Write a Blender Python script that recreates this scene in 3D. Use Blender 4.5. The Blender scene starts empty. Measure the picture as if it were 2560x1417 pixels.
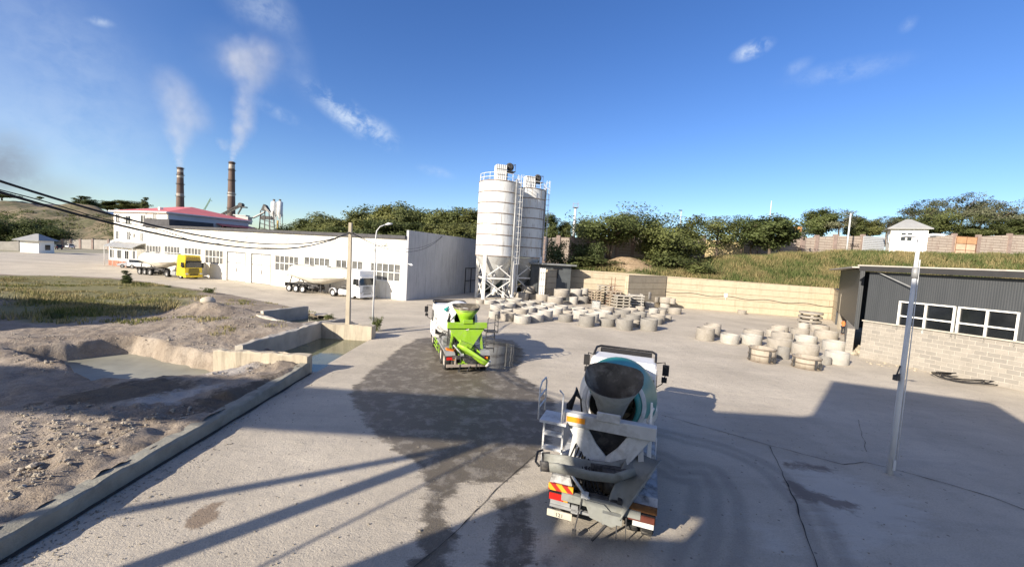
import bpy, bmesh, math, random
import numpy as np
from mathutils import Vector, Matrix, noise
R = math.radians
random.seed(7)
C = bpy.context.scene.collection
SC = bpy.context.scene
# ------------------------------------------------------------------ camera
FPX, HC = 1000.0, 6.5
CAMM = Matrix.Rotation(R(90 - 3.77), 3, 'X') @ Matrix.Rotation(R(3.43), 3, 'Z')
cam = bpy.data.objects.new('camera', bpy.data.cameras.new('camera'))
C.objects.link(cam)
cam.matrix_world = Matrix.Translation((0, 0, HC)) @ CAMM.to_4x4()
cam.data.sensor_width = 36; cam.data.lens = 36 * FPX / 2560
cam.data.clip_start = .1; cam.data.clip_end = 6000
SC.camera = cam

def ray(x, y):
    return CAMM @ Vector(((x - 1280) / FPX, -(y - 708.5) / FPX, -1))
def G(x, y, z=0.0):            # point of the photo's ground plane (height z)
    r = ray(x, y); t = (z - HC) / r.z
    return Vector((r.x * t, r.y * t, z))
def P(x, y, Y):                # point of the photo at depth Y
    r = ray(x, y); t = Y / r.y
    return Vector((r.x * t, Y, HC + r.z * t))
def onplane(x, y, o, d):       # point on the vertical plane through o with direction d -> (distance along d, z)
    r = ray(x, y)
    # r.x*t = o.x + s*d.x ; r.y*t = o.y + s*d.y
    det = r.x * (-d[1]) + d[0] * r.y
    t = (o[0] * (-d[1]) + d[0] * o[1]) / det
    s = (r.x * o[1] - r.y * o[0]) / det
    s = ((r.x * t - o[0]) * d[0] + (r.y * t - o[1]) * d[1])
    return s, HC + r.z * t

# ------------------------------------------------------------------ materials
MATS = {}
class NT:
    def __init__(s, m):
        m.use_nodes = True; s.t = m.node_tree; s.n = s.t.nodes; s.l = s.t.links
    def new(s, ty, **kw):
        n = s.n.new(ty)
        for k, v in kw.items():
            if k.startswith('i_'):
                n.inputs[k[2:].replace('_', ' ')].default_value = v
            else: setattr(n, k, v)
        return n
    def link(s, a, b): s.l.new(a, b)
    def noise(s, vec, scale, detail=4, rough=.55, dist=0):
        n = s.new('ShaderNodeTexNoise'); n.inputs['Scale'].default_value = scale
        n.inputs['Detail'].default_value = detail; n.inputs['Roughness'].default_value = rough
        n.inputs['Distortion'].default_value = dist
        if vec: s.link(vec, n.inputs['Vector'])
        return n.outputs['Fac']
    def ramp(s, fac, a, b, ca=(0, 0, 0, 1), cb=(1, 1, 1, 1)):
        n = s.new('ShaderNodeValToRGB')
        n.color_ramp.elements[0].position = a; n.color_ramp.elements[0].color = ca
        n.color_ramp.elements[1].position = b; n.color_ramp.elements[1].color = cb
        s.link(fac, n.inputs['Fac']); return n.outputs['Color']
    def mix(s, fac, a, b, mode='MIX'):
        n = s.new('ShaderNodeMixRGB', blend_type=mode)
        for sock, v in ((n.inputs[0], fac), (n.inputs[1], a), (n.inputs[2], b)):
            if isinstance(v, (int, float)): sock.default_value = v if sock == n.inputs[0] else (v, v, v, 1)
            elif isinstance(v, tuple): sock.default_value = v if len(v) == 4 else (*v, 1)
            else: s.link(v, sock)
        return n.outputs[0]
    def math(s, op, a, b=None, clamp=False):
        n = s.new('ShaderNodeMath', operation=op, use_clamp=clamp)
        for i, v in enumerate((a, b)):
            if v is None: continue
            if isinstance(v, (int, float)): n.inputs[i].default_value = v
            else: s.link(v, n.inputs[i])
        return n.outputs[0]
    def mapping(s, vec, scale=(1, 1, 1), rot=(0, 0, 0), loc=(0, 0, 0)):
        n = s.new('ShaderNodeMapping'); n.inputs['Scale'].default_value = scale
        n.inputs['Rotation'].default_value = rot; n.inputs['Location'].default_value = loc
        s.link(vec, n.inputs['Vector']); return n.outputs[0]

def mat(name, col, rough=.7, var=.12, scale=3., metal=0., bump=0., bscale=None, dirt=None, dirt_amt=.5,
        dirt_scale=1.2, streak=False, spec=.3, coords='Object', trans=0., vary=0.):
    """paint / concrete / metal with broad tone variation, optional dirt patches or vertical streaks and bump"""
    if name in MATS: return MATS[name]
    m = bpy.data.materials.new(name); t = NT(m); MATS[name] = m
    b = t.n['Principled BSDF']
    tc = t.new('ShaderNodeTexCoord').outputs[coords]
    c = (*col, 1)
    f = t.noise(tc, scale, 5, .6)
    k1 = tuple(max(0, v * (1 - var)) for v in col); k2 = tuple(min(1, v * (1 + var)) for v in col)
    out = t.ramp(f, .3, .7, (*k1, 1), (*k2, 1))
    if dirt:
        v2 = t.mapping(tc, (3.5, 3.5, .35)) if streak else tc
        f2 = t.ramp(t.noise(v2, dirt_scale, 6, .65, .3), .48, .72)
        f2 = t.math('MULTIPLY', f2, dirt_amt)
        out = t.mix(f2, out, dirt)
    if vary:
        oi = t.new('ShaderNodeObjectInfo').outputs['Random']
        mr = t.new('ShaderNodeMapRange'); t.link(oi, mr.inputs[0]); mr.inputs[3].default_value = 1 - vary; mr.inputs[4].default_value = 1 + vary
        hs = t.new('ShaderNodeHueSaturation'); t.link(out, hs.inputs['Color']); t.link(mr.outputs[0], hs.inputs['Value'])
        out = hs.outputs[0]
    t.link(out, b.inputs['Base Color'])
    b.inputs['Roughness'].default_value = rough; b.inputs['Metallic'].default_value = metal
    b.inputs['Specular IOR Level'].default_value = spec
    if trans: b.inputs['Transmission Weight'].default_value = trans
    if bump:
        bn = t.new('ShaderNodeBump'); bn.inputs['Strength'].default_value = 1; bn.inputs['Distance'].default_value = bump
        t.link(t.noise(tc, bscale or scale * 6, 5, .65), bn.inputs['Height']); t.link(bn.outputs[0], b.inputs['Normal'])
    return m

def glass_mat(name, col=(.02, .025, .03), rough=.06):
    if name in MATS: return MATS[name]
    m = mat(name, col, rough, .3, 1.5, spec=.6); return m

# ------------------------------------------------------------------ mesh builder
class MB:
    def __init__(s): s.v = []; s.f = []; s.m = []; s.sm = []
    def add(s, verts, faces, mi=0, smooth=False):
        o = len(s.v); s.v += [tuple(p) for p in verts]
        for f in faces: s.f.append(tuple(i + o for i in f)); s.m.append(mi); s.sm.append(smooth)
        return s
    def box(s, c, size, rot=None, mi=0):
        x, y, z = (d / 2 for d in size)
        vs = [Vector((a * x, b * y, e * z)) for e in (-1, 1) for b in (-1, 1) for a in (-1, 1)]
        if rot is not None: vs = [rot @ p for p in vs]
        c = Vector(c)
        return s.add([p + c for p in vs], [(0, 2, 3, 1), (4, 5, 7, 6), (0, 1, 5, 4), (2, 6, 7, 3), (0, 4, 6, 2), (1, 3, 7, 5)], mi)
    def bb(s, x0, x1, y0, y1, z0, z1, mi=0):
        return s.box(((x0 + x1) / 2, (y0 + y1) / 2, (z0 + z1) / 2), (x1 - x0, y1 - y0, z1 - z0), None, mi)
    def bar(s, p, q, w=.05, h=None, mi=0, up=(0, 0, 1)):
        p, q = Vector(p), Vector(q); h = h or w; d = (q - p)
        L = d.length
        if L < 1e-6: return s
        d /= L; u = Vector(up)
        if abs(d.dot(u)) > .98: u = Vector((0, 1, 0))
        a = d.cross(u).normalized(); b = a.cross(d)
        vs = [e + a * (i * w / 2) + b * (j * h / 2) for e in (p, q) for i, j in ((-1, -1), (1, -1), (1, 1), (-1, 1))]
        return s.add(vs, [(3, 2, 1, 0), (4, 5, 6, 7), (0, 1, 5, 4), (1, 2, 6, 5), (2, 3, 7, 6), (3, 0, 4, 7)], mi)
    def tube(s, pts, r, seg=8, mi=0, cap=True, smooth=True):
        pts = [Vector(p) for p in pts]; n = len(pts)
        rs = r if isinstance(r, (list, tuple)) else [r] * n
        vs = []; a = None
        for i, p in enumerate(pts):
            d = (pts[min(i + 1, n - 1)] - pts[max(i - 1, 0)])
            d = d.normalized() if d.length > 1e-9 else Vector((0, 0, 1))
            if a is None:
                u = Vector((0, 0, 1)) if abs(d.z) < .9 else Vector((1, 0, 0)); a = d.cross(u).normalized()
            else:
                a = (a - d * a.dot(d)); a = a.normalized() if a.length > 1e-6 else d.orthogonal().normalized()
            b = d.cross(a)
            vs += [p + (a * math.cos(t) + b * math.sin(t)) * rs[i] for t in (2 * math.pi * k / seg for k in range(seg))]
        fs = [(i * seg + k, i * seg + (k + 1) % seg, (i + 1) * seg + (k + 1) % seg, (i + 1) * seg + k) for i in range(n - 1) for k in range(seg)]
        s.add(vs, fs, mi, smooth)
        if cap:
            o = len(s.v) - len(vs)
            s.f.append(tuple(o + k for k in reversed(range(seg)))); s.m.append(mi); s.sm.append(False)
            s.f.append(tuple(o + (n - 1) * seg + k for k in range(seg))); s.m.append(mi); s.sm.append(False)
        return s
    def cyl(s, p, q, r1, r2=None, seg=16, mi=0, cap=True, smooth=True):
        return s.tube([p, q], [r1, r1 if r2 is None else r2], seg, mi, cap, smooth)
    def lathe(s, prof, seg=24, M=None, mi=0, smooth=True, cap=False, a0=0., a1=2 * math.pi, mifn=None):
        """profile of (radius, height) spun about local z, then transformed by M"""
        full = abs(a1 - a0 - 2 * math.pi) < 1e-6; ns = seg if full else seg + 1
        vs = []
        for r, h in prof:
            for k in range(ns):
                t = a0 + (a1 - a0) * k / seg
                p = Vector((r * math.cos(t), r * math.sin(t), h)); vs.append(M @ p if M else p)
        o = len(s.v); s.v += [tuple(p) for p in vs]
        for i in range(len(prof) - 1):
            for k in range(seg):
                k2 = (k + 1) % ns
                s.f.append((o + i * ns + k, o + i * ns + k2, o + (i + 1) * ns + k2, o + (i + 1) * ns + k))
                s.m.append(mifn(i, k) if mifn else mi); s.sm.append(smooth)
        if cap:
            for i in (0, len(prof) - 1):
                s.f.append(tuple(o + i * ns + k for k in range(ns))); s.m.append(mi); s.sm.append(False)
        return s
    def loft(s, rings, mi=0, smooth=True, cap=True, closed=True):
        n = len(rings[0]); o = len(s.v)
        for rg in rings: s.v += [tuple(p) for p in rg]
        for i in range(len(rings) - 1):
            for k in range(n if closed else n - 1):
                k2 = (k + 1) % n
                s.f.append((o + i * n + k, o + i * n + k2, o + (i + 1) * n + k2, o + (i + 1) * n + k)); s.m.append(mi); s.sm.append(smooth)
        if cap:
            s.f.append(tuple(o + k for k in reversed(range(n)))); s.m.append(mi); s.sm.append(False)
            s.f.append(tuple(o + (len(rings) - 1) * n + k for k in range(n))); s.m.append(mi); s.sm.append(False)
        return s
    def prism(s, poly, off, mi=0):
        """closed polygon of 3-D points pushed by the vector off"""
        n = len(poly); off = Vector(off); a = [Vector(p) for p in poly]
        fs = [tuple(range(n)), tuple(n + k for k in reversed(range(n)))] + [(k, n + k, n + (k + 1) % n, (k + 1) % n) for k in range(n)]
        return s.add(a + [p + off for p in a], fs, mi)
    def torus(s, c, R_, r, axis='x', seg=20, ts=8, mi=0, sq=1.):
        c = Vector(c); vs = []
        for i in range(seg):
            A = 2 * math.pi * i / seg
            for j in range(ts):
                B = 2 * math.pi * j / ts
                rr = R_ + r * math.cos(B); w = r * sq * math.sin(B)
                p = (w, rr * math.cos(A), rr * math.sin(A)) if axis == 'x' else ((rr * math.cos(A), w, rr * math.sin(A)) if axis == 'y' else (rr * math.cos(A), rr * math.sin(A), w))
                vs.append(c + Vector(p))
        fs = [(i * ts + j, ((i + 1) % seg) * ts + j, ((i + 1) % seg) * ts + (j + 1) % ts, i * ts + (j + 1) % ts) for i in range(seg) for j in range(ts)]
        return s.add(vs, fs, mi, True)
    def build(s, name, mats, parent=None, loc=None, rz=0., label=None, fix=True):
        me = bpy.data.meshes.new(name); me.from_pydata(s.v, [], s.f)
        for m in (mats if isinstance(mats, (list, tuple)) else [mats]): me.materials.append(m)
        me.polygons.foreach_set('material_index', s.m); me.polygons.foreach_set('use_smooth', s.sm)
        if fix:
            bm = bmesh.new(); bm.from_mesh(me); bmesh.ops.recalc_face_normals(bm, faces=bm.faces); bm.to_mesh(me); bm.free()
        me.update()
        o = bpy.data.objects.new(name, me); C.objects.link(o)
        if parent: o.parent = parent
        if loc is not None: o.location = loc
        if rz: o.rotation_euler = (0, 0, rz)
        if label: o['label'] = label
        return o

def bevel(o, w=.02, seg=2):
    me = o.data; bm = bmesh.new(); bm.from_mesh(me)
    ed = [e for e in bm.edges if len(e.link_faces) == 2 and e.calc_face_angle(0) > .5]
    bmesh.ops.bevel(bm, geom=ed, offset=w, segments=seg, affect='EDGES', clamp_overlap=True)
    bm.to_mesh(me); bm.free(); return o

def tag(o, label, cat, group=None, kind=None):
    if label: o['label'] = label
    if cat: o['category'] = cat
    if group: o['group'] = group
    if kind: o['kind'] = kind
    return o
def thing(name, label, cat, loc=(0, 0, 0), rz=0., group=None):
    o = bpy.data.objects.new(name, None); C.objects.link(o); o.empty_display_size = .3
    o.location = loc; o.rotation_euler = (0, 0, rz)
    return tag(o, label, cat, group)
def struct(o): o['kind'] = 'structure'; return o
def dup(root, loc, rz=0., label=None, group=None, scale=None):
    r = root.copy(); C.objects.link(r); r.location = loc; r.rotation_euler = (0, 0, rz)
    if scale: r.scale = scale
    if label: r['label'] = label
    if group: r['group'] = group
    for ch in root.children:
        c = ch.copy(); C.objects.link(c); c.parent = r
        for g in ch.children:
            d = g.copy(); C.objects.link(d); d.parent = c
    return r

# ------------------------------------------------------------------ shared materials
W_PAINT = mat('white_paint', (.8, .8, .77), .5, .04, 1.5, dirt=(.45, .42, .36), dirt_amt=.35, dirt_scale=2.5)
W_CLEAN = mat('clean_white_paint', (.82, .83, .83), .3, .03, 1.5, spec=.5)
W_DIRTY = mat('splashed_white_paint', (.66, .67, .66), .55, .12, 4, dirt=(.3, .29, .27), dirt_amt=.75, dirt_scale=3.5, bump=.002, bscale=40)
GREY_STEEL = mat('grey_steel', (.34, .35, .35), .5, .15, 3, metal=.3, dirt=(.2, .17, .14), dirt_amt=.5)
DARK_STEEL = mat('dark_steel', (.05, .05, .052), .6, .3, 5, dirt=(.25, .23, .2), dirt_amt=.6, dirt_scale=4)
BLACK = mat('black_plastic', (.018, .018, .02), .5, .2, 5)
RUBBER = mat('tyre_rubber', (.03, .03, .03), .85, .25, 8, dirt=(.28, .26, .23), dirt_amt=.55, dirt_scale=5, bump=.006, bscale=40)
RIM = mat('wheel_rim', (.5, .5, .49), .5, .1, 4, metal=.2, dirt=(.3, .28, .25), dirt_amt=.6, dirt_scale=5)
GLASS = glass_mat('window_glass')
CAR_GLASS = glass_mat('car_glass', (.015, .018, .02), .05)
RED_L = mat('red_lens', (.55, .02, .015), .25, .1, 5, spec=.6)
AMB_L = mat('amber_lens', (.8, .3, .02), .3, .1, 5, spec=.6)
CONC = mat('pale_concrete', (.44, .41, .35), .9, .15, 1.3, bump=.012, bscale=14, dirt=(.25, .23, .2), dirt_amt=.45, dirt_scale=.9)
CONC_W = mat('cream_concrete', (.45, .4, .31), .9, .14, .8, bump=.02, bscale=8, dirt=(.22, .185, .145), dirt_amt=.7, dirt_scale=1.3, streak=True)
RUST = mat('rusty_steel', (.2, .1, .06), .85, .35, 4, bump=.004)
# ------------------------------------------------------------------ sun, sky
EL, SX, SY = R(23.5), -.712, -.702
sun = bpy.data.lights.new('sun', 'SUN'); sun.energy = 5; sun.angle = R(.5); sun.color = (1, .89, .75)
so = bpy.data.objects.new('sun', sun); C.objects.link(so)
sd = Vector((SX * math.cos(EL), SY * math.cos(EL), math.sin(EL)))
so.rotation_euler = sd.to_track_quat('Z', 'Y').to_euler()
SC.view_settings.view_transform = 'Standard'; SC.view_settings.look = 'None'
SC.view_settings.exposure = .82; SC.view_settings.gamma = 1
W = bpy.data.worlds.new('World'); SC.world = W; W.use_nodes = True
class WT(NT):
    def __init__(s, w): s.t = w.node_tree; s.n = s.t.nodes; s.l = s.t.links
t = WT(W)
bg = t.n['Background']; bg.inputs[1].default_value = .1
sky = t.new('ShaderNodeTexSky', sky_type='NISHITA'); sky.sun_disc = False
sky.sun_elevation = EL; sky.sun_rotation = R(225.4); sky.altitude = 700
sky.air_density = 1.0; sky.dust_density = 1.0; sky.ozone_density = 2.6
hs = t.new('ShaderNodeHueSaturation'); hs.inputs['Saturation'].default_value = 1.24; hs.inputs['Value'].default_value = 1.06; hs.inputs['Hue'].default_value = .514
t.link(sky.outputs[0], hs.inputs['Color'])
gen = t.new('ShaderNodeTexCoord').outputs['Generated']
sp = t.new('ShaderNodeSeparateXYZ'); t.link(gen, sp.inputs[0])
az = t.math('ARCTAN2', sp.outputs[0], sp.outputs[1]); el = t.math('ARCSINE', sp.outputs[2])
cb = t.new('ShaderNodeCombineXYZ'); t.link(az, cb.inputs[0]); t.link(el, cb.inputs[1])
dirs = cb.outputs[0]
wn = t.new('ShaderNodeTexNoise'); wn.inputs['Scale'].default_value = 9; wn.inputs['Detail'].default_value = 5
wn.inputs['Roughness'].default_value = .62; t.link(t.mapping(dirs, (1, 1.5, 1), (0, 0, R(25))), wn.inputs['Vector'])
wf = t.noise(dirs, 30, 5, .65, .4)
def blob(x, y, a, b, ang, amt, lo=.38, hi=.66):
    r = ray(x, y); r.normalize(); A, E = math.atan2(r.x, r.y), math.asin(r.z)
    mp = t.new('ShaderNodeMapping', vector_type='TEXTURE'); t.link(dirs, mp.inputs['Vector'])
    mp.inputs['Location'].default_value = (A, E, 0); mp.inputs['Rotation'].default_value = (0, 0, R(ang))
    k = math.cos(math.atan(abs(x - 1280) / 1000)) ** 2
    mp.inputs['Scale'].default_value = (a / 1000 * k ** .75, b / 1000 * k ** .5, 1)
    ln = t.new('ShaderNodeVectorMath', operation='LENGTH'); t.link(mp.outputs[0], ln.inputs[0])
    fall = t.new('ShaderNodeMapRange', interpolation_type='SMOOTHSTEP'); t.link(ln.outputs['Value'], fall.inputs[0])
    fall.inputs[1].default_value = 1; fall.inputs[2].default_value = 0
    nz = t.math('ADD', t.math('MULTIPLY', wn.outputs['Fac'], .55), t.math('MULTIPLY', wf, .45))
    sm = t.new('ShaderNodeMapRange', interpolation_type='SMOOTHSTEP'); t.link(nz, sm.inputs[0]); sm.inputs[1].default_value = lo; sm.inputs[2].default_value = hi
    return t.math('MULTIPLY', t.math('MULTIPLY', fall.outputs[0], sm.outputs[0]), amt)
tot = None
for a in ((880, 295, 150, 42, -27, .75, .42, .62), (955, 330, 70, 34, -30, .35), (700, 285, 90, 22, -18, .3), (1880, 126, 62, 24, 12, .75, .36, .55),
          (2110, 180, 190, 34, 0, .22), (1990, 168, 50, 20, 15, .22), (650, 18, 110, 60, 0, .34, .3, .62), (735, 130, 60, 140, 18, .12, .2, .7),
          (250, 55, 40, 14, 8, .45), (120, 90, 260, 170, -20, .16, .3, .7), (60, 330, 380, 260, 0, .24, .1, .7), (2270, 62, 30, 20, 30, .2),
          (1090, 430, 60, 18, -10, .25), (610, 150, 150, 90, 0, .12, .2, .7), (330, 300, 260, 260, 0, .14, .1, .7)):
    b = blob(*a); tot = b if tot is None else t.math('ADD', tot, b)
tot = t.math('MINIMUM', tot, .85)
dt = t.new('ShaderNodeVectorMath', operation='DOT_PRODUCT'); t.link(gen, dt.inputs[0]); dt.inputs[1].default_value = (SX, SY, .25)
glow = t.new('ShaderNodeMapRange', interpolation_type='SMOOTHSTEP'); t.link(dt.outputs['Value'], glow.inputs[0]); glow.inputs[1].default_value = -.05; glow.inputs[2].default_value = .9; glow.inputs[4].default_value = .42
fill_haze = t.mix(glow.outputs[0], hs.outputs[0], (4.6, 4.1, 3.5, 1))       # pale haze added to the unseen sunward sky to neutralise blue shade
colr = t.mix(tot, fill_haze, (4.7, 5.3, 6.0, 1))
dk = t.math('ADD', blob(0, 400, 130, 110, -40, .85, .2, .6), blob(70, 470, 210, 70, 0, .4, .2, .6))
colr = t.mix(dk, colr, (1.7, 2.0, 2.5, 1))
t.link(colr, bg.inputs[0])

# ------------------------------------------------------------------ setting: yard, dirt, ponds
def poly_sd(px, py, poly):
    """signed distance (positive inside) of numpy points to a 2-D polygon"""
    n = len(poly); d = np.full(px.shape, 1e9); ins = np.zeros(px.shape, bool)
    for i in range(n):
        ax, ay = poly[i]; bx, by = poly[(i + 1) % n]
        ex, ey = bx - ax, by - ay; L = ex * ex + ey * ey + 1e-12
        u = np.clip(((px - ax) * ex + (py - ay) * ey) / L, 0, 1)
        d = np.minimum(d, np.hypot(px - ax - u * ex, py - ay - u * ey))
        c = ((ay > py) != (by > py)) & (px < ex * (py - ay) / (ey if abs(ey) > 1e-9 else 1e-9) + ax)
        ins ^= c
    return np.where(ins, d, -d)
def line_d(px, py, pts):
    d = np.full(px.shape, 1e9)
    for (ax, ay), (bx, by) in zip(pts[:-1], pts[1:]):
        ex, ey = bx - ax, by - ay; L = ex * ex + ey * ey + 1e-12
        u = np.clip(((px - ax) * ex + (py - ay) * ey) / L, 0, 1)
        d = np.minimum(d, np.hypot(px - ax - u * ex, py - ay - u * ey))
    return d
def gp(pts, z=0.): return [(G(x, y, z).x, G(x, y, z).y) for x, y in pts]
def vnoise(px, py, s, seed=0, oct=4):
    """cheap lattice value noise, 0..1"""
    out = np.zeros(px.shape); amp = 1; tot_ = 0
    for o in range(oct):
        x = px * s + seed * 17.3 + o * 5.1; y = py * s + seed * 9.7 + o * 3.3
        xi = np.floor(x).astype(np.int64); yi = np.floor(y).astype(np.int64); fx = x - xi; fy = y - yi
        fx = fx * fx * (3 - 2 * fx); fy = fy * fy * (3 - 2 * fy)
        def h(a, b):
            n = (a * 374761393 + b * 668265263 + seed * 144665) & 0x7fffffff
            n = ((n ^ (n >> 13)) * 1274126177) & 0x7fffffff
            return ((n ^ (n >> 16)) & 0xffff) / 65535.
        v = (h(xi, yi) * (1 - fx) + h(xi + 1, yi) * fx) * (1 - fy) + (h(xi, yi + 1) * (1 - fx) + h(xi + 1, yi + 1) * fx) * fy
        out += v * amp; tot_ += amp; amp *= .5; s = s * 2.03
    return out / tot_
def sstep(a, b, x): u = np.clip((x - a) / (b - a), 0, 1); return u * u * (3 - 2 * u)

def grid_mesh(name, xs, ys, z, keep, mats, attrs={}, smooth=True, XY=None):
    nx, ny = len(xs), len(ys)
    X, Y = XY if XY else np.meshgrid(xs, ys)
    co = np.stack([X, Y, z], -1).reshape(-1, 3).astype(np.float32)
    i, j = np.meshgrid(np.arange(nx - 1), np.arange(ny - 1)); a = (j * nx + i)
    q = np.stack([a, a + 1, a + nx + 1, a + nx], -1).reshape(-1, 4)
    if keep is not None: q = q[keep.reshape(-1)]
    me = bpy.data.meshes.new(name); nf = len(q)
    me.vertices.add(len(co)); me.vertices.foreach_set('co', co.reshape(-1))
    me.loops.add(nf * 4); me.loops.foreach_set('vertex_index', q.reshape(-1).astype(np.int32))
    me.polygons.add(nf); me.polygons.foreach_set('loop_start', np.arange(0, nf * 4, 4, dtype=np.int32))
    me.polygons.foreach_set('use_smooth', np.full(nf, smooth))
    for k, v in attrs.items():
        at = me.attributes.new(k, 'FLOAT', 'POINT'); at.data.foreach_set('value', v.reshape(-1).astype(np.float32))
    me.materials.append(mats); me.update(calc_edges=True); me.validate()
    o = bpy.data.objects.new(name, me); C.objects.link(o); return o

KERB = gp([(-40, 1425), (10, 1398), (400, 1160), (640, 1015), (775, 933)])
KX = KERB[-1][0]
ROADEDGE = gp([(0, 688), (310, 697), (560, 733), (760, 773), (880, 803), (905, 815)])
DIRT = [(KERB[0][0] - .2, 3), (KERB[2][0] - .25, KERB[2][1]), (KX - .1, 20.0), (KX + .05, 28.6)] + ROADEDGE[::-1] + [(-96, 54), (-96, 3)]
CANAL = [(KX - 3.5, 20.4), (KX + .12, 20.2)] + gp([(800, 925), (850, 890), (925, 849)]) + [(KX - .3, 28.6), (KX - 3.6, 28.6)]
CANAL_Z = -.12
SLURRY = gp([(15, 872), (245, 853), (330, 848), (440, 866), (545, 888), (640, 908), (560, 932), (400, 945), (250, 940), (120, 906), (40, 885)], .35)
POND3 = gp([(648, 790), (765, 774), (872, 800), (742, 818)], .1)

def axis_pts(a, fine0, fine1, b, sc, sf):
    p = list(np.arange(a, fine0, sc)) + list(np.arange(fine0, fine1, sf)) + list(np.arange(fine1, b + sc, sc))
    return np.array(p)
xs = axis_pts(-130, -13, 16, 90, .9, .17); ys = axis_pts(2, 7, 33, 160, .8, .17)
X, Y = np.meshgrid(xs, ys)
cxm = (X[:-1, :-1] + X[1:, 1:]) / 2; cym = (Y[:-1, :-1] + Y[1:, 1:]) / 2
keep = (poly_sd(cxm, cym, DIRT) < .45) & (poly_sd(cxm, cym, CANAL) < .0)
WET = gp([(1045, 845), (1000, 868), (950, 905), (890, 955), (868, 985), (895, 1040), (935, 1088), (990, 1130), (1045, 1180), (1058, 1225), (1050, 1300),
          (1030, 1417), (1020, 1600), (1150, 1600), (1135, 1417), (1145, 1330), (1122, 1260), (1150, 1218), (1262, 1206), (1330, 1165), (1372, 1115), (1400, 1055), (1390, 1005), (1345, 962),
          (1292, 936), (1315, 885), (1285, 850), (1200, 843), (1120, 842)])
WET2 = gp([(1240, 1236), (1318, 1236), (1332, 1330), (1345, 1600), (1195, 1600), (1215, 1417)])
WET3 = gp([(1352, 1385), (1385, 1385), (1395, 1600), (1330, 1600)])
STAIN = gp([(450, 1325), (462, 1290), (500, 1262), (560, 1255), (555, 1285), (520, 1318), (480, 1330)])
PUD = gp([(1212, 848), (1268, 856), (1305, 872), (1312, 890), (1292, 916), (1240, 922), (1205, 905)])
wet = np.maximum(poly_sd(X, Y, WET), np.maximum(poly_sd(X, Y, WET2), poly_sd(X, Y, WET3)))
trk = np.full(X.shape, 9.)
for off in (0, .55, 2.1, 2.65):
    trk = np.minimum(trk, np.abs(line_d(X, Y, gp([(1650, 1150), (1700, 1180), (1760, 1180), (1790, 1230), (1790, 1330), (1760, 1417), (1700, 1600)])) - off))
oil = poly_sd(X, Y, gp([(1950, 1150), (2060, 1165), (2120, 1180), (2050, 1185), (1960, 1168)]))
oil = np.maximum(oil, poly_sd(X, Y, gp([(1960, 1195), (2010, 1215), (2180, 1270), (2130, 1290), (2000, 1250), (1975, 1260)])))
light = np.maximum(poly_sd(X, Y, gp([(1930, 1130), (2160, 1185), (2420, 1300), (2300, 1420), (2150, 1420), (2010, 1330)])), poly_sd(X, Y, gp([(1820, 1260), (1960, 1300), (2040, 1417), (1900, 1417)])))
m = bpy.data.materials.new('yard_concrete'); t = NT(m); b = t.n['Principled BSDF']
tc = t.new('ShaderNodeTexCoord').outputs['Object']
def att(nm):
    n = t.new('ShaderNodeAttribute', attribute_name=nm); return n.outputs['Fac']
n1 = t.noise(tc, .22, 5, .6); n2 = t.noise(tc, 1.6, 6, .7, .2); n3 = t.noise(tc, 22, 4, .75)
st = t.noise(t.mapping(tc, (.12, 1.1, 1), (0, 0, R(-12))), 1.0, 6, .62, .3)
base = t.ramp(n1, .35, .65, (.44, .395, .32, 1), (.585, .528, .43, 1))
base = t.mix(t.math('MULTIPLY', t.ramp(n2, .5, .75), .32), base, (.27, .245, .215))
base = t.mix(t.math('MULTIPLY', t.ramp(st, .52, .72), .34), base, (.29, .265, .235))
base = t.mix(t.math('MULTIPLY', t.ramp(n3, .44, .68), .42), base, (.25, .22, .175))
base = t.mix(t.math('MULTIPLY', t.ramp(t.noise(tc, 7, 5, .75), .55, .7), .28), base, (.62, .56, .46))
vor = t.new('ShaderNodeTexVoronoi'); vor.inputs['Scale'].default_value = 2.4; t.link(tc, vor.inputs['Vector'])
pit = t.math('LESS_THAN', vor.outputs['Distance'], .085)
base = t.mix(t.math('MULTIPLY', pit, .7), base, (.13, .12, .11))
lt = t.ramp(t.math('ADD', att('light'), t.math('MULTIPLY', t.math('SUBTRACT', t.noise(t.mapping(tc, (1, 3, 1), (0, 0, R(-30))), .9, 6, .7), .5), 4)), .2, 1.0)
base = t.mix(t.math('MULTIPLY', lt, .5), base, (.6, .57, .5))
oilf = t.ramp(t.math('ADD', att('oil'), t.math('MULTIPLY', t.math('SUBTRACT', n2, .5), 1.4)), -.1, .25)
base = t.mix(t.math('MULTIPLY', oilf, .7), base, (.12, .09, .075))
tr = t.ramp(t.math('SUBTRACT', t.math('ADD', att('trk'), t.math('MULTIPLY', t.math('SUBTRACT', n2, .5), .35)), 0), .1, .3, (1, 1, 1, 1), (0, 0, 0, 1))
base = t.mix(t.math('MULTIPLY', tr, .3), base, (.14, .13, .12))
edge = t.math('ADD', t.math('MULTIPLY', t.math('SUBTRACT', t.noise(t.mapping(tc, (.6, 1.4, 1)), 1.1, 6, .72), .5), 1.5), t.math('MULTIPLY', t.math('SUBTRACT', n3, .5), .35))
wf_ = t.ramp(t.math('ADD', att('wet'), edge), -.12, .2)
spk = t.ramp(t.math('ADD', n2, t.math('MULTIPLY', n3, .25)), .62, .74)
wcol = t.mix(t.ramp(n1, .3, .7), (.1, .085, .064), (.13, .112, .086))
wcol = t.mix(t.math('MULTIPLY', t.ramp(n3, .5, .8), .5), wcol, (.2, .18, .15))
wcol = t.mix(t.math('MULTIPLY', spk, .5), wcol, (.36, .33, .28))
base = t.mix(t.math('MULTIPLY', wf_, .95), base, wcol)
sf = t.ramp(t.math('ADD', att('stain'), t.math('MULTIPLY', t.math('SUBTRACT', n2, .5), .9)), -.04, .12)
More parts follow.
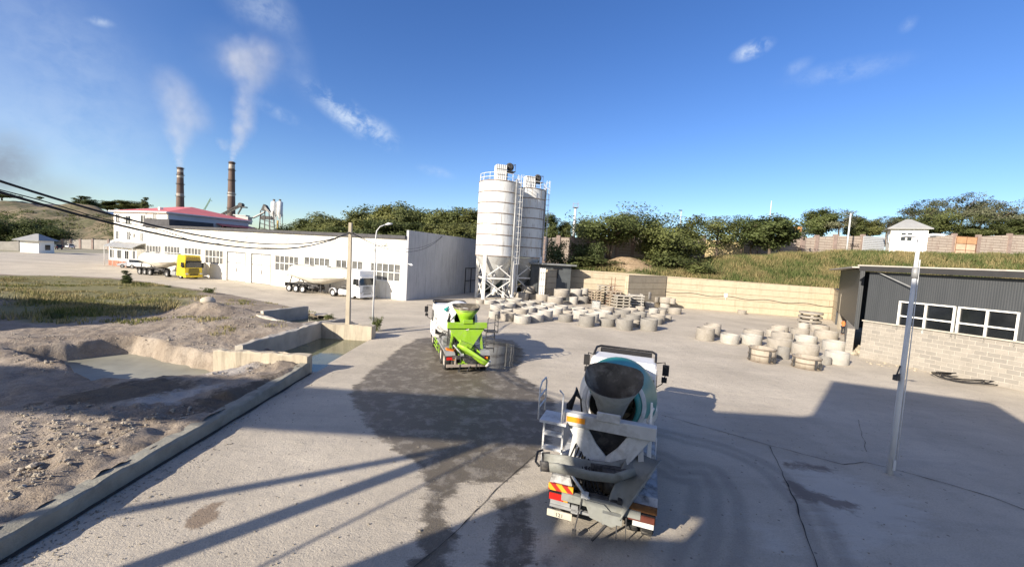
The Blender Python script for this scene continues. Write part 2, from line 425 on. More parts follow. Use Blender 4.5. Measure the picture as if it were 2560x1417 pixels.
base = t.mix(t.math('MULTIPLY', sf, .8), base, (.2, .145, .1))
pf = t.ramp(t.math('ADD', att('pud'), t.math('MULTIPLY', t.math('SUBTRACT', t.noise(t.mapping(tc, (.6, 2.4, 1)), .9, 5, .7), .5), 3.2)), -.02, .06)
base = t.mix(t.math('MULTIPLY', pf, .9), base, (.04, .04, .038))
t.link(base, b.inputs['Base Color'])
rg = t.mix(wf_, .92, .5); rg = t.mix(pf, rg, .04); t.link(rg, b.inputs['Roughness'])
bn = t.new('ShaderNodeBump'); bn.inputs['Distance'].default_value = .04; 
t.link(t.math('SUBTRACT', 1, pf), bn.inputs['Strength'])
t.link(t.math('ADD', t.math('MULTIPLY', n3, .5), n2), bn.inputs['Height']); t.link(bn.outputs[0], b.inputs['Normal'])
b.inputs['Specular IOR Level'].default_value = .3
zz = (vnoise(X, Y, .35, 3) - .5) * .03
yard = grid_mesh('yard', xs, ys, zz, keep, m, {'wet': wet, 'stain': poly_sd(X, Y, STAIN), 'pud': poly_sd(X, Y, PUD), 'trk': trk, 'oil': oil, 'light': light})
struct(yard)
# far ground out to the horizon, a step below the yard, open where the dirt lies
gm = mat('far_ground', (.3, .28, .21), .95, .25, .02, dirt=(.16, .18, .09), dirt_amt=.7, dirt_scale=.03)
g = MB()
for x0, x1, y0, y1 in ((-4000, 4000, 150, 5000), (-4000, -125, -600, 150), (85, 4000, -600, 150), (-125, 85, -600, 3)):
    g.add([(x0, y0, -.06), (x1, y0, -.06), (x1, y1, -.06), (x0, y1, -.06)], [(0, 1, 2, 3)])
struct(g.build('ground', gm))

# expansion joints and cracks: dark filled gaps lying just above the slab
JM = mat('joint_and_gap_shadow', (.06, .055, .048), .95, .3, 3)
def joint(pts, w):
    pts = [G(*p) for p in pts]; dense = []
    for a, c in zip(pts[:-1], pts[1:]):
        n = max(2, int((c - a).length / .25))
        dense += [a.lerp(c, k / n) for k in range(n)]
    dense.append(pts[-1]); mb = MB(); vs = []
    for i, p in enumerate(dense):
        d = (dense[min(i + 1, len(dense) - 1)] - dense[max(i - 1, 0)]).normalized(); nn = Vector((-d.y, d.x, 0))
        j = nn * (noise.noise(p * 1.7) * .05); ww = w * .62 * (.35 + 1.3 * abs(noise.noise(p * 2.3 + Vector((5, 1, 0)))))
        vs += [(p + j + nn * ww) + Vector((0, 0, .022)), (p + j - nn * ww) + Vector((0, 0, .022))]
    mb.add(vs, [(2 * i, 2 * i + 1, 2 * i + 3, 2 * i + 2) for i in range(len(dense) - 1)])
    return mb
J = MB()
for pts, w in (([(1655, 1038), (1780, 1072), (1925, 1114), (2110, 1162)], .028), ([(2110, 1162), (2160, 1155), (2225, 1170), (2350, 1205), (2480, 1243), (2600, 1290)], .035),
               ([(1925, 1116), (1955, 1180), (1990, 1260), (2015, 1340), (2045, 1430)], .03), ([(1350, 1126), (1250, 1215), (1150, 1320), (1040, 1417), (960, 1500)], .025),
               ([(2145, 1050), (2155, 1090), (2168, 1130)], .015), ([(940, 828), (1000, 822), (1060, 818)], .06), ([(560, 700), (740, 752), (900, 778), (1040, 788)], .03)):
    mb = joint(pts, w); J.add(mb.v, mb.f)
struct(J.build('expansion_joints', JM, fix=False))

# dirt lot beyond the kerb
xs = axis_pts(-97, -34, -10, -9.9, .5, .13); ys = axis_pts(3, 6, 30, 63, .3, .13)
xs = xs[xs <= -9.9]
X, Y = np.meshgrid(xs, ys)
sdD = poly_sd(X, Y, DIRT)
rough = .15 + .85 * sstep(9, 0, np.hypot((X + 14) / 1.4, (Y - 14)))
near = sstep(33, 20, Y)
z = .38 + (vnoise(X, Y, .12, 1) - .5) * .4 + (vnoise(X, Y, .5, 2) - .5) * .16 + (vnoise(X, Y, 2.2, 5, 4) - .5) * (.1 + .12 * near + .2 * near * sstep(-16, -12, X) * sstep(18, 13, Y))
z = z * sstep(-.3, 3.5, sdD + (Y < 30) * 3.2) + .0
mo = G(500, 800); mx, my = mo.x, mo.y + 1.2
rr = np.hypot((X - mx) / 1.9, (Y - my)) ; z += 1.0 * np.exp(-(rr / 1.4) ** 2) * (1 + .7 * (vnoise(X, Y, .9, 9) - .5)) + .3 * np.exp(-(rr / 2.2) ** 2) * (vnoise(X, Y, 2.4, 10, 3) - .3)
mo2 = G(380, 800)
z += .5 * np.exp(-(((X + 19) / 5) ** 2 + ((Y - 27.5) / 2.2) ** 2)) + .45 * sstep(1.2, 0, np.abs(X - (KX - .9))) * (Y > 15) * (Y < 19.6) * vnoise(X, Y, 1.2, 4)
z += .2 * np.exp(-((Y - 18.4 - .02 * (X + 20)) / .8) ** 2) * sstep(-12, -16, X) * (.5 + vnoise(X, Y, .9, 6))
sl = poly_sd(X, Y, SLURRY) + (vnoise(X, Y, .8, 11) - .5) * .9
z = z * (1 - sstep(-.1, .55, sl)) + (-.95) * sstep(-.1, .55, sl)
z += .3 * sstep(1.6, 0, np.abs(Y - 19.6)) * sstep(-10.8, -14.5, X) * sstep(-18, -15, X) * vnoise(X, Y, 1.4, 12)
z = np.where(poly_sd(X, Y, CANAL) > -.25, -.9, z)
z = np.where(poly_sd(X, Y, POND3) > -.1, -.8, z)
z = np.where(sdD < -.05, -.5, z)
GRASS = gp([(-40, 694), (150, 698), (300, 704), (430, 716), (540, 736), (470, 752), (500, 782), (420, 796), (300, 806), (160, 822), (-40, 812)])
gr = poly_sd(X, Y, GRASS)
damp = poly_sd(X, Y, gp([(60, 1040), (240, 985), (420, 960), (520, 985), (400, 1030), (200, 1055)]))
damp = np.maximum(damp, poly_sd(X, Y, gp([(430, 1040), (620, 985), (760, 930), (600, 1050), (480, 1075)])))
pale = np.maximum(poly_sd(X, Y, gp([(220, 1050), (500, 985), (590, 975), (430, 1040)])), poly_sd(X, Y, gp([(480, 945), (620, 925), (700, 920), (600, 960), (500, 965)])))
m = bpy.data.materials.new('dry_dirt'); t = NT(m); b = t.n['Principled BSDF']
tc = t.new('ShaderNodeTexCoord').outputs['Object']
n1 = t.noise(tc, .3, 6, .65, .3); n2 = t.noise(tc, 2.4, 7, .72); n3 = t.noise(tc, 14, 4, .7)
base = t.ramp(n1, .35, .68, (.24, .195, .15, 1), (.42, .362, .295, 1))
base = t.mix(t.math('MULTIPLY', t.ramp(n2, .48, .7), .65), base, (.15, .12, .095))
base = t.mix(t.math('MULTIPLY', t.ramp(n3, .5, .75), .4), base, (.46, .41, .34))
df = t.ramp(t.math('ADD', att('damp'), t.math('MULTIPLY', t.math('SUBTRACT', n2, .5), 2.4)), -.2, .4)
base = t.mix(t.math('MULTIPLY', df, .75), base, (.095, .08, .06))
pl = t.ramp(t.math('ADD', att('pale'), t.math('MULTIPLY', t.math('SUBTRACT', n2, .5), 2.6)), -.2, .5)
base = t.mix(t.math('MULTIPLY', pl, .8), base, (.56, .52, .46))
gf = t.ramp(t.math('ADD', att('grass'), t.math('MULTIPLY', t.math('SUBTRACT', n1, .5), 9)), -.8, 1.2)
base = t.mix(t.math('MULTIPLY', gf, .75), base, t.mix(t.ramp(n2, .35, .65), (.1, .12, .035), (.24, .22, .09)))
t.link(base, b.inputs['Base Color']); b.inputs['Roughness'].default_value = .95; b.inputs['Specular IOR Level'].default_value = .15
bn = t.new('ShaderNodeBump'); bn.inputs['Distance'].default_value = .11
t.link(t.math('ADD', n2, t.math('MULTIPLY', n3, .5)), bn.inputs['Height']); t.link(bn.outputs[0], b.inputs['Normal'])
dirt = grid_mesh('dirt_terrain', xs, ys, z, None, m, {'grass': gr, 'damp': damp, 'pale': pale}); struct(dirt)
_dx, _dy, _dz = xs, ys, z
def dirt_z(x, y):
    i = int(np.clip(np.searchsorted(_dx, x), 1, len(_dx) - 1)); j = int(np.clip(np.searchsorted(_dy, y), 1, len(_dy) - 1))
    return float(_dz[j, i])

def water(name, poly, zz, col, rough):
    mm = mat(name + '_surface', col, rough, .2, .6, spec=.5, dirt=tuple(min(1, c * 1.35) for c in col), dirt_amt=.6, dirt_scale=.4)
    mb = MB(); mb.add([(x, y, zz) for x, y in poly], [tuple(range(len(poly)))])
    o = mb.build(name, mm); return struct(o)
cx_, cy_ = np.mean([p[0] for p in SLURRY]), np.mean([p[1] for p in SLURRY])
water('slurry_water', [(cx_ + (x - cx_) * 1.06, cy_ + (y - cy_) * 1.06) for x, y in SLURRY], -.5, (.27, .265, .21), .5)
water('canal_water', [(KX - 3.9, 19.9), (KX + 3.4, 19.9), (KX + 3.4, 28.9), (KX - 3.9, 28.9)], -.13, (.14, .145, .085), .06)
water('basin_water', POND3, -.35, (.13, .135, .09), .08)

# concrete kerb and basin walls (each one thing)
def rough_wall(name, p, q, w, z0, z1, label, m=CONC, amp=.03, n=None, cat='wall', group=None, z1b=None):
    """long cast block from p to q with chipped upper edges"""
    p, q = Vector((*p, 0)), Vector((*q, 0)); d = (q - p); L = d.length; d.normalize(); nn = Vector((-d.y, d.x, 0))
    n = n or max(3, int(L / .3)); rings = []
    for i in range(n + 1):
        c = p.lerp(q, i / n); zt = z1 + ((z1b - z1) * i / n if z1b is not None else 0)
        def k(s): return noise.noise(c * 1.3 + Vector((s, s * 2.1, 0))) * amp + noise.noise(c * 5 + Vector((s * 3, s, 2))) * amp * .7
        rings.append([c - nn * (w / 2) + Vector((0, 0, z0)), c - nn * (w / 2 + k(1) * .6) + Vector((0, 0, zt - .04 + k(2))),
                      c - nn * (w / 2 - .05) + Vector((0, 0, zt + k(3))), c + nn * (w / 2 - .05) + Vector((0, 0, zt + k(4))),
                      c + nn * (w / 2 + k(5) * .6) + Vector((0, 0, zt - .04 + k(6))), c + nn * (w / 2) + Vector((0, 0, z0))])
    o = MB().loft(rings, smooth=False).build(name, m); return tag(o, label, cat, group)
kb = MB(); rings = []
kp = [Vector((x - .24, y, 0)) for x, y in KERB]
dense = []
for a, c in zip(kp[:-1], kp[1:]):
    n = max(2, int((c - a).length / .22)); dense += [a.lerp(c, k / n) for k in range(n)]
dense.append(kp[-1])
for i, c in enumerate(dense):
    k = lambda s: noise.noise(c * 1.5 + Vector((s, s, 0))) * .045 + noise.noise(c * 6 + Vector((s, 3, 0))) * .025
    top = .45 + .12 * max(0, (c.y - 17) / 3)
    rings.append([c + Vector((-.24, 0, -.2)), c + Vector((-.24 + k(1), 0, top - .05 + k(2))), c + Vector((-.18, 0, top + k(3))),
                  c + Vector((.18 + k(7), 0, top + k(4))), c + Vector((.235 + k(5), 0, top - .07 + k(6))), c + Vector((.24, 0, -.2))])
kb.loft(rings, smooth=False)
KERBM = mat('kerb_concrete', (.3, .29, .24), .95, .16, 1.6, bump=.02, bscale=14, dirt=(.16, .15, .125), dirt_amt=.6, dirt_scale=1.4)
kstrip = MB(); gv = []  # dark strip at the kerb foot: gap and deep shadow painted together
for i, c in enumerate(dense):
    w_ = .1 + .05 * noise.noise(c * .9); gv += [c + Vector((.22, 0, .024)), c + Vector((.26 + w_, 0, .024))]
kstrip.add(gv, [(2 * i, 2 * i + 1, 2 * i + 3, 2 * i + 2) for i in range(len(dense) - 1)]); struct(kstrip.build('kerb_gap_shadow', JM, fix=False))
tag(kb.build('kerb_wall', KERBM), 'long low chipped concrete kerb wall edging the dirt lot', 'kerb')
fw0 = G(543, 872, .85); CW = 'concrete walls of the settling basins'
rough_wall('basin_wall', (fw0.x, fw0.y), (KX - .02, 19.95), .45, -.9, .82, 'cream concrete basin wall with a squared end post beside the kerb corner', CONC_W, .13, group=CW, z1b=.95)
lw0 = G(598, 865, .95)
rough_wall('basin_wall', (lw0.x, lw0.y), (KX - 3.75, 28.5), .45, -.9, 1.0, 'grey basin wall with a crumbling top along the long green canal', CONC, .09, group=CW)
rough_wall('basin_wall', (KX - 3.6, 28.85), (KX + .15, 28.75), .8, -.9, .95, 'thick cream concrete block closing the canal under the square pole', CONC_W, .09, group=CW)
a = gp([(655, 778), (768, 766)], .75)
rough_wall('basin_wall', a[0], a[1], .35, -.8, .8, 'far grey wall of the small basin nearest the warehouse', CONC, .04, group=CW)
a = gp([(645, 786), (742, 812)], .6)
rough_wall('basin_wall', a[0], a[1], .35, -.8, .6, 'pale rubble-edged wall on the left side of the small basin', CONC, .08, group=CW)
a = gp([(742, 812), (862, 796)], .6)
rough_wall('basin_wall', a[0], a[1], .35, -.8, .62, 'grey wall between the small basin and the concrete pole', CONC, .05, group=CW)
# ------------------------------------------------------------------ warehouse, local x along the long front wall (leftwards), y into the depth
WC = G(1010, 751)
da = Vector((-.929, .371, 0)); db = Vector((.371, .929, 0))
RW = math.atan2(da.y, da.x)                      # local +x -> da ; local -y -> db  (right-handed: y = z x x)
# with x = da, the local y axis is z x da = (-.371,-.929) = -db, so depth is negative y
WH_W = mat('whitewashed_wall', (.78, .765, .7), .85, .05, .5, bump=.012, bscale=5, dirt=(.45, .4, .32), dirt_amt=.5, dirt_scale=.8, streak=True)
WH_E = mat('shaded_panel_wall', (.42, .43, .45), .85, .06, .5, dirt=(.22, .23, .25), dirt_amt=.5, dirt_scale=1.0, streak=True, bump=.006)  # whitewash greyed for the end wall: shade put into the colour
ROOF_D = mat('dark_roofing', (.075, .075, .08), .85, .2, 1.5)
MET_D = mat('dark_grey_frame', (.09, .095, .1), .6, .2, 2)
W_FR = mat('white_window_frame', (.78, .78, .74), .5, .04, 2)
PANE = mat('pale_window_pane', (.13, .132, .128), .12, .45, .9, spec=.6)
wh = thing('warehouse', 'long white warehouse with multi-pane windows and two tall panelled doors', 'warehouse', WC, RW)
LEN, DEP, EH = 57.5, 27, 8.0
def wsz(x, y): return onplane(x, y, (WC.x, WC.y), (da.x, da.y))
mb = MB()
wins = [((365, 612), (402, 637)), ((411, 614), (449, 640)), ((461, 618), (502, 643)), ((513, 623), (557, 653)), ((688, 637), (745, 671)),
        ((761, 641), (823, 668)), ((840, 648), (906, 673)), ((927, 655), (999, 696))]
wr = []
for (a, b_) in wins:
    s0, z0 = wsz(*b_); s1, z1 = wsz(*a); z0b = z1 - 2.35; wr.append((min(s0, s1), max(s0, s1), z0b, z1))
drs = []
for a, b_, in (((568, 640), (612, 703)), ((629, 645), (675, 712))):
    s1, z1 = wsz(*a); s0, z0 = wsz(*b_); drs.append((s0, s1, 0, 4.6))
# front wall built around its openings
xsb = sorted({0, LEN} | {v for w_ in wr + drs for v in w_[:2]})
for x0, x1 in zip(xsb[:-1], xsb[1:]):
    op = [w_ for w_ in wr + drs if w_[0] <= x0 + .01 and w_[1] >= x1 - .01]
    if not op: mb.bb(x0, x1, -.4, 0, 0, EH)
    else:
        _, _, z0, z1 = op[0]
        if z0 > .1: mb.bb(x0, x1, -.4, 0, 0, z0)
        mb.bb(x0, x1, -.4, 0, z1, EH)
wall = mb.build('front_wall', WH_W, wh)
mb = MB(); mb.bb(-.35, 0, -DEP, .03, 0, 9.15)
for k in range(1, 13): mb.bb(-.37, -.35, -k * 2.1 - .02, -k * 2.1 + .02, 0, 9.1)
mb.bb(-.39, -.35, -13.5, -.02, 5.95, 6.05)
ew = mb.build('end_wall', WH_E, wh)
mb = MB(); mb.bb(0, LEN, -DEP, -DEP + .3, 0, EH + .6); mb.bb(LEN - .3, LEN, -DEP + .3, -.4, 0, EH); mb.build('rear_wall', WH_W, wh)
mb = MB(); mb.add([(0.0, .35, EH), (LEN + .3, .35, EH), (LEN + .3, -DEP, EH + .75), (0.0, -DEP, EH + .75),
                   (0.0, .35, EH + .42), (LEN + .3, .35, EH + .42), (LEN + .3, -DEP, EH + 1.15), (0.0, -DEP, EH + 1.15)],
                  [(0, 1, 2, 3), (4, 5, 6, 7), (0, 1, 5, 4), (2, 3, 7, 6), (1, 2, 6, 5), (0, 3, 7, 4)])
mb.bb(50, LEN + .2, -7, .3, EH + .45, EH + 1.5)
mb.build('roof', ROOF_D, wh)
mb = MB()
for s in range(3, 57, 9): mb.bar((s, .03, 7.3), (s + .7, .18, 6.9), .04)
mb.tube([(k * 2.0, .04, 7.0 + .12 * math.sin(k * 1.7)) for k in range(29)], .018, 5); mb.build('wall_cable', MET_D, wh)
for (x0, x1, z0, z1) in wr:
    fr = MB(); n = 5
    for k in range(n + 1):
        xx = x0 + (x1 - x0) * k / n; fr.bb(xx - .055, xx + .055, -.2, -.06, z0, z1)
    for zz_ in (z0 + .05, (z0 + z1) / 2, z1 - .05): fr.bb(x0, x1, -.19, -.07, zz_ - .05, zz_ + .05)
    fr.bb(x0 - .08, x1 + .08, -.05, .06, z0 - .1, z0)
    w_ = fr.build('window', W_FR, wh)
    pn = MB()
    for k in range(n):
        for r_ in range(2):
            xa = x0 + (x1 - x0) * k / n; zz0 = z0 + (z1 - z0) * r_ / 2; tl = random.uniform(-.03, .03)
            pn.add([(xa, -.15 + tl, zz0), (xa + (x1 - x0) / n, -.15 - tl, zz0), (xa + (x1 - x0) / n, -.15 - tl, zz0 + (z1 - z0) / 2), (xa, -.15 + tl, zz0 + (z1 - z0) / 2)], [(0, 1, 2, 3)])
    pn.build('pane', PANE, w_, fix=False)
DOORP = mat('off_white_door', (.74, .73, .68), .7, .06, .8, dirt=(.42, .38, .3), dirt_amt=.45, dirt_scale=1.2, streak=True)
for (x0, x1, z0, z1) in drs:
    d = MB(); mid = (x0 + x1) / 2
    for a, c in ((x0 + .04, mid - .04), (mid + .04, x1 - .04)):
        d.bb(a, c, -.2, -.1, .08, z1 - 1.75); d.bb(a, c, -.2, -.1, z1 - 1.62, z1 - .1)
    dd = d.build('door', DOORP, wh)
    f = MB(); f.bb(x0, x1, -.3, -.22, 0, z1); f.bb(x0 - .12, x0, -.1, .05, 0, z1 + .15); f.bb(x1, x1 + .12, -.1, .05, 0, z1 + .15); f.bb(x0, x1, -.1, .05, z1, z1 + .15)
    f.build('door_frame', MET_D if False else GREY_STEEL, dd)
    h = MB(); h.bb(mid - .1, mid - .04, -.1, -.02, 1.5, 2.1); h.build('handle', DARK_STEEL, dd)
# end wall gate frame and lamps
g_ = MB()
for y0 in (-15.6, -17.6, -19.6): g_.bb(-.47, -.38, y0 - .06, y0 + .06, 0, 4.2)
for z_ in (2.1, 4.2): g_.bb(-.48, -.39, -19.8, -15.5, z_ - .06, z_ + .06)
g_.build('gate_frame', DARK_STEEL, wh)
l_ = MB(); l_.bb(-.9, -.36, -.2, -.05, 4.75, 4.85); l_.box((-.85, -.12, 4.7), (.35, .2, .12)); l_.build('wall_lamp', W_CLEAN, wh)

# ------------------------------------------------------------------ office block behind the warehouse
OC = Vector((-65.8, 76.2, 0))
ob = thing('office_building', 'white three-storey office block with a red hipped metal roof', 'building', OC, RW)
CREAM = mat('cream_render', (.83, .81, .74), .85, .03, .4, dirt=(.6, .56, .5), dirt_amt=.2, dirt_scale=.6)
CREAM_SHADE = mat('shaded_render', (.62, .63, .64), .85, .04, .5)
REDROOF = mat('red_metal_roof', (.62, .17, .15), .45, .12, .6, spec=.4)
BRICKP = mat('red_brick_plinth', (.34, .16, .11), .9, .2, 2)
OL, OD, OH = 18.5, 15.5, 11.1
mb = MB(); mb.bb(0, OL, -OD, 0, 0, OH); mb.build('wall', CREAM, ob)
mb = MB(); mb.bb(-.04, 0, -OD + .05, -.1, 0, OH - .12); mb.build('side_shade', CREAM_SHADE, ob)  # thin sheet greying the side face, its shade put into the colour
mb = MB(); e = .55; rx0, rx1 = 6.5, OL - 6.5
v = [(-e, e, OH), (OL + e, e, OH), (OL + e, -OD - e, OH), (-e, -OD - e, OH), (rx0 - 1, -8.5, OH + 2.3), (rx1 + 1, -8.5, OH + 2.3)]
v = [(-e, e, OH), (OL + e, e, OH), (OL + e, -OD - e, OH), (-e, -OD - e, OH), (6.5, -OD / 2, OH + 1.9), (OL - 6.5, -OD / 2, OH + 1.9)]
mb.add(v, [(0, 1, 5, 4), (1, 2, 5), (2, 3, 4, 5), (3, 0, 4), (3, 2, 1, 0)]); rf = mb.build('roof', REDROOF, ob)
mb = MB(); mb.bb(-e, OL + e, e - .08, e + .08, OH - .22, OH); mb.bb(-e - .08, -e + .08, -OD - e, e, OH - .22, OH); mb.build('gutter', W_FR, ob)
mb = MB(); mb.bb(6.6, 7.2, -2.6, -2.0, OH + .2, OH + 1.1); mb.build('chimney', CREAM, rf)
def osz(x, y): return onplane(x, y, (OC.x, OC.y), (da.x, da.y))
pv = MB()
for x in (-.0, 6.9): pv = MB(); pv.cyl((x + .15, .12, 0), (x + .15, .12, OH - .2), .07, None, 8); pv.build('downpipe', W_FR, ob)
for px in ((291, 299, 541, 556), (315, 328, 544, 561), (353, 366, 543, 560), (384, 391, 544, 556), (290, 298, 583, 598), (319, 328, 584, 600), (352, 359, 588, 604), (289, 297, 621, 637), (317, 327, 622, 639), (353, 359, 627, 642)):
    s0, z1 = osz(px[1], px[2]); s1, z0 = osz(px[0], px[3])
    s0, s1 = min(s0, s1), max(s0, s1); z1 = z0 + 1.75
    f = MB(); mid = (s0 + s1) / 2
    for xx in (s0, mid, s1): f.bb(xx - .06, xx + .06, 0, .1, z0, z1)
    for z_ in (z0, z1): f.bb(s0 - .06, s1 + .06, 0, .09, z_ - .06, z_ + .06)
    w_ = f.build('window', W_FR, ob)
    p_ = MB(); p_.bb(s0, s1, .005, .03, z0, z1); p_.build('pane', GLASS, w_)
for px, y, big in ((318, 546, 1), (377, 548, 1), (334, 587, 0)):
    s, z_ = osz(px, y); a_ = MB(); a_.bb(s - .45, s + .45, .05, .4, z_ - .32, z_ + .3); ac = a_.build('air_conditioner', W_FR if not big else GREY_STEEL, ob)
    a_ = MB(); a_.cyl((s + .1, .4, z_), (s + .1, .43, z_), .24, None, 14); a_.build('fan_grille', DARK_STEEL, ac)
dsh = MB(); s, z_ = osz(294, 607)
Md = Matrix.Translation((s, .9, z_)) @ Matrix.Rotation(R(-65), 4, 'X')
dsh.lathe([(.02, -.22), (.4, -.16), (.75, 0)], 18, Md); dsh.bar((s, .1, z_ - .3), (s, .9, z_ - .1), .08); dsh.build('satellite_dish', GREY_STEEL, ob)
# side face windows
for y0, wd in ((-3.0, 1.7), (-9.6, 1.0), (-12.0, 1.4)):
    f = MB(); f.bb(-.1, -.04, y0 - wd, y0, 8.0, 9.6); w_ = f.build('window', MET_D, ob); p_ = MB(); p_.bb(-.13, -.1, y0 - wd + .1, y0 - .1, 8.1, 9.5); p_.build('pane', GLASS, w_)
aw = MB(); aw.add([(-.05, -8.5, 9.75), (-2.2, -8.5, 9.3), (-2.2, -15.8, 9.3), (-.05, -15.8, 9.75), (-.05, -8.5, 9.85), (-2.2, -8.5, 9.4), (-2.2, -15.8, 9.4), (-.05, -15.8, 9.85)], [(0, 1, 2, 3), (4, 5, 6, 7), (0, 1, 5, 4), (1, 2, 6, 5), (2, 3, 7, 6), (3, 0, 4, 7)])
for y0 in (-8.6, -15.6): aw.bb(-2.15, -2.05, y0 - .05, y0 + .05, 6, 9.3)
aw.build('awning', REDROOF, ob)
# entrance porch
mb = MB(); mb.bb(7.0, 16.6, 0.01, 1.6, 1.1, 3.7); pw = mb.build('porch', CREAM, ob)
mb = MB(); mb.bb(6.95, 16.65, .02, 1.66, 0, 1.1); mb.build('plinth', BRICKP, pw)
mb = MB(); mb.bb(7.4, 8.4, 1.6, 1.66, 1.1, 3.3); mb.build('door', MET_D, pw)
mb = MB()
for k in range(8):
    a0, a1 = k / 8, (k + 1) / 8; f = lambda u: (2.5 * u, 3.65 + 1.15 * math.cos(u * 1.45))
    (ya, za), (yb, zb) = f(a0), f(a1)
    mb.add([(6.4, ya, za), (16.6, ya, za), (16.6, yb, zb), (6.4, yb, zb), (6.4, ya, za + .1), (16.6, ya, za + .1), (16.6, yb, zb + .1), (6.4, yb, zb + .1)],
           [(0, 1, 2, 3), (4, 5, 6, 7), (0, 3, 7, 4), (1, 2, 6, 5), (0, 1, 5, 4), (2, 3, 7, 6)])
mb.build('porch_roof', GREY_STEEL, pw)
mb = MB()
for x in (6.6, 10, 13.4, 16.4): mb = MB(); mb.cyl((x, 2.4, 0), (x, 2.4, 3.8), .06, None, 8); mb.build('post', W_FR, pw)
for x in (9.4, 12.0, 14.6):
    f = MB(); f.bb(x, x + 1.5, 1.6, 1.68, 1.5, 3.3); w_ = f.build('window', W_FR, pw); p_ = MB(); p_.bb(x + .1, x + .7, 1.68, 1.7, 1.6, 3.2); p_.bb(x + .8, x + 1.4, 1.68, 1.7, 1.6, 3.2); p_.build('pane', GLASS, w_)

# ------------------------------------------------------------------ hillside and retaining wall on the right
Wa = P(1418, 690, 67.5); Wa.z = 0; Wb = P(2083, 760, 60.0); Wb.z = 0
wd_ = (Wb - Wa).normalized(); wn_ = Vector((-wd_.y, wd_.x, 0)); WL = (Wb - Wa).length
def ztop(x, y):
    """height of the hilltop for a world position, from the fence line seen in the photo"""
    X_ = x / max(y, 1) * 80
    return float(np.interp(X_, [-8, 6, 14, 34, 64, 90, 110, 140], [2.0, 5.2, 6.2, 7.6, 10.7, 11.3, 11.7, 12]))
ss = np.concatenate([np.arange(-26, WL + 14, .8), np.arange(WL + 14, 120, 2.5)]); dd_ = np.concatenate([np.arange(0, 24, .6), np.arange(24, 90, 4)])
S_, D_ = np.meshgrid(ss, dd_)
HX = Wa.x + wd_.x * S_ + wn_.x * D_; HY = Wa.y + wd_.y * S_ + wn_.y * D_
zt = np.vectorize(ztop)(HX, HY)
fr_ = sstep(0, 16, D_) * .75 + .25 * np.clip(D_ / 16, 0, 1)
z0_ = np.interp(S_, [-26, -9, -3, 0, 200], [0, 1.5, 4.2, 4.5, 4.3])
HZ = z0_ + np.maximum(zt - z0_, 0) * fr_ + (vnoise(HX, HY, .3, 21) - .5) * .9 * sstep(0, 3, D_) + (vnoise(HX, HY, 1.2, 22) - .5) * .3
mp = P(1560, 660, 74); bare = np.exp(-(((S_ - (Vector((mp.x, mp.y, 0)) - Wa).dot(wd_)) / 5.2) ** 2 + ((D_ - 6.5) / 5.5) ** 2))
HZ += 2.1 * bare
m = bpy.data.materials.new('hillside_soil'); t = NT(m); b = t.n['Principled BSDF']; tc = t.new('ShaderNodeTexCoord').outputs['Object']
n1 = t.noise(tc, .25, 6, .65, .3); n2 = t.noise(tc, 1.8, 6, .7)
base = t.mix(t.ramp(n1, .4, .6), (.1, .115, .035), (.26, .215, .1))
base = t.mix(t.math('MULTIPLY', t.ramp(n2, .45, .7), .5), base, (.16, .14, .06))
bf = t.ramp(t.math('ADD', att('bare'), t.math('MULTIPLY', t.math('SUBTRACT', n2, .5), .8)), .3, .5)
base = t.mix(bf, base, t.mix(t.ramp(n2, .35, .65), (.27, .185, .11), (.47, .36, .23)))
t.link(base, b.inputs['Base Color']); b.inputs['Roughness'].default_value = .95
bn = t.new('ShaderNodeBump'); bn.inputs['Distance'].default_value = .15; t.link(n2, bn.inputs['Height']); t.link(bn.outputs[0], b.inputs['Normal'])
struct(grid_mesh('hillside', ss, dd_, HZ, None, m, {'bare': bare}, XY=(HX, HY)))
def hill_z(s, d):
    i = int(np.clip(np.searchsorted(ss, s), 0, len(ss) - 1)); j = int(np.clip(np.searchsorted(dd_, d), 0, len(dd_) - 1)); return float(HZ[j, i])
def sd_of(p): q = Vector((p[0], p[1], 0)) - Wa; return q.dot(wd_), q.dot(wn_)
def hz_at(x, y): return hill_z(*sd_of((x, y)))

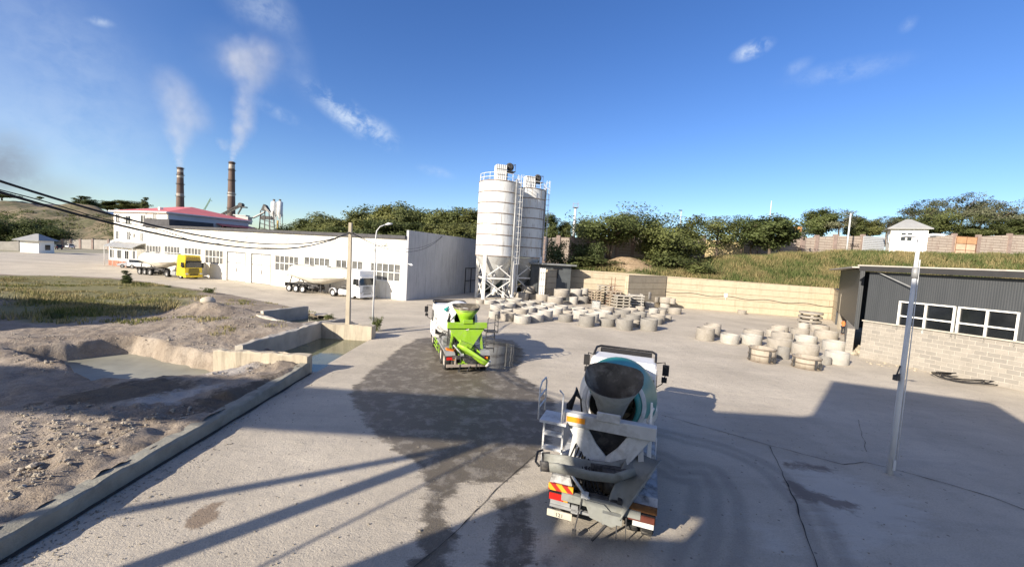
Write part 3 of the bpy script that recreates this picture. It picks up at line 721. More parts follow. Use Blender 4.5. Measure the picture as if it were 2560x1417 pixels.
def panel_wall_mat(name, c1, c2, gap, w, h, sc=1., rot=False, mortar=.012, bump=.012, dirt=None):
    m = bpy.data.materials.new(name); t = NT(m); b = t.n['Principled BSDF']; tc = t.new('ShaderNodeTexCoord').outputs['Object']
    mp_ = t.new('ShaderNodeSeparateXYZ'); t.link(tc, mp_.inputs[0]); c_ = t.new('ShaderNodeCombineXYZ'); t.link(t.math('ADD', mp_.outputs[0], mp_.outputs[1]), c_.inputs[0]); t.link(mp_.outputs[2], c_.inputs[1])
    br = t.new('ShaderNodeTexBrick'); t.link(c_.outputs[0], br.inputs['Vector']); br.inputs['Scale'].default_value = 1
    br.inputs['Brick Width'].default_value = w; br.inputs['Row Height'].default_value = h; br.inputs['Mortar Size'].default_value = mortar; br.inputs['Mortar Smooth'].default_value = .2
    br.inputs['Color1'].default_value = (*c1, 1); br.inputs['Color2'].default_value = (*c2, 1); br.inputs['Mortar'].default_value = (*gap, 1); br.inputs['Bias'].default_value = 0
    n1 = t.noise(tc, 1.4, 6, .7, .2); n2 = t.noise(t.mapping(tc, (2.5, 2.5, .3)), .8, 6, .7)
    o = t.mix(t.math('MULTIPLY', t.ramp(n1, .45, .72), .4), br.outputs['Color'], tuple(v * .55 for v in c1))
    if dirt: o = t.mix(t.math('MULTIPLY', t.ramp(n2, .52, .72), .5), o, dirt)
    t.link(o, b.inputs['Base Color']); b.inputs['Roughness'].default_value = .92; b.inputs['Specular IOR Level'].default_value = .2
    bn = t.new('ShaderNodeBump'); bn.inputs['Distance'].default_value = bump
    t.link(t.math('ADD', t.math('MULTIPLY', br.outputs['Fac'], -1), t.math('MULTIPLY', n1, .6)), bn.inputs['Height']); t.link(bn.outputs[0], b.inputs['Normal']); return m
RETW = panel_wall_mat('retaining_wall_concrete', (.47, .41, .3), (.44, .38, .28), (.3, .25, .18), 26.0, .95, mortar=.03, bump=.03, dirt=(.33, .27, .18))
rzw = math.atan2(wd_.y, wd_.x)
def wall_block(name, p, q, w, h0, h1, m, label, cat='wall', group=None):
    p, q = Vector((p[0], p[1], 0)), Vector((q[0], q[1], 0)); L = (q - p).length; d = q - p
    mb = MB(); mb.add([(0, -w / 2, 0), (L, -w / 2, 0), (L, w / 2, 0), (0, w / 2, 0), (0, -w / 2, h0), (L, -w / 2, h1), (L, w / 2, h1), (0, w / 2, h0)],
                      [(0, 3, 2, 1), (4, 5, 6, 7), (0, 1, 5, 4), (1, 2, 6, 5), (2, 3, 7, 6), (3, 0, 4, 7)])
    o = mb.build(name, m, None, p, math.atan2(d.y, d.x)); return tag(o, label, cat, group)
wall_block('retaining_wall', Wa, Wb, .5, 5.05, 4.75, RETW, 'long cream concrete retaining wall below the grassy bank', 'wall', 'concrete yard walls')
l0 = P(1363, 720, 62); wall_block('retaining_wall', (l0.x, 61.5), (Wa.x + .3, Wa.y + .05), .4, 4.9, 5.0, RETW, 'short shaded retaining wall beside the dark shed', 'wall', 'concrete yard walls')
dv0 = G(1562, 770); dv1 = Wa + wd_ * onplane(1660, 700, (Wa.x, Wa.y), (wd_.x, wd_.y))[0]
wall_block('partition_wall', (dv0.x, dv0.y), (dv1.x, dv1.y - .3), .6, 4.9, 4.95, RETW, 'concrete partition wall standing out between the two ring bays', 'wall', 'concrete yard walls')
w3 = P(2112, 780, 50.5); wall_block('retaining_wall', (Wb.x + .1, Wb.y - .2), (w3.x, w3.y), .5, 4.75, 4.5, RETW, 'return of the retaining wall running to the dark hall', 'wall', 'concrete yard walls')
wcb = MB(); rs = []
for k in range(40):
    p_ = Wa + wd_ * (WL * (.33 + .67 * k / 39)) - wn_ * .3; rs.append((p_.x, p_.y, 2.5 - .5 * k / 39 + .12 * math.sin(k * .8)))
tag(wcb.tube(rs, .035, 5).build('power_cable', BLACK), 'black cable strung along the cream retaining wall', 'cable')
jb = MB(); p_ = Wa + wd_ * onplane(1812, 747, (Wa.x, Wa.y), (wd_.x, wd_.y))[0] - wn_ * .3; jb.box((p_.x, p_.y, 2.55), (.45, .2, .6)); jb.bar((p_.x, p_.y, 2.3), (p_.x, p_.y, 1.8), .05)
tag(jb.build('junction_box', W_FR), 'small white junction box on the retaining wall', 'box')

# ------------------------------------------------------------------ dark hall on the right
HA = G(2148, 892); HB = G(2600, 986); hd = (HB - HA).normalized(); RH = math.atan2(hd.y, hd.x)    # local x towards the camera, local +y = to the right
hall = thing('industrial_hall', 'dark grey sheet-metal hall on a grey block plinth with white framed windows', 'hall', HA, RH)
SHEET = bpy.data.materials.new('dark_corrugated_sheet'); t = NT(SHEET); b = t.n['Principled BSDF']; tc = t.new('ShaderNodeTexCoord').outputs['Object']
wv = t.new('ShaderNodeTexWave'); wv.bands_direction = 'X'; wv.inputs['Scale'].default_value = 2.6; t.link(tc, wv.inputs['Vector'])
t.link(t.mix(t.ramp(t.noise(t.mapping(tc, (2, 2, .25)), .9, 5, .7), .35, .75), (.034, .039, .044), (.046, .051, .057)), b.inputs['Base Color']); b.inputs['Roughness'].default_value = .5
bn = t.new('ShaderNodeBump'); bn.inputs['Distance'].default_value = .004; t.link(wv.outputs[0], bn.inputs['Height']); t.link(bn.outputs[0], b.inputs['Normal'])
BLOCK = panel_wall_mat('grey_block_masonry', (.33, .305, .265), (.25, .235, .21), (.4, .37, .32), .6, .3, mortar=.03, bump=.015)
HL = 30; hz1 = 7.05
def hsz(x, y): return onplane(x, y, (HA.x, HA.y), (hd.x, hd.y))
print('hall', HA, HB, [hsz(*p) for p in ((2248, 752), (2246, 826), (2550, 775), (2546, 861), (2150, 797), (2560, 868), (2145, 672), (2560, 690))])
mb = MB(); mb.bb(0, HL, 0, 18, 0, 3.0); mb.build('block_plinth', BLOCK, hall)
mb = MB(); mb.bb(-.05, HL, -.12, .0, 3.0, 3.1); mb.build('plinth_ledge', CONC, hall)
hw = []
sA, zA = hsz(2248, 752); sB, zB = hsz(2390, 762); sC, zC = hsz(2396, 764); sD, zD = hsz(2551, 775)
zb0 = hsz(2246, 826)[1]
mb = MB(); mb.bb(0, sA, .1, .35, 3.0, hz1); mb.bb(sD, HL, .1, .35, 3.0, hz1); mb.bb(sA, sD, .1, .35, 3.0, zb0); mb.bb(sA, sD, .1, .35, zA, hz1); mb.bb(0, HL, .35, 18, 3.0, 3.2)
mb.bb(0, .3, .35, 18, 3.2, hz1); mb.build('sheet_wall', SHEET, hall)
for a, c in ((sA, sB), (sC, sD)):
    f = MB(); mid = (a + c) / 2; z0, z1 = zb0, zA
    for xx in (a + .05, mid, c - .05): f.bb(xx - .055, xx + .055, .0, .2, z0, z1)
    for z_ in (z0 + .05, z0 + (z1 - z0) * .5, z1 - .05): f.bb(a, c, .01, .19, z_ - .05, z_ + .05)
    w_ = f.build('window', W_FR, hall); p_ = MB(); p_.bb(a, c, .22, .25, z0, z1); p_.build('pane', glass_mat('dark_hall_glass', (.012, .014, .016), .08), w_)
# recessed bay at the far end of the hall
Mh = Matrix.Rotation(-RH, 4, 'Z') @ Matrix.Translation(-HA)
def hl(px, Yd, z): p = P(px, 700, Yd); p.z = z; return Mh @ p
F_, N_ = hl(2100, 54, 0), hl(2149, 35, 0); e_ = (F_ - N_).normalized(); n_ = Vector((e_.y, -e_.x, 0)) * -.3
if n_.y < 0: n_ = -n_
mb = MB(); mb.prism([N_ + Vector((0, 0, 2.0)), F_ + Vector((0, 0, 2.0)), F_ + Vector((0, 0, hz1 + .35)), N_ + Vector((0, 0, hz1 + .2))], n_)
mb.prism([F_ + Vector((0, 0, 0)), F_ + n_ * 12, F_ + n_ * 12 + Vector((0, 0, hz1 + .35)), F_ + Vector((0, 0, hz1 + .35))], e_ * .3)
mb.build('recessed_wall', SHEET, hall)
mb = MB(); o_ = -n_ * 4.0
mb.prism([N_ + o_ * .5 + Vector((0, 0, hz1 + .3)), F_ + e_ * 1.2 + o_ + Vector((0, 0, hz1 + .3)), F_ + e_ * 1.2 + n_ * 40 + Vector((0, 0, hz1 + .6)), N_ + n_ * 40 + Vector((0, 0, hz1 + .6))], (0, 0, .12)); mb.build('recess_roof', mat('pale_roof_sheet', (.42, .4, .36), .6, .12, 1, dirt=(.2, .18, .16), dirt_amt=.5), hall)
mb = MB()
pts = [(-.6, hz1 + .42), (HL, hz1 + .5)]
for (a, za), (c, zc) in zip(pts[:-1], pts[1:]):
    ya = -.5 if a > -1 else -.1
    mb.add([(a, ya, za), (c, ya, zc), (c, 18, zc), (a, 18, za), (a, ya, za + .1), (c, ya, zc + .1), (c, 18, zc + .1), (a, 18, za + .1)],
           [(0, 1, 2, 3), (4, 5, 6, 7), (0, 1, 5, 4), (2, 3, 7, 6), (0, 3, 7, 4), (1, 2, 6, 5)])
mb.build('roof', mat('pale_roof_sheet', (.42, .4, .36), .6, .12, 1, dirt=(.2, .18, .16), dirt_amt=.5), hall)
mb = MB(); mb.bb(-.5, HL, -.45, .1, hz1 + .04, hz1 + .46); mb.build('eaves', mat('eaves_black', (.03, .03, .032), .6), hall)
mb = MB(); mb.bar((.6, -.1, hz1), (3.0, -.35, hz1 - 1.1), .06); mb.build('brace', GREY_STEEL, hall)
cp = P(2108, 790, 49.5)
o = MB().bb(-.35, .35, -.35, .35, 0, 4.4).build('gate_pillar', CONC_W, None, (cp.x, cp.y, 0), rzw); bevel(o, .03); tag(o, 'square cream concrete pillar where the retaining wall meets the dark hall', 'pillar')
lw = G(2152, 905)
wall_block('stone_wall', (cp.x + .4, cp.y - .3), (HA.x - .15, HA.y + .9), .5, 2.0, 2.2, BLOCK, 'rough block wall between the cream pillar and the dark hall', 'wall', 'concrete yard walls')

# ------------------------------------------------------------------ silos
SILO_W = bpy.data.materials.new('silo_white_paint'); t = NT(SILO_W); b = t.n['Principled BSDF']; tc = t.new('ShaderNodeTexCoord').outputs['Object']
n1 = t.noise(t.mapping(tc, (1.6, 1.6, .22)), 1.0, 6, .72, .2); n2 = t.noise(tc, .5, 4); n3 = t.noise(t.mapping(tc, (5, 5, .5)), 1.1, 5, .7)
base = t.mix(t.ramp(n2, .35, .65), (.6, .62, .62), (.68, .695, .69))
base = t.mix(t.math('MULTIPLY', t.ramp(n1, .5, .7), .6), base, (.4, .34, .26)); base = t.mix(t.math('MULTIPLY', t.ramp(n3, .58, .68), .8), base, (.16, .12, .1))
t.link(base, b.inputs['Base Color']); b.inputs['Roughness'].default_value = .55
SILO_R = mat('rusty_silo_ring', (.26, .21, .175), .85, .35, 2)
def silo(loc, label, r, zb, zt, rz):
    s = thing('cement_silo', label, 'silo', loc, rz, 'cement silos')
    n = 7; hh = (zt - zb) / n
    prof = [(r, zb)]
    for k in range(n): prof += [(r, zb + hh * k + .05), (r, zb + hh * (k + 1) - .05)]
    prof += [(r, zt), (.3, zt + .45)]
    MB().lathe(prof, 40).build('shell', SILO_W, s)
    mb = MB()
    for k in range(n + 1): mb.lathe([(r + .003, zb + hh * k - .07), (r + .06, zb + hh * k - .05), (r + .06, zb + hh * k + .05), (r + .003, zb + hh * k + .07)], 40)
    for k in range(n):
        a = random.random() * 6; mb.bar((r * math.cos(a), r * math.sin(a), zb + hh * k), (r * math.cos(a), r * math.sin(a), zb + hh * (k + 1)), .03)
    mb.build('ring_seam', SILO_R, s)
    MB().lathe([(r * .99, zb - .1), (r * .3, zb - 3.7), (.2, zb - 4.3), (.2, zb - 5)], 28).build('hopper_cone', mat('silo_cone_paint', (.5, .51, .5), .6, .1, 1, dirt=(.3, .25, .2), dirt_amt=.5), s)
    q = r * .72
    for sx, sy in ((-1, -1), (1, -1), (1, 1), (-1, 1)):
        MB().bb(sx * q - .2, sx * q + .2, sy * q - .2, sy * q + .2, 0, zb + .2).build('leg', W_PAINT, s)
    mb = MB()
    for (ax, ay), (bx, by) in (((-q, -q), (q, -q)), ((q, -q), (q, q)), ((q, q), (-q, q)), ((-q, q), (-q, -q))):
        m_ = zb * .5
        mb.bar((ax, ay, m_), (bx, by, m_), .2)
        for z0, z1 in ((.2, m_), (m_, zb)): mb.bar((ax, ay, z0), (bx, by, z1), .14); mb.bar((bx, by, z0), (ax, ay, z1), .14)
    mb.build('bracing', W_PAINT, s)
    mb = MB()
    for z_ in (.55, 1.1): mb.torus((0, 0, zt + z_), r - .1, .035, 'z', 36, 5)
    for k in range(16): a = k * math.pi / 8; mb.bar(((r - .1) * math.cos(a), (r - .1) * math.sin(a), zt), ((r - .1) * math.cos(a), (r - .1) * math.sin(a), zt + 1.15), .05)
    mb.build('railing', W_PAINT, s)
    return s
s1 = G(1231, 752); S1 = silo((s1.x, s1.y + 2.6, 0), 'taller white rust-streaked cement silo on braced legs, the sunlit left one', 3.05, 6.5, 17.2, R(18))
s2 = G(1322, 738); S2 = silo((s1.x + 4.5, s1.y + 2.6 + 5.0, 0), 'white cement silo in the shade of its twin, with a pipe down its side', 2.75, 6.6, 17.3, R(18))
for S_o, zt_, tall in ((S1, 17.2, 2.7), (S2, 17.3, 2.2)):
    mb = MB(); mb.bb(-.75, .75, -.7, .7, zt_ + .3, zt_ + tall); fh = mb.build('filter_house', W_PAINT, S_o)
    mb = MB()
    for x in (-.75 + .3 * k for k in range(6)): mb.bb(x - .02, x + .02, -.73, -.7, zt_ + .6, zt_ + tall)
    for z_ in (1.2, 2.0): mb.bb(-.75, .75, -.725, -.7, zt_ + z_, zt_ + z_ + .06)
    mb.build('vent_grille', DARK_STEEL, fh)
    mb = MB(); mb.torus((1.35, -.2, zt_ + tall - .1), .42, .2, 'y', 16, 8); mb.cyl((1.35, -.6, zt_ + tall - .1), (1.35, .3, zt_ + tall - .1), .3, None, 14); mb.build('fan', DARK_STEEL, fh); mb = MB()
    mb.bb(.75, 2.1, -.8, .8, zt_ + tall - .85, zt_ + tall - .78); mb.bb(.8, .95, -.6, .5, zt_ + .6, zt_ + tall - .85)
    for x, y in ((2.05, -.75), (2.05, .75), (1.4, -.75)): mb.bar((x, y, zt_ + tall - .8), (x, y, zt_ + tall + .25), .05)
    mb.bar((.8, -.75, zt_ + tall + .2), (2.05, -.75, zt_ + tall + .2), .05); mb.bar((2.05, -.75, zt_ + tall + .2), (2.05, .75, zt_ + tall + .2), .05)
    mb.build('service_platform', DARK_STEEL, fh)
# pipe and caged ladder between the silos
def ladder(mb, x, y, z0, z1, w=.5, cage=True, step=.35, nrm=(0, -1)):
    nx_, ny_ = nrm; tx, ty = -ny_, nx_
    for s in (-1, 1): mb.bar((x + tx * s * w / 2, y + ty * s * w / 2, z0), (x + tx * s * w / 2, y + ty * s * w / 2, z1), .06)
    k = z0 + .2
    while k < z1: mb.bar((x - tx * w / 2, y - ty * w / 2, k), (x + tx * w / 2, y + ty * w / 2, k), .035); k += step
    if cage:
        zz_ = z0 + 2.2
        rad = w * .72
        while zz_ < z1 + .9:
            pts = [(x + nx_ * rad * math.sin(a) * 1.6 + tx * rad * math.cos(a), y + ny_ * rad * math.sin(a) * 1.6 + ty * rad * math.cos(a), zz_) for a in (math.pi * i / 8 for i in range(9))]
            mb.tube(pts, .022, 4); zz_ += .9
        for a in (math.pi * i / 4 for i in range(5)):
            o_ = (x + nx_ * rad * math.sin(a) * 1.6 + tx * rad * math.cos(a), y + ny_ * rad * math.sin(a) * 1.6 + ty * rad * math.cos(a))
            mb.bar((*o_, z0 + 2.2), (*o_, z1 + .9), .03)
mb = MB(); ladder(mb, 2.35, -2.35, 3.3, 17.5, .55, True, .35, (.6, -.8)); mb.build('ladder', W_PAINT, S1)
mb = MB(); mb.cyl((1.75, -2.75, 1.0), (1.75, -2.75, 17.6), .13, None, 8); mb.tube([(2.75, -1.95, .3), (2.75, -1.95, 16.5)], .07, 6); mb.build('fill_pipe', GREY_STEEL, S1)
mb = MB(); ladder(mb, 2.85, -.5, 4, 18.2, .5, True, .35, (.95, -.3)); mb.build('ladder', W_PAINT, S2)
mb = MB(); mb.cyl((2.3, -1.75, .5), (2.3, -1.75, 17.6), .12, None, 8); mb.build('fill_pipe', GREY_STEEL, S2)
mb = MB(); mb.cyl((-.9, -1.6, 1.0), (-.5, -1.6, 3.8), .12, None, 8); mb.cyl((.3, -1.9, .9), (-.9, -1.3, 2.4), .16, None, 8); mb.cyl((0, 0, .6), (0, 0, 1.9), .3, .25, 10); mb.build('outlet_pipe', W_PAINT, S1)
# dark shed right of the silos
sh = P(1352, 700, 62)
shd = thing('shed', 'dark flat-roofed shed beside the cement silos', 'shed', (sh.x - 1.5, sh.y + 1.0, 0), R(10))
MB().bb(0, 6.5, 0, 5, 0, 5.6).build('wall', mat('slate_sheet', (.09, .1, .105), .7, .2, 1), shd)
MB().bb(-.4, 7.2, -.6, 5.3, 5.6, 5.85).build('roof', mat('shed_roof_sheet', (.2, .21, .21), .6, .2, 1), shd)
mb = MB(); mb.bb(4.2, 4.35, -.1, 0, 3.6, 5.2); mb.bb(3.5, 5.0, -.1, 0, 5.0, 5.15); mb.build('bracket', BLACK, shd)
pn = P(1361, 700, 60.5); mb = MB()
for k in range(5): mb.bb(0, .9, -.04, .04, .4 + k * 1.0, .46 + k * 1.0)
for x in (0, .3, .6, .9): mb.bb(x - .03, x + .03, -.04, .04, 0, 5.2)
mb.bb(.05, .85, .05, .09, .1, 5.1, 1)
o = mb.build('metal_screen', [GREY_STEEL, W_PAINT], None, (pn.x - .8, pn.y, 0), R(-14)); tag(o, 'tall pale ribbed screen panel standing between silo legs and shed', 'screen')
# ------------------------------------------------------------------ vehicles
def wheel(parent, x, y, r=.52, w=.3, side=1, dual=False, rim=None, name='wheel'):
    """tyre with tread shoulders and a dished rim; side = +1 when the outer face looks to +x"""
    mb = MB(); M = Matrix.Translation((x, y, r)) @ Matrix.Rotation(R(90 * side), 4, 'Y')
    hw = w / 2
    prof = [(r * .58, -hw * .75), (r * .7, -hw), (r * .93, -hw), (r, -hw * .75), (r, hw * .75), (r * .93, hw), (r * .7, hw), (r * .58, hw * .75)]
    mb.lathe(prof, 28, M)
    for k in range(28):
        a = 2 * math.pi * k / 28; p = M @ Vector((r * math.cos(a), r * math.sin(a), 0)); mb.box(p, (w * .8, .05, .03), Matrix.Rotation(math.atan2(p.z - r, p.y - y) - math.pi / 2, 3, 'X'))
    if dual:
        M2 = Matrix.Translation((x - side * (w + .05), y, r)) @ Matrix.Rotation(R(90 * side), 4, 'Y'); mb.lathe(prof, 28, M2)
    wh_ = mb.build(name, RUBBER, parent)
    d = -.12 if dual else .04
    rb = MB(); rb.lathe([(r * .62, hw * .8), (r * .55, hw * .6), (r * .5, d * .6), (r * .28, d), (r * .26, hw * .7), (r * .12, hw * .9), (0.001, hw * .92)], 24, M)
    for k in range(8):
        a = 2 * math.pi * k / 8; p0 = M @ Vector((r * .38 * math.cos(a), r * .38 * math.sin(a), d)); p1 = M @ Vector((r * .38 * math.cos(a), r * .38 * math.sin(a), d + .04)); rb.cyl(p0, p1, .025, None, 6)
    rb.build('rim', rim or RIM, wh_)
    return wh_
def uch(mb, path, wid, dep, th=.025, mi=0):
    """open trough along a path (list of points), width and depth per point"""
    rings = []
    for i, p in enumerate(path):
        p = Vector(p); d = (Vector(path[min(i + 1, len(path) - 1)]) - Vector(path[max(i - 1, 0)])).normalized()
        sx = d.cross(Vector((0, 0, 1))).normalized(); up = sx.cross(d)
        w, e = wid[i] / 2, dep[i]; o = []; inn = []
        for k in range(9):
            a = math.pi * (1 + k / 8); o.append(p + sx * math.cos(a) * w + up * math.sin(a) * e); inn.append(p + sx * math.cos(a) * (w - th) + up * math.sin(a) * (e - th))
        rings.append(o + inn[::-1])
    return mb.loft(rings, mi)

LIME = mat('lime_green_paint', (.27, .49, .025), .5, .12, 1.5, spec=.4, dirt=(.3, .32, .2), dirt_amt=.55, dirt_scale=2.6, bump=.003, bscale=20)
TEAL = mat('teal_drum_paint', (.012, .21, .185), .4, .12, 2, spec=.5, dirt=(.3, .34, .32), dirt_amt=.25, dirt_scale=2)
HOP_G = mat('hopper_grey_paint', (.25, .26, .24), .6, .14, 2, dirt=(.12, .11, .09), dirt_amt=.75, dirt_scale=2.2, bump=.003, bscale=30)
W_TRUCK = mat('grimy_truck_white', (.54, .55, .54), .5, .1, 2, dirt=(.17, .155, .13), dirt_amt=.68, dirt_scale=2.0, bump=.002, bscale=30)
W_SPLASH = mat('cement_splashed_deck', (.46, .47, .47), .7, .2, 4, dirt=(.07, .065, .06), dirt_amt=.85, dirt_scale=4.5, bump=.004, bscale=40)
HOP_IN = mat('cement_crusted_steel', (.1, .088, .07), .9, .4, 3, dirt=(.4, .37, .3), dirt_amt=.6, dirt_scale=2.4, bump=.02, bscale=9)
DRUM_W = mat('drum_white_paint', (.74, .74, .72), .42, .06, 1.2, spec=.45, dirt=(.5, .47, .41), dirt_amt=.4, dirt_scale=1.6, bump=.003, bscale=4)
CABW = mat('cab_white_paint', (.78, .78, .76), .32, .04, 1.2, spec=.5, dirt=(.5, .46, .4), dirt_amt=.3, dirt_scale=2.2)
ORANGE_P = mat('orange_cloth', (.8, .22, .03), .9, .2, 4)
HATCH = bpy.data.materials.new('hatched_reflector'); t = NT(HATCH); b = t.n['Principled BSDF']; tc = t.new('ShaderNodeTexCoord').outputs['Object']
wv = t.new('ShaderNodeTexWave'); wv.bands_direction = 'X'; wv.inputs['Scale'].default_value = 1.55; t.link(t.mapping(tc, (1, 1, 1), (0, R(45), 0)), wv.inputs['Vector'])
t.link(t.ramp(wv.outputs[0], .49, .51, (.38, .03, .02, 1), (.75, .36, .03, 1)), b.inputs['Base Color']); b.inputs['Roughness'].default_value = .4

HATCH_D = mat('grimy_reflector', (.2, .09, .03), .7, .35, 5, dirt=(.05, .04, .035), dirt_amt=.6, dirt_scale=4)
def cab_shell(mb, x, y0, y1, z0, z1, slope=.22, tuck=.06, mi=0):
    """rounded forward-control cab: lofted side-to-side sections"""
    prof = [(y0, z0), (y1 - .02, z0), (y1 + .02, z0 + .25), (y1, z0 + .9), (y1 - slope, z1 - .22), (y1 - slope - .28, z1 - .03), (y0 + .3, z1), (y0 + .05, z1 - .1), (y0, z1 - .35)]
    secs = []
    for sx, k in ((-1, .12), (-1, .04), (-.9, 0), (.9, 0), (1, .04), (1, .12)):
        cy = (y0 + y1) / 2; cz = (z0 + z1) / 2; f = 1 - k * .5
        secs.append([Vector((x * sx * (1 - (tuck if pz > z1 - .5 else 0)), cy + (py - cy) * f, cz + (pz - cz) * f)) for py, pz in prof])
    return mb.loft(secs, mi, smooth=False)

def mixer(name, label, loc, rz, o):
    T = thing(name, label, 'concrete mixer', loc, rz, 'concrete mixer trucks')
    fm, hm = o['frame'], o['hopper']; L = o.get('L', 8.0)
    # chassis and sub-frame
    mb = MB()
    for s in (-1, 1): mb.bb(s * .43 - .05, s * .43 + .05, .25, L - .6, .78, 1.08); mb.bb(s * .48 - .06, s * .48 + .06, .6, L - 2.2, 1.08, 1.3)
    for y in (.35, 1.2, 2.7, 4, 5.2): mb.bb(-.4, .4, y - .06, y + .06, .82, 1.02)
    for y in (1.1, 2.45, L - 1.3): mb.cyl((-.9, y, .52), (.9, y, .52), .1, None, 8)
    mb.bb(-.7, .7, 1.5, 3.4, .45, .8); mb.bb(-1.0, -.6, 4.1, 5.0, .6, 1.1); mb.cyl((.85, 4.0, .85), (.85, 5.1, .85), .28, None, 12)
    mb.build('chassis', DARK_STEEL, T)
    for y in (1.1, 2.45):
        for s in (-1, 1): wheel(T, s * 1.08, y, .52, .29, s, True, o.get('rim'))
    for s in (-1, 1): wheel(T, s * 1.06, L - 1.3, .52, .3, s, False, o.get('rim'))
    # cab
    c0, c1 = L - 1.95, L
    mb = MB(); cab_shell(mb, 1.22, c0, c1, .72, 2.98); cab = mb.build('cab', CABW, T); bevel(cab, .035, 2)
    mb = MB()
    mb.bb(-.55, .55, c0 - .015, c0 + .01, 1.95, 2.55)
    for s in (-1, 1): mb.prism([(s * 1.215, c1 - .35, 1.75), (s * 1.215, c1 - 1.25, 1.75), (s * 1.19, c1 - 1.25, 2.5), (s * 1.19, c1 - .5, 2.5)], (s * .02, 0, 0))
    mb.add([(-1.05, c1 + .02, 1.75), (1.05, c1 + .02, 1.75), (1.0, c1 - .17, 2.65), (-1.0, c1 - .17, 2.65)], [(0, 1, 2, 3)])
    mb.build('window', CAR_GLASS, cab)
    mb = MB(); mb.tube([(-1.12, c1 - 1.3, 2.98), (-1.14, c1 - .25, 3.06), (-1.0, c1 - .02, 3.08), (1.0, c1 - .02, 3.08), (1.14, c1 - .25, 3.06), (1.12, c1 - 1.3, 2.98)], .045, 6)
    mb.bb(-1.0, 1.0, c1 - .12, c1 + .02, 2.78, 3.02); mb.build('roof_visor', BLACK, cab)
    mb = MB(); mb.bb(-1.12, 1.12, c0 - .22, c0 - .04, 1.05, 1.35); mb.bb(.3, 1.1, c0 - .3, c0 - .03, 1.4, 2.5); mb.build('air_intake', BLACK, cab)
    for s in (-1, 1):
        m_ = MB(); m_.tube([(s * 1.2, c1 - .2, 2.7), (s * 1.5, c1 + .02, 2.72), (s * 1.55, c1 + .02, 2.2), (s * 1.45, c1, 1.85), (s * 1.2, c1 - .15, 1.7)], .02, 6)
        m_.bb(s * 1.55 - .12, s * 1.55 + .12, c1 - .03, c1 + .06, 2.2, 2.62); m_.bb(s * 1.52 - .1, s * 1.52 + .1, c1 - .03, c1 + .06, 1.92, 2.12); m_.build('mirror', BLACK, cab)
        f = MB()
        Mf = Matrix.Translation((0, L - 1.3, .52)) @ Matrix.Rotation(R(90), 4, 'Y')
        f.lathe([(.62, s * .9), (.66, s * .9), (.66, s * 1.22), (.62, s * 1.22)], 16, Mf, a0=R(90), a1=R(270)); f.build('mudguard', BLACK, cab)
    # drum
    ax0, ax1 = Vector((0, L - 2.15, 2.03)), Vector((0, 1.75, 2.72)); d = (ax1 - ax0); DL = d.length; d.normalize()
    Md = Matrix.Translation(ax0) @ d.to_track_quat('Z', 'X').to_matrix().to_4x4()
    k = DL / 4.2
    prof = [(.3, 0), (.72, .0), (.8, .06), (1.08, .75 * k), (1.17, 1.05 * k), (1.19, 1.3 * k), (1.19, 1.9 * k), (1.15, 2.15 * k), (.92, 3.1 * k), (.74, 3.75 * k), (.66, 4.2 * k), (.6, 4.2 * k), (.55, 3.2 * k)]
    mb = MB(); mb.lathe(prof, 48, Md, mifn=lambda i, k_: o['drumfn'](i, Md @ Vector((prof[min(i, 11)][0] * math.cos(2 * math.pi * (k_ + .5) / 48), prof[min(i, 11)][0] * math.sin(2 * math.pi * (k_ + .5) / 48), prof[min(i, 11)][1])) - Md @ Vector((0, 0, prof[min(i, 11)][1]))))
    mb.build('drum', [o['drum'], o['drum2'], HOP_IN], T)
    mb = MB(); mb.lathe([(.76, 3.55 * k), (.87, 3.55 * k), (.87, 3.72 * k), (.76, 3.72 * k)], 48, Md); mb.build('roller_ring', W_DIRTY, T)
    mb = MB()
    for s in (-1, 1):
        p = Md @ Vector((0, 0, 3.63 * k)); mb = MB(); mb.cyl((s * .52, p.y - .12, p.z - .82), (s * .52, p.y + .14, p.z - .86), .16, None, 14); mb.bar((s * .6, p.y, 1.3), (s * .56, p.y, p.z - .85), .16, .2); mb.build('drum_roller', fm, T)
        mb = MB(); mb.bar((s * .9, .95, 1.17), (s * .75, 1.0, 2.4), .13); mb.build('post', fm, T)
    mb = MB(); mb.bb(-.6, .6, L - 2.9, L - 2.15, 1.3, 1.5); mb.bb(-.45, .45, L - 2.5, L - 2.1, 1.5, 2.4)
    mb.build('drum_support', fm, T)
    # rear cross beam with twin V plates
    mb = MB(); mb.bb(-1.12, 1.12, .82, 1.06, 2.36, 2.68); mb.bb(-.28, .28, .76, .82, 2.64, 2.86); beam = mb.build('cross_beam', fm, T); bevel(beam, .015, 1)
    if o.get('reflector'):
        mb = MB(); mb.bb(-1.02, -.56, .8, .819, 2.47, 2.6); mb.build('reflector', AMB_L, beam)
    if o['chute'] == 'fold': mb = MB(); mb.bb(-.6, .6, 1.25, 1.4, 1.35, 2.3); mb.bb(-.3, .3, 1.4, 2.0, 1.2, 1.9); mb.build('shade_backing', DARK_STEEL, T)  # added dark box standing for the shade between the V plates
    nt = o['notch']; mb = MB()
    for s in (-1, 1):
        mb.prism([(s * 1.02, .93, 2.38), (s * nt, .93, 2.38), (s * nt * .5, .9, 2.38 - nt * .75), (0, .88, 2.38 - nt * 1.25), (0, .72, 1.32), (s * .27, .72, 1.32)], (0, .05, 0))
        mb.prism([(s * 1.02, .98, 2.38), (s * .27, .77, 1.32), (s * .27, 1.25, 1.5), (s * .85, 1.45, 2.38)], (s * .03, 0, 0))
    mb.build('v_plate', fm if not o.get('vmat') else o['vmat'], T)
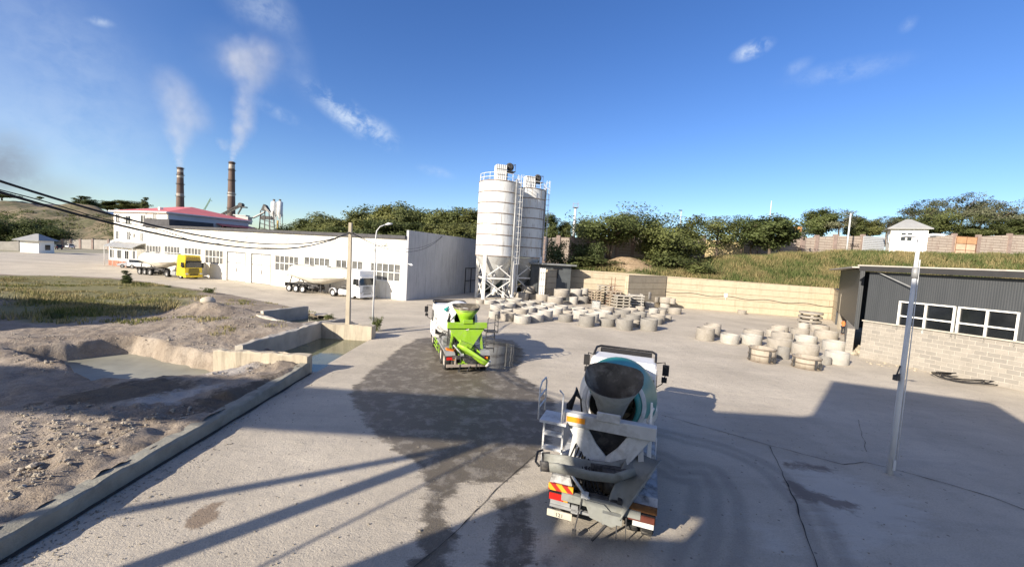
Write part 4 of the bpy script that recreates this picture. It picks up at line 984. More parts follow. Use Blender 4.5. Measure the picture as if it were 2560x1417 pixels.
    # hopper
    def hr(rx, ry, cy, cz, zf, n=28, pin=.2):
        out = []
        for i in range(n):
            a = 2 * math.pi * i / n; sn, cs = math.sin(a), math.cos(a); e = .55 if (sn > 0 and pin) else 1.
            sn2 = math.copysign(abs(sn) ** e, sn); cs2 = math.copysign(abs(cs) ** (.8 if pin else 1), cs)
            out.append(Vector((rx * (1 - pin * .5 * (1 - sn)) * cs2, cy + ry * sn2, cz + zf * sn2 + .03 * noise.noise(Vector((a * 2, rx, 1))) * (pin > 0))))
        return out
    W_ = o['hw']; zf = o['hzf']; RY = o.get('hry', .66); HD = o.get('hdz', 0)
    rgs = [hr(.27, .26, 1.45, 2.5, 0, pin=0), hr(W_ * .6, RY * .64, 1.42, 3.0, zf * .4), hr(W_, RY, 1.4, 3.42 + HD, zf), hr(W_ - .03, RY - .03, 1.4, 3.42 + HD, zf * .98), hr(W_ * .57, RY * .6, 1.42, 3.02, zf * .4), hr(.25, .24, 1.45, 2.52, 0, pin=0)]
    n = 28; hp = MB(); ob_ = 0
    for rg in rgs: hp.v += [tuple(p) for p in rg]
    for i in range(5):
        for q in range(n):
            q2 = (q + 1) % n; hp.f.append((i * n + q, i * n + q2, (i + 1) * n + q2, (i + 1) * n + q)); hp.m.append(0 if i < (2 if not o.get('darkrim') else 2) else 1); hp.sm.append(i not in (2,))
    hopper = hp.build('hopper', [hm, HOP_IN], T)
    if o.get('darkrim'):
        r2 = [hr(W_ * .93, .62, 1.4, 3.34, zf * .9), hr(W_ + .05, .7, 1.4, 3.56, zf), hr(W_ + .02, .67, 1.4, 3.56, zf), hr(W_ * .9, .6, 1.4, 3.36, zf * .9)]
        MB().loft(r2, cap=False).build('hopper_rim', HOP_IN, hopper)
    # discharge
    ch = MB()
    if o['chute'] == 'fold':
        uch(ch, [(.62, .62, 1.86), (.2, .5, 1.68), (-.3, .42, 1.66), (-.9, .35, 1.7), (-1.45, .3, 1.66)], [.5, .54, .52, .48, .44], [.3, .34, .34, .34, .32], .025)
        c_ = ch.build('chute', o['chutem'], T)
        e_ = MB(); uch(e_, [(-1.3, .32, 1.7), (-1.5, .29, 1.67)], [.52, .48], [.36, .34], .04); e_.tube([(-1.5, .5, 1.75), (-1.62, .45, 1.7), (-1.62, .3, 1.52), (-1.5, .2, 1.48)], .03, 6); e_.build('chute_end', DARK_STEEL, c_)
        sl_ = MB(); uch(sl_, [(.95, .95, 2.0), (.72, .55, 1.72), (.42, .2, 1.15), (.3, .06, .82)], [.75, .72, .56, .44], [.16, .2, .2, .16], .03); sl_.bb(.08, .52, -.02, .1, .66, .86); sl_.build('chute_base', o['chutem'], T)
        sw = MB(); sw.cyl((.2, .75, 1.0), (.2, .75, 1.6), .22, .3, 14); sw.bb(-.32, .5, .6, 1.0, 1.3, 1.62); sw.build('chute_pivot', DARK_STEEL, T)
    else:
        uch(ch, [(-.42, .75, 1.6), (0, .55, 1.48), (.5, .25, 1.16), (.9, .03, .88), (1.14, -.06, .7)], [.8, .8, .68, .55, .5], [.34, .46, .46, .42, .36], .025)
        ch.box((-.1, .72, 1.5), (.72, .35, .22), Matrix.Rotation(R(22), 3, 'Y')); c_ = ch.build('chute', o['chutem'], T)
        e_ = MB(); uch(e_, [(1.11, -.05, .725), (1.2, -.09, .655)], [.55, .55], [.38, .36], .05); e_.build('chute_end', W_DIRTY, c_)
        sl_ = MB(); sl_.prism([(-.75, .55, 1.42), (-.05, .5, 1.42), (.2, .35, .75), (.05, .3, .5), (-.3, .3, .52)], (0, .35, 0)); sl_.bb(-.55, .1, .2, .3, .48, .56); sl_.build('chute_base', o['chutem'], T)
        sw = MB(); sw.cyl((.15, .6, .45), (.15, .6, 1.25), .2, .2, 14); sw.bar((.2, .25, .5), (.75, .1, .85), .06); sw.build('chute_pivot', o['chutem'], T)
    hs_ = MB()
    for i in range(8):
        x = -.75 + .09 * i; q = random.uniform(-.08, .08)
        hs_.tube([(x, .9, 1.9 - .05 * i), (x - .1 + q, .6, 1.5), (x + .05, .42, 1.1), (x + .35 + q, .5, .85), (x + .5, .8, .95)], .022, 5)
    for i in range(5): hs_.tube([(-1.05, 1.0 + .1 * i, 2.4), (-1.1 + .05 * i, 1.2, 2.75 + .07 * i), (-.95, 1.6, 2.9 + .05 * i), (-.9, 2.2, 2.6), (-.8, 2.4, 1.7)], .025, 5)
    hs_.build('hose', BLACK, T)
    rm = MB(); rm.cyl((-.85, .3, 1.55), (-.3, .2, .98), .035, None, 8); rm.cyl((-.35, .22, 1.02), (.12, .2, .5), .06, None, 10); rm.box((-.36, .22, 1.02), (.16, .12, .14)); rm.build('hydraulic_ram', W_DIRTY, T)
    st_ = MB(); st_.bar((-.42, .15, .95), (-.52, .05, .22), .03); st_.box((-.53, .04, .18), (.09, .09, .12)); st_.bar((.4, .1, .8), (.42, .05, .25), .025); st_.bar((.6, .12, .8), (.62, .1, .25), .02)
    st_.bar((.3, .3, .6), (-.1, -.1, .2), .05); st_.build('drop_rod', DARK_STEEL, T)
    bp = MB(); bp.prism([(-.35, .1, .98), (.1, .1, .98), (.5, .1, .62), (.3, .1, .5), (-.2, .1, .6)], (0, .03, 0)); bp.bb(-.9, .9, .16, .3, .8, .98); bp.build('tow_plate', HOP_G if o['chute'] == 'fold' else DARK_STEEL, T)
    # ladder with a platform
    s = o['ladder']; lm = o['ladderm']; la = MB(); x0, x1 = s * 1.12, s * 1.62; lz = o.get('lz', 0)
    y_ = .95
    for x in (x0, x1): la.bar((x, y_, .95), (x, y_, 2.2), .045)
    for z_ in (1.2, 1.52, 1.84): la.bb(min(x0, x1), max(x0, x1), y_ - .1, y_ + .08, z_ - .025, z_ + .025)
    la.bb(min(x0, x1) - .06, max(x0, x1) + .12, y_ - .3, y_ + .42, 2.14, 2.2)
    xo = x1 + s * .1
    la.tube([(xo, y_ - .28, 2.2), (xo, y_ - .28, 3.0), (xo, y_ - .1, 3.12), (xo, y_ + .3, 3.12), (xo, y_ + .4, 3.0), (xo, y_ + .4, 2.2)], .022, 6)
    for z_ in (2.5, 2.78): la.bar((xo, y_ - .28, z_), (xo, y_ + .4, z_), .03)
    la.tube([(x0, y_ - .25, 2.2), (x0, y_ - .25, 2.92), (x0 + s * .12, y_ - .1, 2.96)], .022, 6)
    la.v = [(p[0], p[1], p[2] + lz * min(1, max(0, (p[2] - .95) / 1.2))) for p in la.v]
    la.build('ladder', lm, T)
    ra = MB()
    for xx, dz in ((.98, 0), (1.05, .05)): ra.bar((-s * xx, 1.0 + 3 * dz, 1.35), (-s * (xx - .08 * (dz > 0)), 1.3 + 2 * dz, 3.05 + dz), .055)
    ra.tube([(-s * 1.02, 1.3, 3.0), (-s * .9, 1.45, 2.6), (-s * 1.08, 1.1, 2.3)], .03, 6); ra.build('guide_rail', lm if o['chute'] != 'fold' else W_PAINT, T)
    # fenders, lamps, plates
    for s in (-1, 1):
        f = MB(); y0, y1 = .55, 4.0
        f.bb(s * .98 - .27, s * .98 + .27, y0, y1, 1.14, 1.17); f.bb(s * 1.235 - .012, s * 1.235 + .012, y0, y1, 1.04, 1.17)
        f.bar((s * .98, y0 + .01, 1.155), (s * .98, .3, .95), .54, .03, up=(0, 0, 1))
        for k in range(7): f.bb(s * .98 - .26, s * .98 + .26, y0 + .35 + k * .5, y0 + .37 + k * .5, 1.17, 1.18)
        fe = f.build('mudguard', o['fender'], T)
        if s == (1 if o['chute'] == 'fold' else -1):
            bx = MB(); bx.bb(s * .98 - .22, s * .98 + .2, 1.75, 2.45, 1.18, 1.62); b2 = bx.build('toolbox', o['fender'], T); bevel(b2, .03, 2)
            bx = MB(); bx.tube([(s * .78, 2.55, 1.18), (s * .78, 2.6, 1.75), (s * .9, 2.62, 1.85), (s * 1.1, 2.62, 1.85), (s * 1.2, 2.6, 1.72), (s * 1.2, 2.55, 1.18)], .025, 6)
            for q in range(3): bx.tube([(s * (.86 + .1 * q), 2.75, 1.2), (s * (.86 + .1 * q), 2.9 + .1 * q, 1.6), (s * (.86 + .1 * q), 3.3, 1.62), (s * (.86 + .1 * q), 3.6, 1.2)], .025, 6)
            bx.build('hoop_rack', lm, T)
            wt = MB(); wt.cyl((s * .95, 4.35, 1.75), (s * .95, 5.25, 1.75), .3, None, 18); wt.build('water_tank', CABW, T)
        lp = MB(); lp.bb(s * .92 - .3, s * .92 + .3, .2, .27, .74, .93); lamp = lp.build('tail_lamp_housing', BLACK, T)
        if s == -1 or o['chute'] != 'fold':
            q = MB(); q.bb(s * .92 - .28, s * .92 + .06, .17, .2, .76, .91); q.build('red_lens', RED_L, lamp); q = MB(); q.bb(s * .92 + .07, s * .92 + .17, .17, .2, .76, .91); q.build('amber_lens', AMB_L, lamp)
        else:
            q = MB(); q.bb(s * .92 - .28, s * .92 + .28, .17, .2, .76, .91); q.build('red_lens', mat('dirty_lens', (.1, .03, .02), .6, .3, 4), lamp)
        if o['chute'] == 'fold':
            q = MB(); q.bb(s * .94 - .3, s * .94 + .3, .2, .25, .97, 1.13); q.build('hatched_plate', HATCH if s == -1 else HATCH_D, T)
            if s == 1: q = MB(); q.bb(.74, 1.2, .3, .34, .56, .71); q.build('mud_flap', W_DIRTY, T)
            else: q = MB(); q.bb(-1.18, -.7, .24, .28, .55, .72); q.bb(-.66, -.5, .2, .24, .52, .72); q.bb(-1.0, -.5, .6, 1.0, .62, .78); q.build('mud_flap', GREY_STEEL, T)
        else:
            q = MB(); q.bb(s * .98 - .26, s * .98 + .26, .5, .9, 1.0, 1.14) if s < 0 else q.bb(s * .9 - .3, s * .9 + .3, .35, .4, .95, 1.05); q.build('lamp_box', GREY_STEEL, T)
    if o['chute'] == 'fold':
        q = MB(); q.bb(-1.22, -.62, .14, .17, .36, .52); pl = q.build('number_plate', mat('dusty_number_plate', (.5, .47, .38), .7, .15, 5), T)
        txt(pl, '121', .13, (-.92, .137, .385), o)
        q = MB(); q.bb(-1.18, .2, .2, .28, .56, .62); q.build('bumper', GREY_STEEL, T)
    else:
        q = MB(); q.bb(-1.2, 1.2, .1, .2, .38, .52); q.bb(-.75, -.68, .15, .3, .5, .9); q.bb(.6, .7, .15, .3, .5, .95); q.build('bumper', mat('grimy_bumper', (.36, .31, .26), .7, .2, 4), T)
        q = MB(); q.bb(-.28, .22, .16, .2, .72, .88); q.build('number_plate', mat('dusty_number_plate', (.5, .47, .38), .7, .15, 5), T)
        q = MB(); q.box((-.92, .72, 1.2), (.5, .35, .08), Matrix.Rotation(R(12), 3, 'Y')); q.bar((-.85, .4, 1.2), (-.6, .75, 1.28), .05); q.build('cloth', ORANGE_P, T)
        q = MB()
        for yy in (2.9, 4.2): q.bar((-1.25, yy, .5), (-1.25, yy, 1.0), .05)
        for zz_ in (.5, .75, 1.0): q.bar((-1.25, 2.9 + .6, zz_), (-1.25, 5.2, zz_), .05)
        q.build('side_guard', LIME, T)
    return T
INK = mat('dark_ink', (.06, .05, .05), .7)
def txt(parent, s, size, loc, o=None, rot=(R(90), 0, 0), m=None):
    cu = bpy.data.curves.new('lettering', 'FONT'); cu.body = s; cu.size = size; cu.extrude = .003; cu.align_x = 'CENTER'
    tmp = bpy.data.objects.new('lettering_tmp', cu); C.objects.link(tmp)
    dg = bpy.context.evaluated_depsgraph_get(); me = bpy.data.meshes.new_from_object(tmp.evaluated_get(dg)); bpy.data.objects.remove(tmp)
    ob_ = bpy.data.objects.new('lettering', me); C.objects.link(ob_); me.materials.clear(); me.materials.append(m or INK)
    ob_.parent = parent; ob_.location = loc; ob_.rotation_euler = rot; return ob_

def drum_near(i, d):
    if i >= 11: return 2
    return 1 if d.z + .55 * d.x > (.1 if i < 8 else -.1) and i > 2 else 0
def drum_far(i, d): return 2 if i >= 11 else 0
pN = Vector((2.28, 8.75, 0))
mixer('mixer_truck', 'mixer truck with a teal and white drum and grey hopper, seen from behind and nearest', pN, R(-19), dict(
    frame=W_TRUCK, vmat=W_TRUCK, hopper=HOP_G, drum=DRUM_W, drum2=TEAL, drumfn=drum_near, notch=.52, hw=.82, hzf=.3, chute='fold', hdz=.1, hry=.52, lz=.24, chutem=HOP_G, ladder=-1, ladderm=W_DIRTY, fender=W_SPLASH, reflector=True, L=7.7))
pF = G(1172, 915, .45)
gt = mixer('mixer_truck', 'lime green and white mixer truck standing on the wet patch', (pF.x, pF.y, 0), R(18), dict(
    frame=LIME, hopper=LIME, drum=DRUM_W, drum2=TEAL, drumfn=drum_far, notch=.16, hw=.84, hzf=.06, darkrim=True, chute='down', chutem=LIME, ladder=1, ladderm=DARK_STEEL, fender=GREY_STEEL, L=8.0, rim=mat('dusty_rim', (.55, .5, .43), .7, .1, 3)))
em = MB(); em.prism([(-1.02, 3.2, 3.05), (-.72, 3.0, 3.28), (-.9, 2.75, 2.98)], (-.06, -.02, .05)); em.build('emblem', TEAL, gt)

# ---- tanker articulated trucks: origin under the front bumper, x right, y forward
TANKW = mat('tank_cream_paint', (.74, .7, .6), .5, .06, .7, dirt=(.5, .42, .32), dirt_amt=.55, dirt_scale=.9, spec=.4)
def tanker(name, label, loc, rz, cabm, tankm, rimm, bend, hi, tl, dark=MET_D, star=False):
    T = thing(name, label, 'tanker truck', loc, rz, 'cement tanker trucks')
    B = Matrix.Rotation(R(bend), 4, 'Z')
    piv = Vector((0, -4.6, 0))
    def cabpart(mb):
        mb.v = [tuple((Matrix.Translation(piv) @ B @ Matrix.Translation(-piv)) @ Vector(p)) for p in mb.v]; return mb
    H = 3.75 if hi else 3.7
    mb = MB(); cab_shell(mb, 1.24, -2.25, 0, .42, H, .2, .1); cab = cabpart(mb).build('cab', cabm, T); bevel(cab, .05, 2)
    mb = MB(); mb.add([(-1.14, .03, 1.85), (1.14, .03, 1.85), (1.1, -.13, 2.75), (-1.1, -.13, 2.75)], [(0, 1, 2, 3)]); mb.prism([(-1.16, .02, 1.83), (1.16, .02, 1.83), (1.12, -.14, 2.78), (-1.12, -.14, 2.78)], (0, .012, 0))
    for s in (-1, 1): mb.prism([(s * 1.235, -.3, 1.85), (s * 1.235, -1.2, 1.85), (s * 1.22, -1.15, 2.6), (s * 1.22, -.45, 2.6)], (s * .012, 0, 0))
    cabpart(mb).build('windscreen', CAR_GLASS, cab)
    mb = MB()
    for k in range(5): mb.bb(-.8 + .03 * k, .8 - .03 * k, .03, .07, .95 + .16 * k, 1.04 + .16 * k)
    mb.bb(-.6, .6, .05, .09, .5, .85); cabpart(mb).build('grille', BLACK if not star else GREY_STEEL, cab)
    if star:
        mb = MB(); mb.torus((0, .09, 1.5), .17, .02, 'y', 18, 6)
        for a in (90, 210, 330): mb.bar((0, .09, 1.5), (.17 * math.cos(R(a)), .09, 1.5 + .17 * math.sin(R(a))), .035)
        cabpart(mb).build('star_emblem', GREY_STEEL, cab)
    mb = MB(); mb.bb(-1.15, 1.15, -.08, .12, 2.72, 2.92); cabpart(mb).build('sun_visor', BLACK if hi == 1 else cabm, cab)
    if hi == 1:
        mb = MB(); mb.tube([(-1.0, -.35, 3.3), (-.9, -.2, 3.42), (.9, -.2, 3.42), (1.0, -.35, 3.3)], .04, 6)
        for k in range(6): mb.cyl((-.75 + .3 * k, -.22, 3.42), (-.75 + .3 * k, -.1, 3.42), .1, None, 10)
        mb.bb(-.95, .95, -.3, -.14, 3.0, 3.3); cabpart(mb).build('roof_lights', mat('bronze_bar', (.35, .24, .05), .4, .2, 3), cab)
    for s in (-1, 1):
        mb = MB(); mb.bb(s * 1.0 - .18, s * 1.0 + .18, .02, .06, .72, .95); cabpart(mb).build('headlight', mat('headlight_lens', (.6, .6, .58), .1, .1, 3, spec=.8), cab)
        mb = MB(); mb.bb(s * 1.42 - .1, s * 1.42 + .1, -.32, -.16, 1.75, 2.55); mb.bar((s * 1.2, -.3, 2.6), (s * 1.42, -.25, 2.5), .05); mb.bar((s * 1.2, -.3, 1.8), (s * 1.42, -.25, 1.85), .05); cabpart(mb).build('mirror', BLACK, cab)
    mb = MB(); mb.bb(-1.22, 1.22, -.5, .1, .28, .6); cabpart(mb).build('bumper', cabm, cab)
    mb = MB()
    for s in (-1, 1): mb.bb(s * .42 - .05, s * .42 + .05, -5.8, -2.0, .7, .95)
    mb.cyl((-1.0, -2.5, .75), (-1.0, -4.0, .75), .34, None, 14); mb.cyl((0, -4.6, .95), (0, -4.6, 1.15), .5, None, 14); cabpart(mb).build('tractor_chassis', DARK_STEEL, T)
    mb = MB(); mb.bb(.72, 1.2, -3.9, -2.45, .4, 1.05); fx = cabpart(mb).build('fuel_tank', W_CLEAN if star else GREY_STEEL, T); bevel(fx, .08, 2)
    for y, du in ((-1.35, False), (-4.95, True)):
        for s in (-1, 1):
            w_ = wheel(T, s * 1.05, y, .5, .3, s, du, rimm)
            w_.matrix_local = Matrix.Translation(piv) @ B @ Matrix.Translation(-piv)
            mb = MB(); Mf = Matrix.Translation((0, y, .5)) @ Matrix.Rotation(R(90), 4, 'Y'); mb.lathe([(.58, s * .85), (.62, s * .85), (.62, s * 1.23), (.58, s * 1.23)], 14, Mf, a0=R(95), a1=R(265)); cabpart(mb).build('mudguard', BLACK if y > -2 else (W_CLEAN if star else BLACK), T)
    # trailer: deep-bellied powder tank
    y0 = -2.75; y1 = -tl; secs = []
    for u in (0, .02, .06, .14, .3, .45, .58, .7, .82, .93, .98, 1):
        y = y0 + (y1 - y0) * u
        top = 3.72 - .1 * abs(u - .5); bot = float(np.interp(u, [0, .12, .5, .62, .9, 1], [2.5, 2.15, 1.2, 1.15, 1.75, 2.3]))
        if u in (0, 1): kx, top, bot = .55, top - .5, bot + .35
        elif u in (.02, .98): kx, top, bot = .85, top - .15, bot + .1
        else: kx = 1
        cz, hz = (top + bot) / 2, (top - bot) / 2
        wx = 1.22 * kx
        sec = []
        for q in range(24):
            a = 2 * math.pi * q / 24; sn = math.sin(a); z_ = top - 1.2 + 1.2 * sn if sn > 0 else (top - 1.2) + (top - 1.2 - bot) * sn
            taper = 1 if sn > 0 else 1 - .25 * sn * sn * (1 - (2.4 - bot) * .0)
            sec.append(Vector((wx * math.cos(a) * taper, y, z_)))
        secs.append(sec)
    mb = MB(); mb.loft(secs); tank = mb.build('tank', tankm, T)
    mb = MB(); mb.bb(-.35, .35, y1 + .6, y0 - .6, 3.66, 3.7)
    for k in range(4): mb.cyl((0, y0 - 1.2 - k * (tl - 4.6) / 3, 3.66), (0, y0 - 1.2 - k * (tl - 4.6) / 3, 3.86), .26, None, 12)
    mb.tube([(.38, y1 + .6, 3.85), (.38, y0 - .6, 3.85)], .025, 5)
    mb.build('walkway', GREY_STEEL, tank)
    sm_ = MB()
    for s in (-1, 1): sm_.tube([(s * 1.17, y0 - .4, 2.55), (s * 1.12, (y0 + y1) / 2 - .5, 2.02), (s * 1.17, y1 + .3, 2.62)], .035, 6)
    for u in (.3, .62):
        y = y0 + (y1 - y0) * u; sm_.tube([(1.235 * math.cos(a), y, 2.5 + 1.22 * math.sin(a)) for a in (math.pi * q / 12 for q in range(13))], .02, 5)
    sm_.build('seam', GREY_STEEL, tank)
    mb = MB()
    for s in (-1, 1): mb.bb(s * .5 - .06, s * .5 + .06, y1, y1 + 5.2, .95, 1.2); mb.bb(s * 1.05 - .2, s * 1.05 + .2, y1 - .1, y1 + 3.9, 1.16, 1.22); mb.bar((s * .7, y1 + .4, 1.2), (s * .8, y1 + .9, 2.3), .1); mb.bar((s * .7, y1 + 3.0, 1.2), (s * .8, y1 + 2.6, 2.0), .1)
    mb.bb(-1.1, 1.1, y1 - .1, y1, .7, 1.15); mb.bb(-.4, .4, y0 - 1.6, y0 - .3, 1.15, 1.5); mb.bb(-.5, .5, y1 + 4.2, y1 + 5.4, .5, .95); mb.cyl((.9, y1 + 4.2, .8), (.9, y1 + 5.2, .8), .2, None, 10); mb.bar((.8, y1 + 6.0, .3), (.8, y1 + 6.0, 1.3), .12); mb.bar((-.8, y1 + 6.0, .3), (-.8, y1 + 6.0, 1.3), .12)
    mb.build('trailer_frame', DARK_STEEL, T)
    for k in range(3):
        for s in (-1, 1): wheel(T, s * 1.05, y1 + .75 + 1.22 * k, .5, .36, s, False, rimm)
    return T
YEL = mat('yellow_cab_paint', (.78, .58, .01), .32, .04, 1, spec=.5, dirt=(.6, .45, .08), dirt_amt=.25)
pw = G(925, 749); hdw = Vector((8.6, -3.1)); tanker('tanker_truck', 'white articulated cement tanker parked by the warehouse corner', (pw.x - .2, pw.y + .55, 0), math.atan2(hdw.y, hdw.x) - math.pi / 2, W_CLEAN, TANKW, W_CLEAN, -7, 2, 13.4, star=True)
py_ = G(489, 697.5); hdy = Vector((7.4, -2.2)); tanker('tanker_truck', 'cement tanker truck with a bright yellow cab and cream tank', (py_.x, py_.y + .2, 0), math.atan2(hdy.y, hdy.x) - math.pi / 2, YEL, TANKW, RIM, -5, 1, 12.0)

# ---- cars
def car(name, label, loc, rz, paint, kind='sedan', group=None):
    T = thing(name, label, 'car', loc, rz, group)
    if kind == 'sedan': low = [(-2.2, .35), (2.2, .35), (2.25, .62), (2.0, .82), (1.05, .95), (-1.5, .98), (-2.2, .9)]; top = [(1.05, .93), (.35, 1.42), (-.9, 1.44), (-1.7, .97)]
    elif kind == 'pickup': low = [(-2.6, .45), (2.5, .45), (2.55, .8), (2.4, 1.05), (1.4, 1.15), (-2.6, 1.12)]; top = [(1.3, 1.13), (.65, 1.78), (-2.5, 1.8), (-2.58, 1.13)]
    else: low = [(-2.1, .4), (2.1, .4), (2.12, .75), (1.9, .92), (1.0, 1.02), (-2.05, 1.0)]; top = [(1.0, 1.0), (.3, 1.58), (-1.7, 1.6), (-2.05, 1.0)]
    mb = MB(); mb.prism([(-.86, y, z) for y, z in low], (1.72, 0, 0)); bd = mb.build('body', paint, T); bevel(bd, .07, 2)
    mb = MB(); n = len(top); a = [(-.76 + (.1 if z > 1.2 else 0), y, z) for y, z in top]; b_ = [(.76 - (.1 if z > 1.2 else 0), y, z) for y, z in top]
    mb.add(a + b_, [tuple(range(n)), tuple(n + k for k in reversed(range(n)))] + [(k, n + k, n + (k + 1) % n, (k + 1) % n) for k in range(n)]); cb_ = mb.build('cabin', paint, T); bevel(cb_, .04, 2)
    mb = MB(); zc = top[1][1]; z0 = top[0][1] + .05
    for s in (-1, 1): mb.prism([(s * .755, top[0][0] - .25, z0), (s * .68, top[1][0] - .06, zc - .1), (s * .68, top[2][0] + .08, zc - .1), (s * .755, top[3][0] + .3, z0)], (s * .018, 0, 0))
    mb.prism([(-.66, top[0][0] - .02, z0), (.66, top[0][0] - .02, z0), (.6, top[1][0] + .03, zc - .08), (-.6, top[1][0] + .03, zc - .08)], (0, .03, .02))
    mb.prism([(-.64, top[3][0] + .02, z0), (.64, top[3][0] + .02, z0), (.58, top[2][0] - .04, zc - .08), (-.58, top[2][0] - .04, zc - .08)], (0, -.03, .02)); mb.build('window', CAR_GLASS, T)
    r = .36 if kind == 'pickup' else .32
    for y in (low[1][0] - .85, low[0][0] + .85):
        for s in (-1, 1): wheel(T, s * .8, y, r, .22, s)
    for s in (-1, 1):
        mb = MB(); mb.bb(s * .62 - .2, s * .62 + .2, low[1][0] - .0, low[1][0] + .06, .62, .76); mb.build('headlight', mat('headlight_lens', (.6, .6, .58), .1, .1, 3, spec=.8), T)
        mb = MB(); mb.bb(s * .65 - .18, s * .65 + .18, low[0][0] - .04, low[0][0] + .02, .68, .85); mb.build('tail_light', RED_L, T)
    return T
SILV = mat('silver_car_paint', (.55, .57, .6), .3, .04, 1, metal=.5); BLUEK = mat('dark_car_paint', (.03, .032, .036), .3, .1, 1, spec=.5)
CG = 'cars parked by the office'
c1 = G(327, 670); car('parked_car', 'silver saloon car, middle one of three by the office porch', (c1.x, c1.y + .6, 0), R(105), SILV, 'sedan', CG)
c2 = G(310, 664); car('parked_car', 'white saloon car half hidden behind the silver one', (c2.x, c2.y + 2.4, 0), R(103), CABW, 'sedan', CG)
c3 = G(352, 672); car('parked_car', 'white pickup with a grey canopy beside the warehouse end', (c3.x + .5, c3.y + .5, 0), R(-80), CABW, 'pickup', CG)
c4 = G(219, 622); car('parked_car', 'white hatchback parked against the far yard fence', (c4.x, c4.y - 6, 0), R(60), CABW, 'hatch', 'cars along the far fence')
c5 = G(190, 624); car('parked_car', 'dark car in the shade beside the far fence', (c5.x, c5.y - 6, 0), R(70), BLUEK, 'hatch', 'cars along the far fence')
# ------------------------------------------------------------------ concrete well rings
RC = [mat('ring_concrete_pale', (.4, .385, .35), .9, .14, 1.2, bump=.02, bscale=9, dirt=(.22, .2, .165), dirt_amt=.6, dirt_scale=1.3, vary=.1),
      mat('ring_concrete_warm', (.33, .305, .265), .9, .16, 1.2, bump=.02, bscale=9, dirt=(.19, .165, .13), dirt_amt=.6, dirt_scale=1.3, vary=.12),
      mat('ring_concrete_grey', (.24, .23, .21), .9, .18, 1.2, bump=.02, bscale=9, dirt=(.15, .135, .11), dirt_amt=.6, dirt_scale=1.3, vary=.1)]
TONE = ['pale grey', 'warm beige', 'darker grey']
PROTO = {}
def ring_obj(h, tone):
    """unit-radius ring of height h (prototype per height class and tone)"""
    k = (h, tone)
    if k not in PROTO:
        mb = MB(); ri = .89; v = .02
        mb.lathe([(ri, 0), (1 - v, 0), (1, v), (1, h - v), (1 - v, h), (ri + v, h), (ri, h - v), (ri, 0)], 36)
        mb.lathe([(1.0, h * .1), (1.004, h * .11), (1.004, h * .13), (1.0, h * .14)], 36)
        PROTO[k] = [mb, None]
    mb, o = PROTO[k]
    if o is None: o = PROTO[k][1] = mb.build('concrete_ring', RC[tone]); return o
    c = o.copy(); C.objects.link(c); return c
ORD = 'first second third fourth fifth sixth seventh eighth ninth tenth eleventh twelfth thirteenth fourteenth fifteenth sixteenth'.split()
RINGROWS = []
def rings(lst, z, where, group, fx, fy, k):
    """lst of (left, right, rim, bottom, tone) measured in the photo; z = height of what carries them"""
    out = []
    for l, r, rim, bot, tone in lst:
        x = fx + (l + r) / 2 / k; yb = fy + bot / k; w = (r - l) / k
        p = G(x, yb, z); D = (Vector((p.x, p.y, z)) - Vector((0, 0, HC))).length
        dep = p.y; a = math.atan2(p.x, p.y)
        rad = w * dep / 1000 * math.cos(a) / 2
        rad = max(.42, min(1.15, rad)); u = Vector((p.x, p.y, 0)).normalized()
        c = p + u * rad
        h = (bot - rim) / k * dep / 1000 * .98
        h = max(.28, min(1.15, h)); hc = min((.3, .5, .7, .9, 1.05), key=lambda q: abs(q - h))
        o = ring_obj(hc, tone); o.location = (c.x, c.y, z); o.scale = (rad, rad, h / hc); o.rotation_euler = (random.uniform(-.012, .012), random.uniform(-.012, .012), random.uniform(0, 6))
        out.append((x, o, tone, rad))
    out.sort(key=lambda q: q[0])
    for i, (x, o, tone, rad) in enumerate(out):
        tag(o, f"{TONE[tone]} concrete ring, {ORD[i]} from left {where}", 'concrete ring', group)
F6 = (1180, 660, 4.414)
GA = 'concrete well rings laid out in the yard'
rings([(310, 480, 545, 632, 1), (455, 650, 575, 663, 0), (600, 790, 560, 645, 0), (715, 890, 515, 625, 0), (945, 1115, 560, 640, 2), (1170, 1355, 575, 695, 2), (1400, 1580, 605, 693, 2), (1580, 1775, 610, 735, 2), (1845, 2045, 610, 738, 2)],
      0, 'in front row of the main field', GA, *F6)
rings([(180, 310, 520, 602, 0), (450, 625, 500, 576, 1), (1000, 1110, 520, 575, 1), (1100, 1280, 515, 612, 0), (1240, 1400, 548, 640, 0), (1465, 1640, 557, 615, 2), (1680, 1860, 560, 672, 2), (1940, 2100, 603, 668, 2), (1770, 1830, 625, 700, 1)],
      0, 'in second row of the main field', GA, *F6)
rings([(310, 450, 505, 545, 0), (540, 700, 480, 535, 0), (640, 830, 470, 525, 0), (835, 1000, 490, 560, 0), (1255, 1430, 500, 560, 1), (1330, 1540, 525, 596, 0), (1760, 1925, 535, 612, 2), (1955, 2130, 560, 650, 1), (2130, 2190, 575, 632, 1)],
      0, 'in third row of the main field', GA, *F6)
rings([(195, 360, 452, 512, 0), (300, 480, 435, 492, 0), (430, 590, 435, 482, 1), (770, 900, 462, 505, 1), (900, 1060, 462, 516, 0), (1090, 1245, 482, 522, 0), (1415, 1570, 478, 540, 1), (1570, 1750, 512, 582, 2), (1640, 1830, 495, 545, 1)],
      0, 'in fourth row of the main field', GA, *F6)
rings([(130, 260, 400, 450, 0), (240, 370, 395, 442, 0), (370, 560, 385, 445, 0), (530, 700, 420, 480, 0), (625, 790, 405, 470, 1), (755, 930, 437, 492, 0), (40, 140, 395, 440, 1)],
      0, 'in back row of the main field', GA, *F6)
